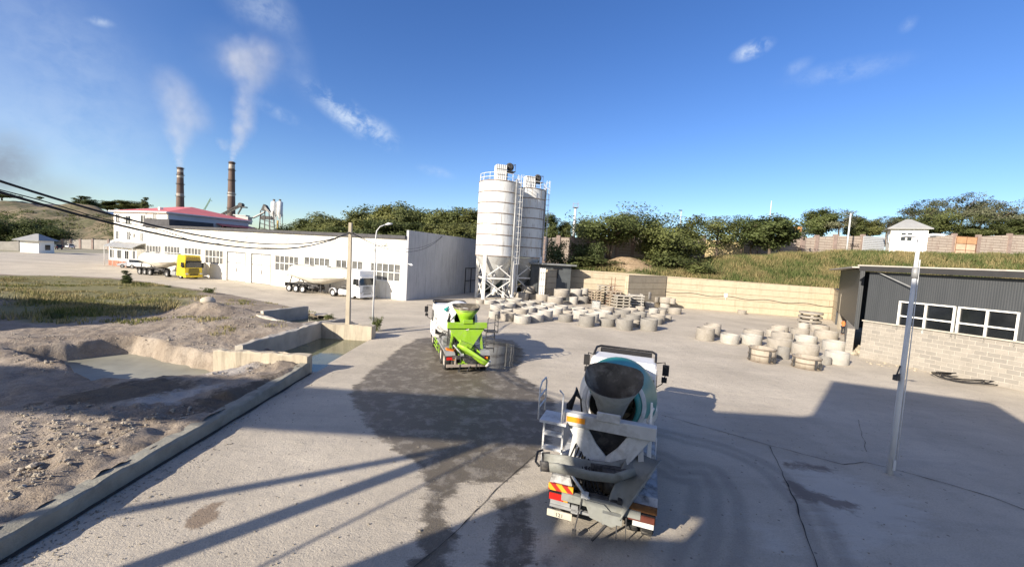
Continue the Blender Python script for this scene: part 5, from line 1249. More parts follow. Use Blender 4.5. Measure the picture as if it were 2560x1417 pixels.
rings([(445, 630, 310, 405, 1), (700, 850, 328, 420, 1), (820, 1010, 355, 455, 1), (1070, 1165, 365, 447, 0), (1165, 1285, 358, 440, 2), (600, 720, 330, 400, 2), (1240, 1315, 340, 420, 2)],
      0, 'in lower tier of stack by silos', 'stacked concrete rings by the silos', *F6)
rings([(530, 715, 237, 325, 1), (690, 790, 235, 310, 0), (780, 900, 252, 335, 0), (885, 1085, 270, 368, 1), (1080, 1215, 265, 362, 0), (1200, 1282, 262, 348, 0), (810, 985, 222, 270, 0), (1015, 1140, 214, 260, 1)],
      .95, 'in upper tier of stack by silos', 'stacked concrete rings by the silos', *F6)
GB = 'rings stacked against the partition wall'
rings([(1800, 1905, 470, 535, 1), (1900, 2010, 425, 492, 0), (1945, 2055, 492, 556, 0), (2050, 2155, 485, 540, 2), (2160, 2310, 490, 553, 1), (2070, 2185, 432, 487, 0), (1868, 1970, 385, 432, 1), (2075, 2128, 510, 560, 1)], 0, 'on ground beside the partition wall', GB, *F6)
rings([(1975, 2060, 362, 420, 1), (2065, 2200, 370, 432, 1), (2190, 2235, 380, 440, 1)], .8, 'in middle tier beside partition wall', GB, *F6)
rings([(1872, 1970, 305, 385, 0), (2060, 2212, 275, 352, 1)], 1.3, 'topmost beside the partition wall', GB, *F6)
F7 = (1700, 640, 2.977); GR_ = 'rings before the dark hall'
rings([(110, 255, 540, 632, 1), (290, 440, 588, 656, 0), (440, 610, 592, 665, 0), (635, 840, 622, 705, 1), (815, 1035, 660, 748, 1), (1060, 1260, 718, 810, 0), (1035, 1110, 755, 808, 2), (718, 810, 680, 768, 2)], 0, 'in front row before dark hall', GR_, *F7)
rings([(160, 302, 520, 600, 1), (460, 622, 556, 620, 1), (630, 780, 552, 608, 1), (665, 835, 575, 652, 1), (840, 1022, 600, 655, 0), (1045, 1238, 638, 712, 0)], 0, 'in second row before dark hall', GR_, *F7)
rings([(180, 305, 510, 566, 1), (668, 808, 523, 577, 1), (812, 962, 547, 612, 1), (985, 1178, 563, 622, 1), (870, 962, 502, 540, 0), (958, 1112, 520, 566, 1)], 0, 'in back row before dark hall', GR_, *F7)
rings([(425, 495, 405, 433, 1)], 0, 'lying alone by the cream wall', 'single ring', *F7)
# stack of flat ring covers by the wall
cv = G(1700 + 1048 / 2.977, 640 + 545 / 2.977)
for k in range(3):
    mb = MB(); mb.lathe([(.3, 0), (1.25, 0), (1.27, .03), (1.27, .2), (1.25, .23), (.3, .23), (.3, 0)], 32); o = mb.build('ring_cover', RC[1], None, (cv.x + .06 * k, cv.y + 2.0, .0 + .5 * k + .62))
    mb = MB()
    tag(o, ['flat concrete ring cover, lowest of the three stacked by the wall return', 'flat concrete ring cover, middle of the three by the wall return', 'flat concrete ring cover on top of the three by the wall return'][k], 'ring cover', 'stacked ring covers')
    for q in range(3): a = q * 2.1; mb.bb(1.0 * math.cos(a) - .1, 1.0 * math.cos(a) + .1, 1.0 * math.sin(a) - .1, 1.0 * math.sin(a) + .1, -.27 if k else -.62, 0)
    mb.build('spacer', CONC, o)
# moulds
MOLD = mat('cement_stained_mould', (.36, .32, .26), .8, .15, 2, dirt=(.22, .17, .12), dirt_amt=.6, dirt_scale=2, streak=True)
def mould(l, r, bot, h, label, n):
    x = 1700 + (l + r) / 2 / 2.977; yb = 640 + bot / 2.977; p = G(x, yb); rad = (r - l) / 2.977 * p.y / 1000 / 2 * math.cos(math.atan2(p.x, p.y)) * 1.0
    c = p + Vector((p.x, p.y, 0)).normalized() * rad
    T = thing('ring_mould', label, 'mould', (c.x, c.y, 0), .3, 'steel ring moulds')
    a0 = math.pi / n
    MB().lathe([(rad * .86, .0), (rad * .97, 0), (rad * .97, h), (rad * .86, h), (rad * .86, 0)], n, smooth=n > 12).build('shell', MOLD, T)
    mb = MB()
    for z_ in (.06, h * .5, h - .06): mb.lathe([(rad * .97, z_ - .04), (rad * 1.02, z_ - .04), (rad * 1.02, z_ + .04), (rad * .97, z_ + .04)], n, smooth=n > 12)
    mb.build('hoop', mat('dull_hoop_steel', (.2, .165, .13), .85, .3, 4), T)
    mb = MB()
    for q in range(4):
        a = -1.9 + q * 1.6; mb.box((rad * 1.05 * math.cos(a), rad * 1.05 * math.sin(a), h * .5), (.09, .1, h * .8), Matrix.Rotation(a, 3, 'Z'))
    mb.build('clamp', DARK_STEEL, T)
    mb = MB(); mb.lathe([(.2, h * .4), (rad * .5, h * .42), (rad * .84, h * .5)], n, smooth=False); mb.build('core', GREY_STEEL, T)
    rg = MB(); rg.box((rad * .15 - .1, -rad * 1.06, .3), (.36, .1, .34), Matrix.Rotation(.6, 3, 'Y')); rg.build('rag', DARK_STEEL, T)
mould(492, 715, 797, 1.0, 'tall faceted steel ring mould with a dark rag on it', 14)
mould(815, 1055, 846, .8, 'low round rust-hooped ring mould nearest the lamp pole side', 22)

# slab stack, timber racks and the caged tank between the ring groups
def g6(x, y, z=0): return G(1180 + x / 4.414, 660 + y / 4.414, z)
p0 = g6(1712, 500); p1 = g6(1868, 500)
for k in range(6):
    mb = MB(); L = (p1.x - p0.x); j = random.uniform(-.06, .06)
    mb.bb(0, L, 0, 1.6, 0, .2); mb.bb(.2, .35, .1, 1.5, .2, .36); mb.bb(L - .4, L - .25, .1, 1.5, .2, .36)
    o = mb.build('concrete_slab', RC[0], None, (p0.x + j, p0.y + .4, .38 * k), R(-6)); tag(o, f'flat pale concrete slab, {["lowest", "second up", "third up", "fourth up", "fifth up", "topmost"][k]} of the slab stack beside the partition wall', 'slab', 'slab stack')
WOOD = mat('weathered_timber', (.36, .3, .23), .9, .25, 3)
pq = g6(1450, 500)
for i, (x, y, n) in enumerate(((1300, 420, 5), (1400, 420, 7), (1500, 470, 6), (1580, 490, 5))):
    q = g6(x, y + 20); T = MB(); Lx = 1.9 if i % 2 == 0 else 2.3
    for k in range(n):
        T.bb(-.1 + random.uniform(-.1, .1), Lx + random.uniform(-.2, .3), 0, 1.4, .42 * k + .26, .42 * k + .38)
        for xx in (.2, Lx * .5, Lx - .3): T.bb(xx, xx + .14, .1, 1.3, .42 * k, .42 * k + .26)
    o = T.build('timber_stack', [WOOD, CONC, WOOD, CONC][i], None, (q.x, q.y + .3, 0), R([-5, 3, -8, 2][i])); tag(o, ['grey board stack at the left end by the stacked rings', 'tallest stack of boards and spacers behind the caged tank', 'leaning board stack beside the two upright rods', 'board stack nearest the partition wall corner'][i], 'board stack', 'board stacks')
mb = MB(); q = g6(1520, 470)
for dx in (0, .52): mb.bar((dx, 0, 0), (dx, 0, 4.4), .07)
for z_ in (.8, 1.6, 2.4, 3.1): mb.bar((-.7, .1, z_), (1.5, -.05, z_ + .1), .06); mb.bar((-.4, -.3, z_ + .3), (.9, .5, z_ + .25), .05)
mb.bar((-.8, 0, .2), (1.0, 0, 2.6), .05); mb.bar((1.2, 0, .2), (.2, 0, 2.2), .05)
tag(mb.build('steel_frame', RUST, None, (q.x, q.y, 0)), 'rusty steel frame with two tall uprights among the board stacks', 'frame')
q = g6(1375, 505); T = thing('caged_tank', 'white plastic liquid tank in a wire cage before the board stacks', 'tank', (q.x, q.y + .5, 0), R(-8))
o = MB().bb(-.52, .52, -.45, .45, .15, 1.12).build('tank', mat('milky_plastic', (.62, .62, .58), .5, .06, 2), T); bevel(o, .06, 2)
mb = MB()
for k in range(8):
    x = -.56 + .16 * k
    for y in (-.5, .5): mb.bar((x, y, .1), (x, y, 1.18), .022)
    for xx in (-.56, .56):
        if k < 7: mb.bar((xx, -.5 + .16 * k, .1), (xx, -.5 + .16 * k, 1.18), .022)
for z_ in (.12, .38, .64, .9, 1.17): mb.tube([(-.56, -.5, z_), (.56, -.5, z_), (.56, .5, z_), (-.56, .5, z_), (-.56, -.5, z_)], .014, 4)
mb.build('cage', GREY_STEEL, T); MB().bb(-.58, .58, -.52, .52, 0, .1).build('pallet', WOOD, T)
# hoses and scrap at the foot of the hall
mb = MB(); q = G(2440, 955)
for k in range(6):
    rr = 1.1 + .18 * random.random(); cxo, cyo = random.uniform(-.5, .5), random.uniform(-.4, .4)
    mb.tube([(cxo + rr * 1.2 * math.cos(a), cyo + rr * .8 * math.sin(a), .06 + .05 * k + .05 * math.sin(3 * a)) for a in (2 * math.pi * i / 28 for i in range(26))], .03, 5)
tag(mb.build('hose_coil', BLACK, None, (q.x - .3, q.y + .2, 0)), 'loose black hoops of hose lying at the hall plinth', 'hose')
rb = MB(); random.seed(5)
def rock(mb, c, r, sq=.7):
    n = 7; vs = []
    for i in range(5):
        ph = math.pi * (i / 4); 
        for k in range(n):
            a = 2 * math.pi * k / n + i * .4; j = r * random.uniform(.75, 1.15); vs.append((c[0] + j * math.sin(ph) * math.cos(a), c[1] + j * math.sin(ph) * math.sin(a), c[2] + sq * j * math.cos(ph)))
    mb.add(vs, [(i * n + k, i * n + (k + 1) % n, (i + 1) * n + (k + 1) % n, (i + 1) * n + k) for i in range(4) for k in range(n)])
for k in range(60):
    u = random.random(); q = G(2165 + 260 * u + random.uniform(-10, 10), 900 + 40 * u + random.uniform(-3, 10)); rock(rb, (q.x, q.y, .03), random.uniform(.05, .16), .5)
for k in range(45): q = G(random.uniform(2128, 2165), random.uniform(868, 888)); rock(rb, (q.x, q.y, .1), random.uniform(.12, .3), .8)
o = rb.build('rubble', CONC_W, fix=False); tag(o, 'broken stone rubble along the foot of the block plinth', 'rubble', kind='stuff')
# boulder, stones and rubble on the dirt lot
q = G(520, 800); bz = dirt_z(mx + .2, my - .2)
mb = MB(); vs = []
bp_ = P(520, 749, my - .3)
mb.lathe([(.02, -.38), (.3, -.33), (.52, -.12), (.55, .08), (.4, .28), (.16, .37), (.01, .385)], 18, Matrix.Translation((0, 0, 0)) @ Matrix.Rotation(R(78), 4, 'Y') @ Matrix.Rotation(.4, 4, 'X'))
o = mb.build('boulder', mat('pale_boulder', (.52, .46, .37), .85, .1, 1.5, bump=.02), None, (bp_.x, bp_.y, max(dirt_z(bp_.x, bp_.y) + .3, bp_.z))); tag(o, 'smooth pale boulder on top of the dirt mound', 'boulder'); o.scale = (1.15, .9, .62); o.location.z = dirt_z(bp_.x, bp_.y) + .2
rb = MB()
for k in range(3200):
    if k < 1800: q = G(random.uniform(20, 640), random.uniform(1040, 1390)); ok = q.x < KX - .8
    elif k < 2400: q = G(random.uniform(430, 640), random.uniform(775, 850)); ok = True
    else: q = G(random.uniform(30, 760), random.uniform(855, 960)); ok = q.x < KX - .9
    if ok and poly_sd(np.array([q.x]), np.array([q.y]), SLURRY)[0] < -.1: rock(rb, (q.x, q.y, dirt_z(q.x, q.y) + .02), abs(random.gauss(.01, .028)) + .012, .7)
o = rb.build('stones', mat('dusty_stone', (.36, .32, .26), .9, .25, 2), fix=False); tag(o, 'loose stones and clods scattered over the dirt lot', 'stones', kind='stuff')

gb = MB()
for k in range(1400):
    u = random.random()
    if k < 700: q = G(775 - 790 * u, 933 + 480 * u); q.x += abs(random.gauss(.12, .5)) + .1
    else: q = G(random.uniform(300, 2300), random.uniform(900, 1417))
    rock(gb, (q.x, q.y, .012), abs(random.gauss(.006, .009)) + .005, .6)
tag(gb.build('grit', mat('grit_stone', (.3, .27, .22), .95, .3, 5), fix=False), 'grit and small stones lying on the concrete yard along the kerb', 'grit', kind='stuff')
# ------------------------------------------------------------------ poles and cables
POLEW = mat('pole_white_paint', (.6, .62, .63), .5, .05, 1.5, dirt=(.4, .36, .32), dirt_amt=.45, dirt_scale=2, streak=True)
a = G(2224, 1185); T = thing('lamp_pole', 'tall white steel lamp pole standing in the shaded yard before the dark hall', 'lamp pole', a, 0)
mb = MB(); mb.tube([(0, 0, 0), (0, 0, 3), (0, 0, 7.9)], [.09, .075, .05], 14); mb.tube([(.12, -.05, .2), (.13, -.04, 2.5), (.1, -.05, 4.5), (.09, -.02, 7.2)], .015, 5); mb.bb(-.03, .03, -.14, -.1, .2, .55); mb.build('pole', POLEW, T)
mb = MB(); mb.lathe([(.06, 6.6), (.085, 6.6), (.085, 6.95), (.06, 6.95)], 14); mb.build('collar', GREY_STEEL, T)
mb = MB(); mb.box((-.2, -.02, 3.3), (.12, .14, .18), Matrix.Rotation(.3, 3, 'Z')); mb.bar((-.05, 0, 3.42), (-.2, 0, 3.38), .04); mb.bar((-.1, 0, 3.7), (-.2, 0, 3.3), .03); mb.build('floodlight', DARK_STEEL, T)
mb = MB(); mb.bar((-.5, 0, 7.9), (.5, 0, 7.98), .06); mb.box((-.42, -.1, 7.93), (.32, .24, .07)); mb.box((.42, -.1, 8.01), (.32, .24, .07)); mb.build('lamp_head', POLEW, T)
a = G(931, 826); T = thing('street_lamp', 'slim white street lamp with a curved arm by the canal block', 'street lamp', a, 0)
mb = MB(); hz = 7.4; mb.tube([(0, 0, 0), (0, 0, 4.0), (0, 0, hz), (.05, 0, hz + .5), (.3, 0, hz + .85), (.75, 0, hz + 1.05)], [.07, .062, .05, .045, .04, .035], 10); mb.build('pole', POLEW, T)
mb = MB(); mb.tube([(.72, 0, hz + 1.04), (.95, 0, hz + 1.1), (1.25, 0, hz + 1.14)], [.05, .11, .05], 10); mb.build('lamp_head', POLEW, T)
mb = MB(); mb.box((0, -.08, 6.4), (.12, .1, .2)); mb.build('bracket', GREY_STEEL, T)
PX, PY = KX - 1.75, 28.8
mb = MB(); pz = 8.25; mb.loft([[Vector((x * w, y * w, z_)) for x, y in ((-1, -1), (1, -1), (1, 1), (-1, 1))] for z_, w in ((.8, .145), (pz, .1))], smooth=False)
o = mb.build('utility_pole', CONC_W, None, (PX, PY, 0)); o.rotation_euler = (0, R(-.4), 0); tag(o, 'square tapered concrete utility pole rising from the canal block', 'utility pole')
hk = MB(); hk.bar((PX - .3, PY, 7.55), (PX + .3, PY, 7.55), .05); hk.bar((PX + .05, PY - .3, 7.5), (PX + .05, PY + .2, 7.5), .05); hk.box((PX, PY, 7.55), (.34, .34, .06)); tag(hk.build('cable_clamp', DARK_STEEL), 'dark cable clamp around the top of the concrete pole', 'clamp')
def cable(name, fn, r, label, n=60, wob=0):
    pts = [fn(i / n) for i in range(n + 1)]; mb = MB(); mb.tube(pts, r, 6)
    o = mb.build(name, BLACK); return tag(o, label, 'cable', 'overhead cables')
def span1(off, dx, k):
    def f(u):
        Yv = 1.0 + u * (PY - 1.0); z_ = 6.42 + .0115 * (Yv - 19) ** 2 + off * (1 - sstep(.7, 1, np.array([u]))[0]); return (PX - .05 + dx * (1 - u), Yv, z_)
    return f
cable('overhead_cable', span1(.0, .0, 1), .03, 'upper thick black cable running from the left edge to the concrete pole')
cable('overhead_cable', span1(-.23, -.12, 1), .034, 'lower thick black cable running from the left edge to the concrete pole')
def wavy(u):
    x, y, z_ = span1(-.18, -.1, 1)(u); return (x, y, z_ + .11 * math.sin(u * 40) * math.sin(u * 9) + .03)
cable('overhead_cable', wavy, .013, 'thin wavy black wire lashed along the lower cable', 140)
we = WC + db * 9.0
def span2(dz, sag, r=0):
    a = Vector((PX, PY, 7.55)); b_ = Vector((we.x, we.y, 9.2))
    def f(u): p = a.lerp(b_, u); return (p.x, p.y, p.z + dz * math.sin(math.pi * u) - sag * 4 * u * (1 - u))
    return f
cable('overhead_cable', span2(0, 1.9), .026, 'black cable sagging from the concrete pole to the warehouse end wall')
cable('overhead_cable', span2(.05, 1.65), .02, 'thinner black cable just above the sagging one to the warehouse')
# bushy weed tuft beside the street lamp comes with the plants below

# ------------------------------------------------------------------ person at the hall corner
SKIN = mat('skin', (.42, .24, .16), .6, .05, 4); SHIRT = mat('orange_work_shirt', (.75, .2, .06), .85, .1, 6); TROU = mat('dark_trousers', (.03, .032, .04), .9, .15, 6); HAIR = mat('dark_hair', (.02, .016, .013), .7, .2, 9)
pz_ = 0.0; pp = P(2104, 851, 45.0)
zp = max(0, HC + ray(2104, 850).z / ray(2104, 850).y * 45.0)
T = thing('person', 'worker in an orange shirt and dark trousers holding a long rod by the cream pillar', 'person', (pp.x, pp.y, zp), R(-75))
def skin_body(name, joints, edges, radii, m, parent, sub=2):
    me = bpy.data.meshes.new(name); me.from_pydata(joints, edges, []); me.materials.append(m)
    o = bpy.data.objects.new(name, me); C.objects.link(o); o.parent = parent
    sk = o.modifiers.new('skin', 'SKIN'); me.skin_vertices[0].data[0].use_root = True
    for v_, r_ in zip(me.skin_vertices[0].data, radii): v_.radius = (r_, r_) if isinstance(r_, (int, float)) else r_
    ss_ = o.modifiers.new('sub', 'SUBSURF'); ss_.levels = sub; ss_.render_levels = sub; sk.use_smooth_shade = True
    return o
J = [(0, 0, .92), (0, .02, 1.1), (0, .05, 1.3), (0, .09, 1.46), (0, .12, 1.52), (0, .15, 1.6), (0, .16, 1.7),
     (-.1, 0, .88), (-.12, .06, .48), (-.12, 0, .08), (-.12, .16, .04), (.1, 0, .88), (.12, .1, .48), (.12, .02, .08), (.12, .18, .04),
     (-.19, .07, 1.42), (-.27, .1, 1.15), (-.2, .34, 1.1), (-.17, .42, 1.12), (.19, .07, 1.42), (.26, .14, 1.18), (.14, .38, 1.2), (.1, .46, 1.22)]
E = [(0, 1), (1, 2), (2, 3), (3, 4), (4, 5), (5, 6), (0, 7), (7, 8), (8, 9), (9, 10), (0, 11), (11, 12), (12, 13), (13, 14), (3, 15), (15, 16), (16, 17), (17, 18), (3, 19), (19, 20), (20, 21), (21, 22)]
rad = [(.15, .11), (.14, .1), (.16, .11), (.09, .08), .055, .09, .075, .09, .06, .045, .035, .09, .06, .045, .035, .065, .045, .035, .03, .065, .045, .035, .03]
skin_body('body', J, E, rad, SKIN, T)
skin_body('shirt', [J[i] for i in (1, 2, 3, 15, 16, 19, 20, 0)], [(0, 1), (1, 2), (2, 3), (3, 4), (2, 5), (5, 6), (7, 0)], [(.165, .125), (.18, .13), (.1, .09), .085, .07, .085, .07, (.16, .12)], SHIRT, T)
skin_body('trousers', [J[i] for i in (0, 7, 8, 9, 11, 12, 13)], [(0, 1), (1, 2), (2, 3), (0, 4), (4, 5), (5, 6)], [(.165, .125), .11, .085, .07, .11, .085, .07], TROU, T)
mb = MB(); mb.lathe([(.098, -.01), (.104, .04), (.085, .09), (.04, .115), (.001, .12)], 14, Matrix.Translation((0, .14, 1.66)) @ Matrix.Rotation(R(12), 4, 'X')); mb.build('hair', HAIR, T)
mb = MB()
for s, q in ((-1, (-.17, .44, 1.13)), (1, (.1, .47, 1.23))):
    for k in range(5): mb.tube([(q[0] + (k - 2) * .008, q[1] + .02, q[2] + (k - 2) * .018), (q[0] + (k - 2) * .008 - s * .03, q[1] + .06, q[2] + (k - 2) * .02), (q[0] - s * .05, q[1] + .045, q[2] + (k - 2) * .02)], [.012, .01, .008], 6)
mb.build('fingers', SKIN, T)
mb = MB(); q = T.location; mb.bar((q.x + .45, q.y + .1, q.z), (q.x + .5, q.y - .02, q.z + 3.2), .05); tag(mb.build('rod', GREY_STEEL), 'long grey rod held upright by the worker in orange', 'rod')
# ------------------------------------------------------------------ vegetation
rng = np.random.default_rng(11)
def leaf_mat(name, a, c, trans=.32, vary=.28):
    m = bpy.data.materials.new(name); t = NT(m); b = t.n['Principled BSDF']; tc = t.new('ShaderNodeTexCoord').outputs['Object']
    g_ = t.new('ShaderNodeNewGeometry').outputs['Random Per Island']
    f = t.math('ADD', t.math('MULTIPLY', t.noise(tc, .9, 3), .6), t.math('MULTIPLY', g_, .4))
    col = t.ramp(f, .3, .7, (*a, 1), (*c, 1))
    oi = t.new('ShaderNodeObjectInfo').outputs['Random']
    mr = t.new('ShaderNodeMapRange'); t.link(oi, mr.inputs[0]); mr.inputs[3].default_value = 1 - vary; mr.inputs[4].default_value = 1 + vary
    hs = t.new('ShaderNodeHueSaturation'); t.link(col, hs.inputs['Color']); t.link(mr.outputs[0], hs.inputs['Value'])
    mr2 = t.new('ShaderNodeMapRange'); t.link(oi, mr2.inputs[0]); mr2.inputs[3].default_value = .52; mr2.inputs[4].default_value = .475; t.link(mr2.outputs[0], hs.inputs['Hue'])
    t.link(hs.outputs[0], b.inputs['Base Color']); b.inputs['Roughness'].default_value = .6; b.inputs['Specular IOR Level'].default_value = .25
    tr = t.new('ShaderNodeBsdfTranslucent'); t.link(hs.outputs[0], tr.inputs[0]); mx_ = t.new('ShaderNodeMixShader'); mx_.inputs[0].default_value = trans
    t.link(b.outputs[0], mx_.inputs[1]); t.link(tr.outputs[0], mx_.inputs[2]); t.link(mx_.outputs[0], t.n['Material Output'].inputs[0]); return m
LEAF = leaf_mat('broad_leaves', (.095, .118, .034), (.19, .215, .08)); LEAFD = leaf_mat('dark_leaves', (.075, .094, .03), (.155, .178, .066)); LEAFS = leaf_mat('silvery_leaves', (.1, .115, .065), (.2, .21, .13)); CONI = leaf_mat('needle_leaves', (.03, .05, .018), (.075, .1, .03), .1)
BARK = mat('tree_bark', (.16, .125, .095), .95, .3, 6, bump=.01)
def leaf_mesh(name, pts, size, m, c0=(0, 0, 0), asp=.7):
    n = len(pts); nr = pts - np.array(c0); nr /= np.linalg.norm(nr, axis=1)[:, None] + 1e-6; nr = nr * .9 + rng.normal(size=(n, 3)) * .5 + np.array((0, 0, .35)); nr /= np.linalg.norm(nr, axis=1)[:, None]
    u = np.cross(nr, rng.normal(size=(n, 3))); u /= np.linalg.norm(u, axis=1)[:, None] + 1e-9; w = np.cross(nr, u)
    s = size * rng.uniform(.6, 1.35, (n, 1)); a = u * s; b = w * s * asp
    v = np.stack([pts - a, pts + b * .9 - a * .1, pts + a, pts - b * .9 - a * .1], 1).reshape(-1, 3)
    me = bpy.data.meshes.new(name); me.vertices.add(4 * n); me.vertices.foreach_set('co', v.astype(np.float32).ravel())
    me.loops.add(4 * n); me.loops.foreach_set('vertex_index', np.arange(4 * n, dtype=np.int32)); me.polygons.add(n); me.polygons.foreach_set('loop_start', np.arange(0, 4 * n, 4, dtype=np.int32))
    me.materials.append(m); me.update(calc_edges=True); return me
def tree_proto(kind, H, Rr, seed, m, leaves, size, sparse=1.):
    """root Empty with a trunk (limbs included) and a crown of leaf clumps; unit scale in metres"""
    random.seed(seed); global rng; rng = np.random.default_rng(seed)
    T = bpy.data.objects.new('tree', None); C.objects.link(T); tb = MB(); ends = []
    th = {'round': .28, 'umbrella': .3, 'tall': .42, 'column': .1, 'bush': .06, 'shrub': .05}[kind] * H
    if kind in ('umbrella', 'bush', 'shrub'): stems = [(random.uniform(-.15, .15), random.uniform(-.15, .15)) for _ in range(5 if kind == 'umbrella' else 4)]
    else: stems = [(0, 0)]
    for (sx, sy) in stems:
        lean = Vector((sx * 5, sy * 5, 0)) if len(stems) > 1 else Vector((random.uniform(-.4, .4), random.uniform(-.4, .4), 0))
        top = Vector((sx, sy, 0)) + lean * (H / 9) + Vector((0, 0, H * (.6 if kind != 'column' else .85)))
        r0 = .028 * H * (.5 if len(stems) > 1 else 1)
        pts = [Vector((sx, sy, -.8)), Vector((sx, sy, 0)).lerp(top, .35) + Vector((random.uniform(-.2, .2), random.uniform(-.2, .2), 0)), Vector((sx, sy, 0)).lerp(top, .7), top]
        tb.tube(pts, [r0, r0 * .75, r0 * .5, r0 * .25], 7)
        nl = 9 if len(stems) == 1 else 4
        for k in range(nl):
            f = th / H / .6 + (1 - th / H / .6) * (k + .5) / nl; f = min(f, .98); p = Vector((sx, sy, 0)).lerp(top, f); a = random.uniform(0, 6.28) if len(stems) == 1 else math.atan2(sy, sx) + random.uniform(-1.2, 1.2)
            ln = Rr * random.uniform(.55, .95) * (1 if kind != 'column' else .6); up = random.uniform(.25, .9) * ln
            e = p + Vector((math.cos(a) * ln, math.sin(a) * ln, up)); mid = p.lerp(e, .5) + Vector((0, 0, -.08 * ln))
            tb.tube([p, mid, e], [r0 * .4, r0 * .25, r0 * .08], 5); ends += [e, mid.lerp(e, .5)]
            for _ in range(2):
                q = e + Vector((random.uniform(-1, 1), random.uniform(-1, 1), random.uniform(-.2, .8))) * Rr * .3; tb.tube([mid, q], [r0 * .2, r0 * .05], 4); ends.append(q)
        ends.append(top)
    tr = tb.build('trunk', BARK, T, fix=False)
    cl = []
    nC = int(54 * sparse)
    for _ in range(nC):
        for _t in range(30):
            a = random.uniform(0, 6.28); z_ = random.uniform(-1, 1); rr = random.uniform(.35, 1) ** .6
            if kind in ('bush', 'shrub'): cz, hz_ = H * .5, H * .52
            elif kind == 'column': cz, hz_ = H * .53, H * .48
            elif kind == 'umbrella': cz, hz_ = H * .68, H * .36
            elif kind == 'tall': cz, hz_ = H * .68, H * .34
            else: cz, hz_ = H * .6, H * .41
            wz = math.sqrt(max(0, 1 - z_ * z_)) if kind != 'column' else (1 - ((z_ + 1) / 2) ** 2 * .85)
            lob = .72 + .45 * noise.noise(Vector((math.cos(a) * 1.3 + seed, math.sin(a) * 1.3, z_ * 1.5)))
            p = Vector((math.cos(a) * wz * rr * Rr * lob * .92, math.sin(a) * wz * rr * Rr * lob * .92, cz + z_ * hz_ * rr * (.85 + .3 * noise.noise(Vector((a, seed, 3))))))
            if noise.noise(p * (2.2 / Rr) + Vector((seed, 0, 0))) > (-.02 if sparse == 1 else -.12 / sparse): break
        cl.append(p)
    cl += [e for e in ends]
    per = max(6, int(leaves / len(cl))); P_ = []
    for c in cl:
        s = Rr * random.uniform(.11, .22); g_ = np.clip(rng.normal(size=(int(per * random.uniform(.5, 1.5)), 3)), -1.7, 1.7) * (s, s, s * .62); P_.append(g_ + np.array(c))
    pts = np.concatenate(P_); pts = pts[pts[:, 2] > .05]
    me = leaf_mesh('crown', pts, size, m, (0, 0, H * .5)); o = bpy.data.objects.new('crown', me); C.objects.link(o); o.parent = T
    return T
PR = {'round1': (tree_proto('round', 10, 4, 1, LEAF, 12000, .2), 10, 4), 'round2': (tree_proto('round', 10, 4, 2, LEAFD, 12000, .2), 10, 4), 'round3': (tree_proto('round', 10, 3.6, 3, LEAFD, 11000, .2), 10, 3.6),
      'umb': (tree_proto('umbrella', 10, 5.2, 4, LEAF, 12000, .18), 10, 5.2), 'big': (tree_proto('bush', 10, 5.3, 5, LEAF, 17000, .19), 10, 5.3),
      'tall1': (tree_proto('tall', 12, 4.2, 6, LEAFS, 4200, .17, .45), 12, 4.2), 'tall2': (tree_proto('tall', 12, 4, 7, LEAFS, 4600, .17, .42), 12, 4), 'feather': (tree_proto('round', 10, 3.2, 8, LEAF, 5200, .15, .75), 10, 3.2),
      'col': (tree_proto('column', 10, 2, 9, LEAFD, 5000, .18), 10, 2), 'shrub': (tree_proto('shrub', 3, 1.6, 10, LEAF, 1800, .12), 3, 1.6), 'shrubd': (tree_proto('shrub', 3, 1.7, 12, LEAFD, 1800, .13), 3, 1.7)}
USED = set()
def plant(px, yt, yb, w, Yd, proto, label, cat='tree', group=None, name=None, ground=None):
    T0, H0, R0 = PR[proto]; b_ = P(px, yb, Yd); t_ = P(px, yt, Yd); h = (t_.z - b_.z) * .92; rad = w / 2 / 1000 * Yd * 1.0
    if ground is not None: 
        gz = ground(b_.x, b_.y)
        if gz < b_.z + 3: h += b_.z - gz; b_.z = gz
    sc_ = (rad / R0 / 1.0, rad / R0, h / H0 / 1.0)
    if proto not in USED: USED.add(proto); r = T0; r.location = b_; r.rotation_euler = (0, 0, 0); r.scale = sc_
    else: r = dup(T0, b_, random.uniform(0, 6.28), None, None, sc_)
    r.name = name or ('tree' if cat == 'tree' else 'shrub'); tag(r, label, cat, group)
    if not group and 'group' in r: del r['group']
    return r
GW = 'trees behind the white warehouse'
LW = 'dense dark green tree in the belt behind the white warehouse'
for i, (x, yt, w, Yd) in enumerate(((735, 552, 60, 128), (768, 536, 70, 124), (803, 522, 80, 122), (836, 526, 70, 120), (868, 538, 70, 124), (902, 522, 80, 118), (932, 500, 80, 120), (968, 488, 84, 118), (1004, 494, 80, 116), (1034, 514, 64, 120),
                                    (1076, 512, 70, 118), (1104, 500, 76, 114), (1142, 506, 80, 116), (1176, 510, 80, 112), (1215, 520, 80, 112), (850, 552, 90, 106), (950, 540, 90, 104), (1050, 548, 90, 100), (1130, 545, 90, 98), (780, 556, 90, 110), (990, 545, 90, 102), (690, 566, 60, 120), (640, 562, 56, 118), (1085, 552, 80, 100))):
    plant(x, yt, 640, w * 1.25, Yd, ('round2', 'round3', 'round2', 'round1')[i % 4], LW, 'tree', GW)
hg = hz_at
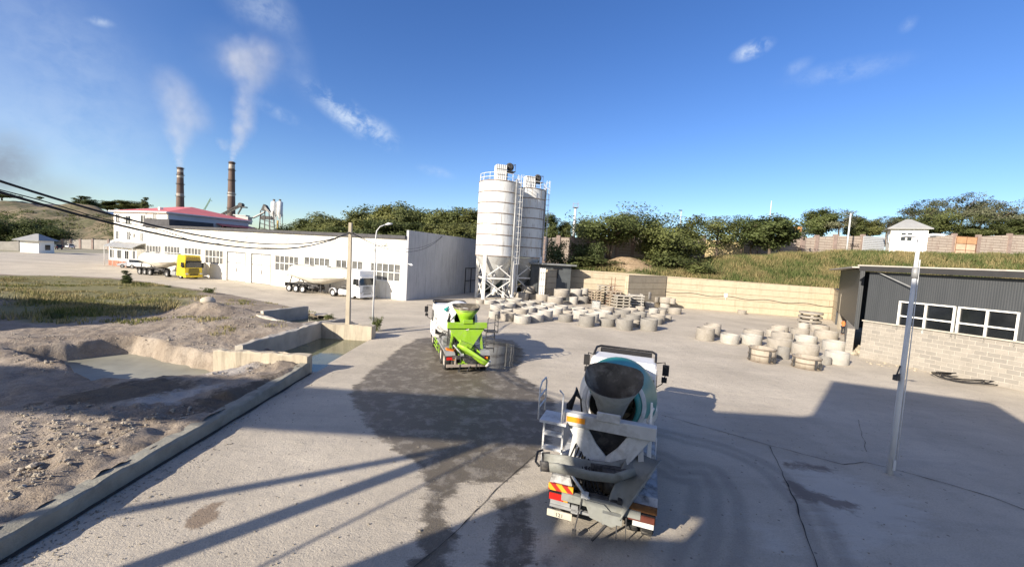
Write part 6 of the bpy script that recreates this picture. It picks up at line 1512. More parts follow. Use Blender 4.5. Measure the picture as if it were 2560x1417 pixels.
R_ = [(1520, 514, 655, 175, 75, 'umb', 'spreading multi-stemmed tree beside the bare earth mound', 1), (1665, 530, 676, 160, 74, 'big', 'big dense rounded tree reaching down to the bank right of the earth mound', 1),
      (1384, 596, 648, 52, 72, 'shrub', 'small upright bush in front of the concrete fence beside the silos', 1), (1455, 598, 660, 62, 74, 'shrubd', 'reddish dark shrub left of the spreading tree', 1), (1492, 600, 668, 46, 73, 'shrubd', 'narrow dark shrub at the foot of the spreading tree', 1),
      (1440, 632, 690, 120, 70, 'shrubd', 'low dark bush mass above the shed roof', 1), (1500, 640, 690, 90, 69.5, 'shrubd', 'dark bush hanging over the wall left of the bare mound', 1), (1680, 628, 690, 110, 70, 'shrubd', 'dark bush below the big rounded tree', 1), (1745, 655, 695, 70, 67, 'shrub', 'bright green bush on the slope above the cream wall', 1), (1530, 668, 692, 40, 68, 'shrub', 'small green bush on the bare earth mound', 1),
      (1797, 520, 622, 100, 80, 'feather', 'feathery tree on the bank before the yellow wall', 1), (1850, 515, 622, 72, 82, 'feather', 'slim feathery tree right of the yellow wall', 1), (1925, 518, 618, 130, 80, 'round1', 'broad light green tree beside the blue tank trailer', 1), (1880, 540, 618, 60, 84, 'feather', 'thin young tree between two larger ones on the bank', 1),
      (1368, 524, 625, 90, 92, 'round3', 'olive tree just right of the shaded silo', 0), (1408, 545, 625, 60, 94, 'round3', 'smaller tree left of the camera mast', 0), (1466, 534, 625, 100, 90, 'round1', 'green tree right of the camera mast', 0), (1560, 522, 625, 110, 90, 'round3', 'tree behind the fence right of the spreading tree', 0), (1606, 552, 625, 70, 94, 'feather', 'tree between the spreading tree and the big round one', 0), (1720, 560, 625, 60, 96, 'feather', 'wispy tree right of the big rounded tree', 0),
      (1988, 552, 615, 70, 95, 'feather', 'dark tree behind the fence left of the white pole', 0), (2045, 502, 612, 110, 96, 'round1', 'tall leafy tree left of the white pole', 0), (2092, 510, 612, 100, 94, 'tall2', 'grey-green tree at the white pole', 0), (2130, 532, 612, 80, 96, 'round3', 'dark tree just right of the white pole', 0), (2172, 542, 612, 80, 98, 'round2', 'tree behind the ribbed metal gate', 0), (2212, 528, 612, 90, 100, 'tall1', 'open grey tree behind the guard hut roof, left', 0), (2255, 532, 612, 90, 102, 'round3', 'dark tree right behind the guard hut roof', 0),
      (2305, 480, 608, 110, 105, 'tall1', 'tall sparse tree above the guard hut', 0), (2340, 478, 608, 90, 108, 'tall2', 'tall sparse tree beside the highest one', 0), (2392, 462, 608, 110, 106, 'tall1', 'highest sparse tree of the bank skyline', 0), (2440, 486, 608, 110, 104, 'tall2', 'sparse grey tree above the orange gate', 0), (2490, 482, 608, 110, 106, 'tall1', 'open sparse tree right of the orange gate', 0), (2545, 482, 608, 110, 105, 'tall2', 'sparse grey tree at the right edge', 0),
      (2350, 528, 610, 130, 95, 'umb', 'flat-topped green tree right of the guard hut', 0), (2440, 552, 612, 100, 92, 'round2', 'dark bushy tree behind the orange gate', 0), (2510, 540, 612, 120, 93, 'round3', 'dark bushy tree behind the right end of the fence', 0), (2570, 540, 612, 100, 92, 'round1', 'bushy tree cut by the right edge', 0), (2290, 552, 612, 80, 94, 'round2', 'dark tree touching the guard hut roof on the right', 0), (2400, 560, 612, 80, 98, 'round3', 'dark low tree between the hut and the orange gate', 0)]
for x, yt, yb, w, Yd, pr, lb, gflag in R_:
    plant(x, yt + (8 if pr == 'umb' and gflag else 0), yb, w * (1.02 if gflag else .74), Yd, pr, lb, 'bush' if pr.startswith('shrub') else 'tree', 'plants on the grassy bank' if gflag else 'trees behind the bank fence', ground=hg if gflag else None)
GL = 'trees on the left hillside'
for x, yt, yb, w, Yd, pr, lb in ((203, 482, 530, 40, 215, 'col', 'pair of dark trees on the far left ridge'), (228, 495, 530, 34, 216, 'round2', 'low round tree beside the dark ridge pair'), (362, 486, 530, 18, 230, 'col', 'single dark columnar tree behind the office roof'), (300, 498, 530, 60, 250, 'round3', 'hazy round tree left of the office roof'), (335, 500, 530, 50, 245, 'round2', 'hazy tree beside the columnar one'), (270, 505, 530, 44, 250, 'round3', 'low hazy tree at the blue roof'),
                                 (18, 535, 625, 120, 150, 'big', 'big dark bushy tree at the left edge behind the block wall'), (118, 548, 618, 90, 152, 'big', 'green tree behind the small hut with the pyramid roof'), (62, 560, 615, 70, 158, 'round2', 'dark tree between the left edge and the hut'), (5, 480, 500, 50, 200, 'round2', 'dark clump on the ridge at the left edge'), (100, 490, 500, 12, 200, 'round3', 'tiny round bush on the far left ridge')):
    plant(x, yt, yb, w * 1.15, Yd, pr, lb, 'tree', GL)
q = G(317, 716); plant(317, 668, 718, 26, q.y, 'col', 'small dark cypress bush at the road edge of the grass', 'bush', None, 'cypress_bush')
q = G(941, 828); plant(941, 788, 828, 30, q.y, 'shrub', 'dry weedy bush at the foot of the street lamp', 'bush', None, 'weed_bush')
for px, py_2, w, lb in ((1155 / 3.2 + 0, 725, 16, 'small dark weed clump right of the cypress bush'), (418, 722, 14, 'weed clump on the road edge left of the mound'), (520, 738, 30, 'dark weeds behind the boulder'), (820, 800, 24, 'dry weeds between the basin and the pole'), (560, 795, 34, 'green weeds on the front of the mound'), (140, 808, 40, 'tall weeds at the near edge of the grass')):
    q = G(px, py_2); plant(px, py_2 - w * .7, py_2, w, q.y, 'shrub', lb, 'weeds', 'weed clumps on the dirt lot', 'weed_clump')

def tufts(name, pos, h, m, nb, wd, label, spread):
    n = len(pos); N = n * nb; b_ = np.repeat(pos, nb, 0) + np.concatenate([rng.normal(size=(N, 2)) * spread, np.zeros((N, 1))], 1)
    hh = np.repeat(h, nb) * rng.uniform(.5, 1.2, N); a = rng.uniform(0, 6.28, N); tl = rng.normal(size=(N, 2)) * .28
    d = np.stack([np.cos(a), np.sin(a), np.zeros(N)], 1) * (wd * rng.uniform(.6, 1.4, N))[:, None]
    tip = b_ + np.stack([tl[:, 0] * hh, tl[:, 1] * hh, hh], 1)
    v = np.stack([b_ - d, b_ + d, tip], 1).reshape(-1, 3)
    me = bpy.data.meshes.new(name); me.vertices.add(3 * N); me.vertices.foreach_set('co', v.astype(np.float32).ravel()); me.loops.add(3 * N); me.loops.foreach_set('vertex_index', np.arange(3 * N, dtype=np.int32))
    me.polygons.add(N); me.polygons.foreach_set('loop_start', np.arange(0, 3 * N, 3, dtype=np.int32)); me.materials.append(m); me.update(calc_edges=True)
    o = bpy.data.objects.new(name, me); C.objects.link(o); tag(o, label, 'grass', kind='stuff'); return o
def grass_mat(name, dry, g1, g2, sc=.16, amt=(.42, .62)):
    m = bpy.data.materials.new(name); t = NT(m); b = t.n['Principled BSDF']; tc = t.new('ShaderNodeTexCoord').outputs['Object']
    r = t.new('ShaderNodeNewGeometry').outputs['Random Per Island']
    g_ = t.mix(r, g1, g2); k = t.ramp(t.math('ADD', t.math('MULTIPLY', t.noise(tc, sc, 5, .65, .5), .85), t.math('MULTIPLY', r, .15)), amt[0], amt[1])
    c = t.mix(k, g_, t.mix(r, dry, tuple(v * 1.3 for v in dry)))
    t.link(c, b.inputs['Base Color']); b.inputs['Roughness'].default_value = .75; b.inputs['Specular IOR Level'].default_value = .15
    tr = t.new('ShaderNodeBsdfTranslucent'); t.link(c, tr.inputs[0]); mx_ = t.new('ShaderNodeMixShader'); mx_.inputs[0].default_value = .2; t.link(b.outputs[0], mx_.inputs[1]); t.link(tr.outputs[0], mx_.inputs[2]); t.link(mx_.outputs[0], t.n['Material Output'].inputs[0]); return m
rng = np.random.default_rng(3)
s_ = rng.uniform(-2, 92, 15000); d_ = rng.uniform(.6, 19, 15000)
bareS = (Vector((mp.x, mp.y, 0)) - Wa).dot(wd_)
bk = np.exp(-(((s_ - bareS) / 5.2) ** 2 + ((d_ - 6.5) / 5.5) ** 2)); ok = (bk < .3 + rng.uniform(-.08, .1, 15000))
s_, d_ = s_[ok], d_[ok]
pos = np.stack([Wa.x + wd_.x * s_ + wn_.x * d_, Wa.y + wd_.y * s_ + wn_.y * d_, np.array([hill_z(a, c) for a, c in zip(s_, d_)]) - .05], 1)
hgt = .45 + .55 * vnoise(s_, d_, .3, 31) * 1.4
tufts('bank_grass', pos, hgt, grass_mat('bank_grass_blades', (.25, .205, .1), (.07, .1, .03), (.125, .155, .055), .2, (.43, .6)), 7, .06, 'tall green and straw-yellow grass covering the bank', .28)
gx = rng.uniform(min(p[0] for p in GRASS), max(p[0] for p in GRASS), 30000); gy = rng.uniform(min(p[1] for p in GRASS), max(p[1] for p in GRASS), 30000)
sdg = poly_sd(gx, gy, GRASS) + (vnoise(gx, gy, .25, 41) - .5) * 11; ok = (sdg > rng.uniform(-.5, 3.5, 30000)) & (vnoise(gx * .4, gy, .6, 47) > rng.uniform(.38, .66, 30000))
gx, gy = gx[ok], gy[ok]; gz = np.array([dirt_z(a, c) for a, c in zip(gx, gy)])
hgt = .06 + .25 * sstep(.5, .72, vnoise(gx, gy, .22, 43)) + .6 * sstep(42, 37, gy) * vnoise(gx, gy, .5, 44)
tufts('field_grass', np.stack([gx, gy, gz - .03], 1), hgt, grass_mat('field_grass_blades', (.3, .25, .13), (.09, .12, .025), (.16, .18, .045), .2, (.36, .58)), 5, .045, 'patchy green grass and weeds growing on the dirt lot', .2)
sx_ = rng.uniform(-40, -12, 5000); sy_ = rng.uniform(24, 46, 5000); ok = (poly_sd(sx_, sy_, DIRT) > .3) & (vnoise(sx_, sy_, .45, 51) > .62) & (poly_sd(sx_, sy_, CANAL) < -.6) & (poly_sd(sx_, sy_, SLURRY) < -1)
sx_, sy_ = sx_[ok], sy_[ok]; tufts('sparse_weeds', np.stack([sx_, sy_, [dirt_z(a, c) for a, c in zip(sx_, sy_)]], 1), np.full(len(sx_), .22), bpy.data.materials['field_grass_blades'], 6, .03, 'sparse low weeds on the dry dirt by the basins', .15)

# ------------------------------------------------------------------ fence, huts and things on the bank
FENC = panel_wall_mat('weathered_fence_panel', (.4, .35, .3), (.36, .31, .27), (.24, .19, .16), 3.0, .55, mortar=.05, bump=.03, dirt=(.26, .19, .16))
POSTM = mat('brick_fence_post', (.27, .21, .185), .95, .2, 1.5)
def fence(label, pts, hgt, post=True, m=FENC):
    """pts: (x, y of the top edge, depth) in the photo"""
    T = thing('concrete_fence', label, 'fence', P(*pts[0]), 0, 'concrete panel fences'); o0 = T.location.copy()
    for i, ((x0, y0, Y0), (x1, y1, Y1)) in enumerate(zip(pts[:-1], pts[1:])):
        a, c = P(x0, y0, Y0) - o0, P(x1, y1, Y1) - o0; d = Vector((c.x - a.x, c.y - a.y, 0)); n_ = Vector((-d.y, d.x, 0)).normalized() * .12
        vs = [a - n_, c - n_, c + n_, a + n_]; lo = [Vector((v.x, v.y, v.z - hgt)) for v in vs]
        MB().add(lo + vs, [(0, 3, 2, 1), (4, 5, 6, 7), (0, 1, 5, 4), (1, 2, 6, 5), (2, 3, 7, 6), (3, 0, 4, 7)]).build('panel', m, T)
    if post:
        for x0, y0, Y0 in pts:
            a = P(x0, y0, Y0) - o0; MB().bb(a.x - .35, a.x + .35, a.y - .3, a.y + .3, a.z - hgt - .4, a.z + .35).build('post', POSTM, T)
    return T
fence('weathered concrete panel fence running behind the trees beside the silos', [(1340, 597, 77), (1361, 596, 77), (1396, 593, 78), (1432, 594, 78), (1471, 592, 79), (1545, 590, 79), (1583, 588, 80), (1640, 590, 80), (1700, 591, 81), (1760, 592, 82)], 5.0)
fence('concrete panel fence between the blue trailer and the ribbed metal gate', [(2008, 596, 86), (2042, 592, 86), (2088, 590, 86), (2157, 590, 86)], 4.2)
fence('concrete panel fence behind the blue tank trailer', [(1855, 600, 89), (1900, 600, 88), (1955, 598, 87), (2010, 596, 87)], 4.2)
fence('concrete panel fence between the guard hut and the orange gate', [(2312, 588, 84), (2386, 588, 84)], 4.2)
fence('concrete panel fence running out of frame right of the orange gate', [(2446, 591, 84), (2524, 588, 84), (2600, 588, 84)], 4.2)
def panel(x0, x1, yt, yb, Yd, th, m, name, label, cat, ribs=None, rm=None):
    a, c = P(x0, yt, Yd), P(x1, yt, Yd); h = a.z - P(x0, yb, Yd).z + .8; L = (c - a).length
    o = MB().bb(0, L, 0, th, -h, 0); o = o.build(name, m, None, a, 0); o.rotation_euler = (0, 0, math.atan2(c.y - a.y, c.x - a.x)); tag(o, label, cat)
    if ribs:
        mb = MB()
        for k in range(ribs): mb.bb(0, L, -.06, 0, -h * (k + .6) / ribs - .1, -h * (k + .6) / ribs)
        mb.build('rib', rm or m, o)
    return o
panel(2160, 2214, 590, 616, 85, .15, mat('galvanised_sheet', (.55, .57, .6), .45, .06, 2, metal=.3), 'metal_gate', 'grey ribbed metal sheet gate left of the guard hut', 'gate', 8, GREY_STEEL)
g_ = panel(2392, 2442, 590, 628, 83.5, .12, mat('faded_gate_paint', (.56, .42, .3), .8, .2, .7), 'double_gate', 'faded orange and white double gate in the bank fence', 'gate')
mb = MB(); L = 50 / 1000 * 83.5 * 1.02
mb.bb(0, L, -.02, -.001, -1.5, -.05); mb.build('upper_panel', mat('faded_orange', (.45, .27, .15), .85, .2, .8), g_)
mb = MB()
for x in (0, L / 2, L): mb.bb(x - .05, x + .05, -.06, -.02, -3.4, .1)
for z_ in (-.05, -1.5, -2.8): mb.bb(0, L, -.06, -.02, z_ - .04, z_ + .04)
mb.build('gate_frame', RUST, g_)
panel(1757, 1862, 598, 655, 88, .3, mat('ochre_wall_paint', (.62, .5, .28), .9, .1, .8), 'yellow_wall', 'low yellow-painted wall behind the feathery trees', 'wall')
# signboard squiggles on the fence
mb = MB(); q0 = P(2126, 612, 85.6)
for k in range(5): mb.tube([(q0.x + .4 * k + .16 * math.cos(a * 2 + k), q0.y - .02, q0.z + .28 * math.sin(a + k)) for a in np.linspace(0, 4.2, 10)], .045, 4)
tag(mb.build('graffiti', INK), 'small black scrawl of graffiti on the bank fence', 'graffiti')
# guard hut
def hut(name, label, px0, px1, yb, ye, ya, Yd, rz, dep, wallm, roofm, ov, wins, group=None, ws=1.):
    a, c = P(px0, yb, Yd), P(px1, yb, Yd); W_ = (Vector((c.x, c.y)) - Vector((a.x, a.y))).length * ws; h = P((px0 + px1) / 2, ye, Yd).z - a.z; ap = P((px0 + px1) / 2, ya, Yd + dep / 2).z - a.z
    T = thing(name, label, 'hut', (a.x, a.y, a.z), rz, group); MB().bb(0, W_, 0, dep, -1.5, h).build('wall', wallm, T)
    mb = MB(); v = [(-ov, -ov, h), (W_ + ov, -ov, h), (W_ + ov, dep + ov, h), (-ov, dep + ov, h), (W_ * .42, dep / 2, ap), (W_ * .58, dep / 2, ap)]
    mb.add(v, [(0, 1, 5, 4), (1, 2, 5), (2, 3, 4, 5), (3, 0, 4), (3, 2, 1, 0)]); mb.bb(-ov, W_ + ov, -ov - .05, -ov, h - .18, h + .02); mb.bb(-ov - .05, -ov, -ov, dep + ov, h - .18, h + .02); mb.build('roof', roofm, T)
    for (u0, u1, z0, z1, side) in wins:
        f = MB(); p_ = MB()
        if side == 0: f.bb(W_ * u0, W_ * u1, -.08, 0, h * z0, h * z1); p_.bb(W_ * u0 + .05, W_ * u1 - .05, -.1, -.08, h * z0 + .05, h * z1 - .05)
        elif side == 1: f.bb(-.08, 0, dep * u0, dep * u1, h * z0, h * z1); p_.bb(-.1, -.08, dep * u0 + .12, dep * u1 - .12, h * z0 + .12, h * z1 - .12)
        else: f.bb(W_, W_ + .08, dep * u0, dep * u1, h * z0, h * z1); p_.bb(W_ + .08, W_ + .1, dep * u0 + .12, dep * u1 - .12, h * z0 + .12, h * z1 - .12)
        w_ = f.build('window', W_FR, T); p_.build('pane', GLASS, w_)
    return T
GROOF = mat('grey_sheet_roof', (.3, .31, .31), .55, .1, .8, dirt=(.3, .28, .26), dirt_amt=.4)
hut('guard_hut', 'white guard hut with a grey hipped roof on the grassy bank', 2222, 2312, 624, 573, 552, 78, R(-36), 4.6, CREAM, GROOF, .55, [(.28, .42, .42, .8, 0), (.45, .59, .42, .8, 0), (.3, .6, .35, .75, 1)], None, .74)
hut('guard_hut', 'small cream hut with a grey pyramid roof at the left road edge', 50, 92, 632, 600, 583, 106, R(6), 4.0, CREAM, GROOF, .9, [(.35, .75, .25, .72, 2)])
# blue tank trailer half hidden by trees
q = P(1936, 612, 88); T = thing('tank_trailer', 'blue tank trailer with an orange end panel parked on the bank', 'trailer', (q.x, q.y, q.z), R(5))
MB().tube([(0, 0, 1.9), (.3, 0, 1.9), (4.4, 0, 1.9), (4.7, 0, 1.9)], [1.2, 1.4, 1.4, 1.2], 20).build('tank', mat('faded_blue_paint', (.1, .26, .4), .6, .2, 1.2, dirt=(.5, .5, .48), dirt_amt=.6), T)
MB().bb(3.2, 5.0, -1.2, .8, 3.0, 4.1).build('end_panel', mat('orange_box_paint', (.6, .3, .12), .8, .2, 1), T)
MB().bb(4.9, 6.0, -1, .8, 0, 3.0).build('cab_panel', GREY_STEEL, T)
for x in (1, 2.2): wheel(T, x, -1.2, .5, .3, 1)
# mast, poles
def pole(name, px, yt, yb, Yd, r, m, label, head=0, cat='pole'):
    a, t_ = P(px, yb, Yd), P(px, yt, Yd); h = t_.z - a.z; T = thing(name, label, cat, (a.x, a.y, a.z - 1), 0); MB().tube([(0, 0, 0), (0, 0, h + 1)], [r, r * .75], 8).build('pole', m, T); h += 1
    if head == 1:
        mb = MB(); mb.bb(-.55, .55, -.55, .55, h - .1, h)
        for x in (-.5, .5):
            for y in (-.5, .5): mb.bar((x, y, h), (x, y, h + .9), .06)
        mb.bar((-.5, -.5, h + .7), (.5, -.5, h + .7), .05); mb.bar((-.5, .5, h + .7), (.5, .5, h + .7), .05); mb.bar((.4, 0, h), (.4, 0, h + 1.3), .05); mb.build('platform', GREY_STEEL, T)
    elif head == 2: mb = MB(); mb.box((-.2, 0, h + .1), (.7, .25, .2)); mb.build('lamp_head', DARK_STEEL, T)
    return T
pole('camera_mast', 1434, 518, 590, 82, .3, POLEW, 'pale mast with a railed platform on top right of the silos', 1, 'mast')
pole('street_lamp', 1697, 527, 600, 90, .1, POLEW, 'thin white lamp rising behind the big rounded tree', 2, 'street lamp')
pole('white_pole', 2117, 533, 622, 80, .17, POLEW, 'plain white pole standing before the bank fence', 0)
pole('antenna_mast', 1923, 502, 560, 110, .12, POLEW, 'thin antenna mast poking above the trees', 0, 'mast')

# ------------------------------------------------------------------ left hillside and far plant
hx = np.linspace(-330, -62, 150); hy = np.concatenate([np.arange(153, 215, 1.2), np.arange(215, 420, 6)])
X, Y = np.meshgrid(hx, hy); q = X / Y
tp = np.interp(q, [-1.5, -1.28, -1.1, -.98, -.9, -.7, -.55, -.4], [17.5, 17, 14.5, 15.5, 14.8, 11, 7.5, 3])
hsl = sstep(153, 196, Y)
Z = -.3 + tp * hsl * (.75 + .25 * sstep(153, 175, Y)) + (vnoise(X, Y, .12, 61) - .5) * 3.2 * sstep(153, 165, Y) + (vnoise(X, Y, .5, 62) - .5) * 1.1 * sstep(155, 170, Y)
for (px, w, a_) in ((60, 16, 2.2), (175, 14, 2.4), (205, 12, 2.4), (235, 12, 3.0), (110, 20, 1.5)):
    c_ = P(px, 520, 205); Z += a_ * np.clip(1 - np.hypot(X - c_.x, (Y - 205)) / w, 0, 1) * 1.2
m = bpy.data.materials.new('scrub_hill'); t = NT(m); b = t.n['Principled BSDF']; tc = t.new('ShaderNodeTexCoord').outputs['Object']
sz = t.new('ShaderNodeSeparateXYZ'); t.link(tc, sz.inputs[0]); n1 = t.noise(tc, .12, 6, .7, .3); n2 = t.noise(tc, .5, 5, .7)
base = t.mix(t.ramp(n1, .42, .58), (.085, .085, .042), (.2, .16, .105)); base = t.mix(t.math('MULTIPLY', t.ramp(n2, .5, .66), .7), base, (.06, .065, .03))
hz_ = t.ramp(t.math('ADD', t.math('MULTIPLY', sz.outputs[2], .1), t.math('MULTIPLY', t.math('SUBTRACT', n1, .5), 1.0)), 1.2, 1.4)
base = t.mix(hz_, base, t.mix(n2, (.24, .225, .21), (.36, .34, .31))); t.link(base, b.inputs['Base Color']); b.inputs['Roughness'].default_value = .95
struct(grid_mesh('scrub_hill', hx, hy, Z, None, m))
rng = np.random.default_rng(77)
bx_ = rng.uniform(-300, -75, 2600); by_ = rng.uniform(156, 205, 2600); ok = vnoise(bx_, by_, .09, 71) > rng.uniform(.3, .7, 2600) - .02 * (by_ < 185); bx_, by_ = bx_[ok], by_[ok]
bi = np.clip(np.searchsorted(hx, bx_), 0, len(hx) - 1); bj = np.clip(np.searchsorted(hy, by_), 0, len(hy) - 1); bz_ = Z[bj, bi]
ok = bz_ < 13.5 + rng.normal(size=len(bz_)); base_ = np.stack([bx_, by_, bz_ + .3], 1)[ok]; bs = rng.uniform(.4, 1.3, len(base_))
bp = (np.repeat(base_, 26, 0) + np.clip(rng.normal(size=(len(base_) * 26, 3)), -1.6, 1.6) * np.repeat(bs, 26)[:, None] * (1.1, 1.1, .6))
sc_me = leaf_mesh('hill_scrub', bp, .32, LEAFD, (np.mean(bx_), 185, -40)); sc_o = bpy.data.objects.new('hill_scrub', sc_me); C.objects.link(sc_o); tag(sc_o, 'dark low scrub scattered over the left hillside', 'scrub', kind='stuff')
fence('grey concrete fence at the foot of the left scrub hill', [(-60, 596, 152), (0, 598, 152), (50, 600, 152), (125, 600, 152), (157, 600, 152), (178, 600, 152), (201, 599, 152), (232, 599, 152), (272, 600, 152), (330, 604, 152)], 3.6, True, mat('pale_panel_concrete', (.34, .32, .29), .9, .15, .5))
fence('block wall beside the small cream hut at the left edge', [(-60, 602, 112), (22, 604, 112), (48, 602, 112)], 3.4, False, mat('grey_block_wall', (.25, .24, .22), .9, .15, .6))
q = P(247, 528, 215); T = thing('blue_roofed_shed', 'low blue-roofed shed on the left ridge', 'shed', (q.x, q.y, q.z - 3), R(12)); MB().bb(0, 16, 0, 8, -3, 3.0).build('wall', mat('blue_sheet', (.1, .2, .42), .6, .1, 1), T); MB().bb(-.5, 16.5, -.5, 8.5, 3.0, 3.4).build('roof', mat('pale_blue_roof', (.3, .36, .45), .5), T)
q = P(20, 505, 210); T = thing('long_shed', 'long low dark-roofed shed on the left ridge', 'shed', (q.x - 10, q.y, q.z - 4), R(-8)); MB().bb(0, 42, 0, 8, -3, 2.4).build('wall', mat('shed_brown', (.16, .14, .13), .8), T); MB().prism([(-1, -1, 2.4), (-1, 9, 2.4), (-1, 4, 4.2)], (44, 0, 0)).build('roof', mat('shed_dark_roof', (.1, .095, .1), .7), T)
BRK = bpy.data.materials.new('sooty_chimney_brick'); t = NT(BRK); b = t.n['Principled BSDF']; tc = t.new('ShaderNodeTexCoord').outputs['Object']
sz = t.new('ShaderNodeSeparateXYZ'); t.link(tc, sz.inputs[0]); n1 = t.noise(t.mapping(tc, (.5, .5, .08)), .6, 5, .7)
t.link(t.ramp(n1, .35, .7, (.115, .08, .066, 1), (.19, .135, .11, 1)), b.inputs['Base Color']); b.inputs['Roughness'].default_value = .95
def chimney(px, yt, Yd, wt, wb, label, bands):
    a = P(px, yt, Yd); H = a.z; T = thing('factory_chimney', label, 'chimney', (a.x, a.y, 0), 0, 'factory chimneys'); k = Yd / 1000 * .85
    rt, rbm = wt * k / 2, wb * k / 2; n = 10; MB().lathe([(rbm + (rt - rbm) * u / n, H * u / n) for u in range(n + 1)] + [(rt * .7, H), (rt * .7, H - 4)], 28).build('shaft', BRK, T)
    def rr(z_): return rbm + (rt - rbm) * z_ / H
    for yy, hpx in bands: z1 = P(px, yy, Yd).z; z0 = P(px, yy + hpx, Yd).z; mb = MB(); mb.lathe([(rr(z0) + .06, z0), (rr(z1) + .06, z1)], 28); mb.build('pale_band', mat('faded_band_paint', (.4, .36, .32), .9, .2, .3), T)
    mb = MB()
    for u in (.985, .9, .78, .62, .45):
        z_ = H * u; mb.lathe([(rr(z_), z_), (rr(z_) + .9, z_), (rr(z_) + .9, z_ + .25), (rr(z_), z_ + .25)], 24)
        mb.torus((0, 0, z_ + 1.2), rr(z_) + .85, .06, 'z', 24, 4)
    mb.bar((-rbm - .3, -.3, 5), (-rt - .3, -.3, H), .5); mb.build('gallery', DARK_STEEL, T); return T
chimney(451, 419, 400, 14, 24, 'shorter and left of the two smoking brick chimneys', [(425, 6), (437, 8), (484, 9)])
chimney(580, 405, 410, 14, 24, 'taller and right of the two smoking brick chimneys', [(412, 10), (481, 10)])
# aggregate conveyors, far silos, crane
def lattice(mb, a, c, w, n, t=.25):
    a, c = Vector(a), Vector(c); up = Vector((0, 0, w))
    mb.bar(a, c, t); mb.bar(a + up, c + up, t)
    for k in range(n): p, q_ = a.lerp(c, k / n), a.lerp(c, (k + 1) / n); mb.bar(p, q_ + up, t * .6); mb.bar(p, p + up, t * .6)
T = thing('belt_conveyor', 'dark inclined conveyor with a head drum behind the office roof', 'conveyor', (0, 0, 0)); mb = MB(); a, c = P(552, 542, 190), P(603, 516, 190); lattice(mb, a, c, 1.3, 9, .3); mb.bar(a + Vector((0, .8, 1.0)), c + Vector((0, .8, 1.0)), 1.6, .3); mb.build('boom', DARK_STEEL, T); mb = MB(); mb.cyl(c + Vector((0, -1, .6)), c + Vector((0, 1, .6)), 1.0, None, 12); mb.bb(c.x - .5, c.x + 2.6, c.y - .8, c.y + .8, c.z - .6, c.z - .1); mb.bar(c + Vector((.5, 0, 0)), P(595, 535, 190), .5); mb.build('head_drum', DARK_STEEL, T)
T.location = (0, 0, 0)
T = thing('crushing_plant', 'tangle of grey steel conveyors and hoppers before the far twin silos', 'crusher', (0, 0, 0)); mb = MB(); a, c = P(632, 545, 190), P(662, 530, 190); mb.bar(a, c, 1.2, .5); lattice(mb, P(662, 522, 190), P(690, 550, 190), .9, 7, .25); mb.build('conveyor', GREY_STEEL, T)
mb = MB(); c = P(662, 532, 190); mb.prism([(c.x - 2, c.y, c.z + 1), (c.x + 2, c.y, c.z + .5), (c.x + .2, c.y, c.z + 3.5), (c.x - .8, c.y, c.z + 4)], (0, 2, 0)); mb.bb(c.x - 2, c.x + 3, c.y, c.y + 2, c.z - 3, c.z - 1.5)
for x in (-2, 0, 2, 4): mb.bar((c.x + x, c.y, c.z + 1), (c.x + x * 1.2, c.y, c.z - 8), .35)
for k in range(4): mb.bar((c.x - 2, c.y, c.z - 1 - 2 * k), (c.x + 4, c.y, c.z - 2.5 - 2 * k), .3)
mb.build('hopper', DARK_STEEL, T)
mb = MB(); q = P(636, 545, 186); mb.prism([(q.x - 9, q.y, q.z + .6), (q.x - 3, q.y, q.z + .4), (q.x - 3, q.y, q.z - 3), (q.x - 7, q.y, q.z - 3)], (0, 3, 0)); mb.bb(q.x - 10, q.x - 4, q.y, q.y + 3, q.z + .6, q.z + 1.1); mb.build('bin', GREY_STEEL, T)
for px, lb in ((685, 'far white cement silo, left one of the twin pair'), (700, 'far white cement silo, right one of the twin pair')):
    a = P(px, 505, 260); z0 = P(px, 548, 260).z; T = thing('cement_silo', lb, 'silo', (a.x, a.y, z0), 0, 'far twin silos'); h = a.z - z0; r = 1.75
    MB().lathe([(.4, 0), (r, 3), (r, h - .1), (r * .3, h + .6), (.01, h + .6)], 20).build('shell', SILO_W, T)
    mb = MB(); [mb.bar((x * 1.2, y * 1.2, 3), (x * 1.2, y * 1.2, -12), .3) for x in (-1, 1) for y in (-1, 1)]; mb.build('leg', GREY_STEEL, T); mb = MB(); mb.bb(-.5, .5, -.5, .5, h + .4, h + 1.7); mb.build('vent', DARK_STEEL, T)
q = P(694, 575, 170); mb = MB(); mb.tube([(q.x, q.y, q.z - 6), (q.x, q.y, q.z + 4)], .3, 8); o = mb.build('striped_post', mat('striped_paint', (.45, .33, .1), .8, .3, .5)); tag(o, 'short yellow-brown post below the far twin silos', 'post')
T = thing('tower_crane', 'thin green lattice crane jib on the horizon left of the taller chimney', 'crane', (0, 0, 0)); mb = MB(); lattice(mb, P(511, 527, 330), P(526, 500, 330), 1.6, 12, .35); mb.bar(P(526, 500, 330), P(507, 526, 330), .25); mb.bar(P(526, 500, 330), P(530, 503, 330), .4); mb.build('jib', mat('crane_green', (.14, .24, .2), .7), T)
T.location = (0, 0, 0)

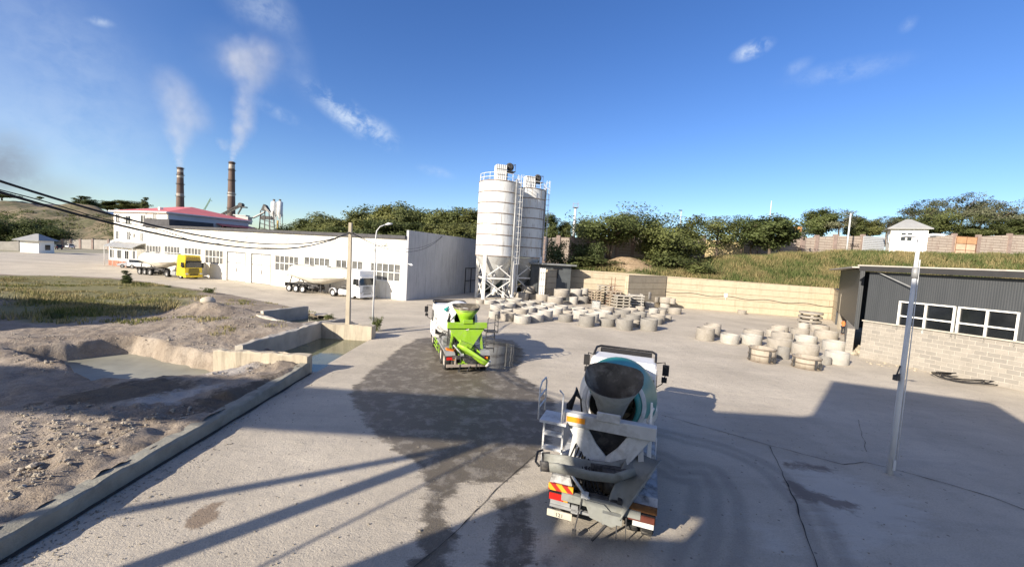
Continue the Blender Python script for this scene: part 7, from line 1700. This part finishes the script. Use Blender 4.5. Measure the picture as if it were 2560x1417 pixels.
# ------------------------------------------------------------------ smoke from the chimneys
def plume(name, label, path, Yd, dens, seed, extra=()):
    """one box of smoke whose density follows overlapping puffs along the plume's path"""
    k = Yd / 1000; puffs = []
    for (x0, y0, r0, w0), (x1, y1, r1, w1) in zip(path[:-1], path[1:]):
        for u in (0, .33, .67): puffs.append((x0 + (x1 - x0) * u, y0 + (y1 - y0) * u, r0 + (r1 - r0) * u, w0 + (w1 - w0) * u))
    puffs += [path[-1], *extra]
    cs = [(P(x, y, Yd), r * k) for x, y, r, _ in puffs]
    lo = Vector((min(c.x - r for c, r in cs), min(c.y - r for c, r in cs), min(c.z - r for c, r in cs))); hi = Vector((max(c.x + r for c, r in cs), max(c.y + r for c, r in cs), max(c.z + r for c, r in cs)))
    o = MB().bb(lo.x, hi.x, lo.y, hi.y, lo.z, hi.z).build(name, bpy.data.materials.new(name + '_volume')); m = o.data.materials[0]; t = NT(m); t.n.remove(t.n['Principled BSDF'])
    tc = t.new('ShaderNodeTexCoord').outputs['Object']; acc = None
    nz = t.new('ShaderNodeTexNoise'); nz.inputs['Scale'].default_value = .11; nz.inputs['Detail'].default_value = 4.5; nz.inputs['Roughness'].default_value = .62
    t.link(t.mapping(tc, (1, 1, .8), (0, 0, 0), (seed, 0, 0)), nz.inputs['Vector'])
    wob = t.new('ShaderNodeVectorMath', operation='MULTIPLY_ADD'); t.link(nz.outputs['Color'], wob.inputs[0]); wob.inputs[1].default_value = (16, 8, 16); t.link(tc, wob.inputs[2])
    for (c, r), (_, _, _, w) in zip(cs, puffs):
        a = min(1, r / 9)
        mixv = t.new('ShaderNodeVectorMath', operation='DISTANCE'); t.link(wob.outputs[0] if a > .6 else tc, mixv.inputs[0]); mixv.inputs[1].default_value = c + (Vector((8, 4, 8)) if a > .6 else Vector((0, 0, 0)))
        f = t.new('ShaderNodeMapRange', interpolation_type='SMOOTHSTEP'); t.link(mixv.outputs['Value'], f.inputs[0]); f.inputs[1].default_value = r; f.inputs[2].default_value = r * .1; f.inputs[3].default_value = 0; f.inputs[4].default_value = w
        acc = f.outputs[0] if acc is None else t.math('MAXIMUM', acc, f.outputs[0])
    d = t.math('MULTIPLY', t.math('MULTIPLY', acc, t.ramp(nz.outputs['Fac'], .25, .62)), dens)
    pv = t.new('ShaderNodeVolumePrincipled'); pv.inputs['Color'].default_value = (.88, .88, .86, 1); pv.inputs['Anisotropy'].default_value = .2; t.link(d, pv.inputs['Density']); t.link(pv.outputs[0], t.n['Material Output'].inputs['Volume'])
    tag(o, label, 'smoke', kind='stuff'); return o
plume('smoke_plume', 'pale smoke rising from the shorter left chimney', [(451, 418, 9, 2.6), (447, 392, 17, 1.8), (446, 362, 28, 1.3), (452, 325, 42, .95), (458, 285, 56, .8), (444, 235, 58, .6), (425, 205, 50, .35)], 400, .029, 0, [(495, 300, 46, .5), (500, 275, 36, .4)])
plume('smoke_plume', 'white smoke puffing up from the taller right chimney', [(580, 404, 8, 3.0), (586, 375, 15, 2.2), (599, 345, 26, 1.6), (612, 310, 34, 1.3), (615, 270, 32, 1.05), (612, 235, 32, .85), (632, 195, 46, .7), (610, 155, 66, .85)], 410, .033, 40, [(655, 140, 60, .6), (560, 362, 20, .8), (648, 175, 52, .5)])
SC.cycles.volume_step_rate = .6; SC.cycles.volume_max_steps = 128; SC.cycles.volume_bounces = 2; SC.cycles.max_bounces = 6; SC.cycles.use_denoising = True
try: SC.cycles.denoiser = 'OPENIMAGEDENOISE'
except Exception: pass

# ------------------------------------------------------------------ the batching plant the photographer stands on: an unseen slab cut to throw the long shadows
PLM = mat('shadow_caster_grey', (.3, .31, .32), .6, .1, 1)
k_ = math.tan(EL) / -SY; sh_ = SX / SY
def cast(X_, Y_, y0): return (X_ - (Y_ - y0) * sh_, (Y_ - y0) * k_)     # shadow point -> (x, height) on the plane y = y0
def gpx(x, y): q = G(x, y); return q.x, q.y
pl = thing('batching_plant', 'unseen batching plant, thin grey slabs shaped to throw the long foreground shadows', 'building', (0, 0, 0))
Y0 = -5.0
def c2(x, y): return cast(*gpx(x, y), Y0)
tl, te = c2(850, 1417), c2(1392, 1214); top0 = c2(1345, 1001)[1]; bot0 = c2(1180, 1096)[1]
stp, st2, r1, r2, r3 = c2(2030, 1036), c2(2080, 952), c2(2260, 975), c2(2470, 1005), c2(2560, 1060)
hl, hr_ = c2(1868, 1175)[0], c2(1930, 1130)[0]; hz0, hz1_ = c2(1900, 1180)[1], c2(1900, 1122)[1]
xe = te[0] + .9
def slab(poly): return MB().prism([(x, Y0, z_) for x, z_ in poly], (0, -.3, 0))
cl_ = lambda poly: slab(poly).build('shadow_slab', PLM, pl)
cl_([(tl[0] - .6, -.0), (tl[0], tl[1]), (te[0], te[1]), (xe, bot0), (xe, top0), (-14.1, top0), (-14.1, 0)])
# an added opening in the unseen cladding lets a patch of sun onto the nearest truck's left side and the ground below it
cl_([(-14.1, 0), (-13.1, 0), (-13.1, 8.8), (-14.1, 9.8)]); cl_([(-14.1, 12.4), (-13.1, 12.4), (-13.1, top0), (-14.1, top0)])
cl_([(-13.1, 0), (hl, 0), (hl, 8.8), (-13.1, 8.8)]); cl_([(-13.1, 10.6), (-12.5, 9.8), (hl, 9.4), (hl, top0), (-13.1, top0)])
cl_([(hl, 0), (hr_, 0), (hr_, hz0), (hl, hz0)]); cl_([(hl, hz1_), (hr_, hz1_), (hr_, top0), (hl, top0)])
slab([(hr_, 0), (r3[0] + 1.0, 0), (r3[0] + .8, r3[1] * .8), (r3[0], r3[1]), (r2[0], r2[1]), (r1[0], r1[1]), (st2[0], st2[1]), (stp[0], stp[1]), (hr_, top0)]).build('shadow_slab', PLM, pl)
# conveyor gallery reaching left from the tower, its column and its raking strut
a0 = c2(-200, 938); MB().prism([(a0[0] - 30, Y0, bot0), (xe + .02, Y0, bot0), (xe + .02, Y0, top0), (a0[0] - 30, Y0, top0)], (0, -.3, 0)).build('gallery', PLM, pl)
mb = MB(); tp_ = c2(1205, 1100); cb = cast(*gpx(250, 1417), Y0)
bx = Vector((tp_[0], Y0 - .15, bot0)); mb.bar((bx.x - .2, Y0 - .15, 0), (bx.x, Y0 - .15, bot0), .42, .3); mb.build('column', PLM, pl)
sA_, sB_ = Vector((*gpx(110, 1305), 0)), Vector((*gpx(1200, 1100), 0)); back = sB_ + (sA_ - sB_) * 3.1
mb = MB(); mb.bar((back.x, back.y, 0), (bx.x + .3, Y0 - .15, bot0 + .1), .22); mb.build('strut', PLM, pl)
sA_, sB_ = Vector((*gpx(560, 1417), 0)), Vector((*gpx(1150, 1125), 0)); back = sB_ + (sA_ - sB_) * 3.0
mb = MB(); mb.bar((back.x, back.y, 0), (bx.x + .8, Y0 - .15, bot0), .07); mb.build('rod', PLM, pl)
q = MB(); q.bb(-84, -42.5, 11, 18.2, 0, 10); o = q.build('shadow_block', PLM); tag(o, 'unseen long grey block added to cast the shadow across the grass on the left', 'building')  # stands out of view, added only for its shadow
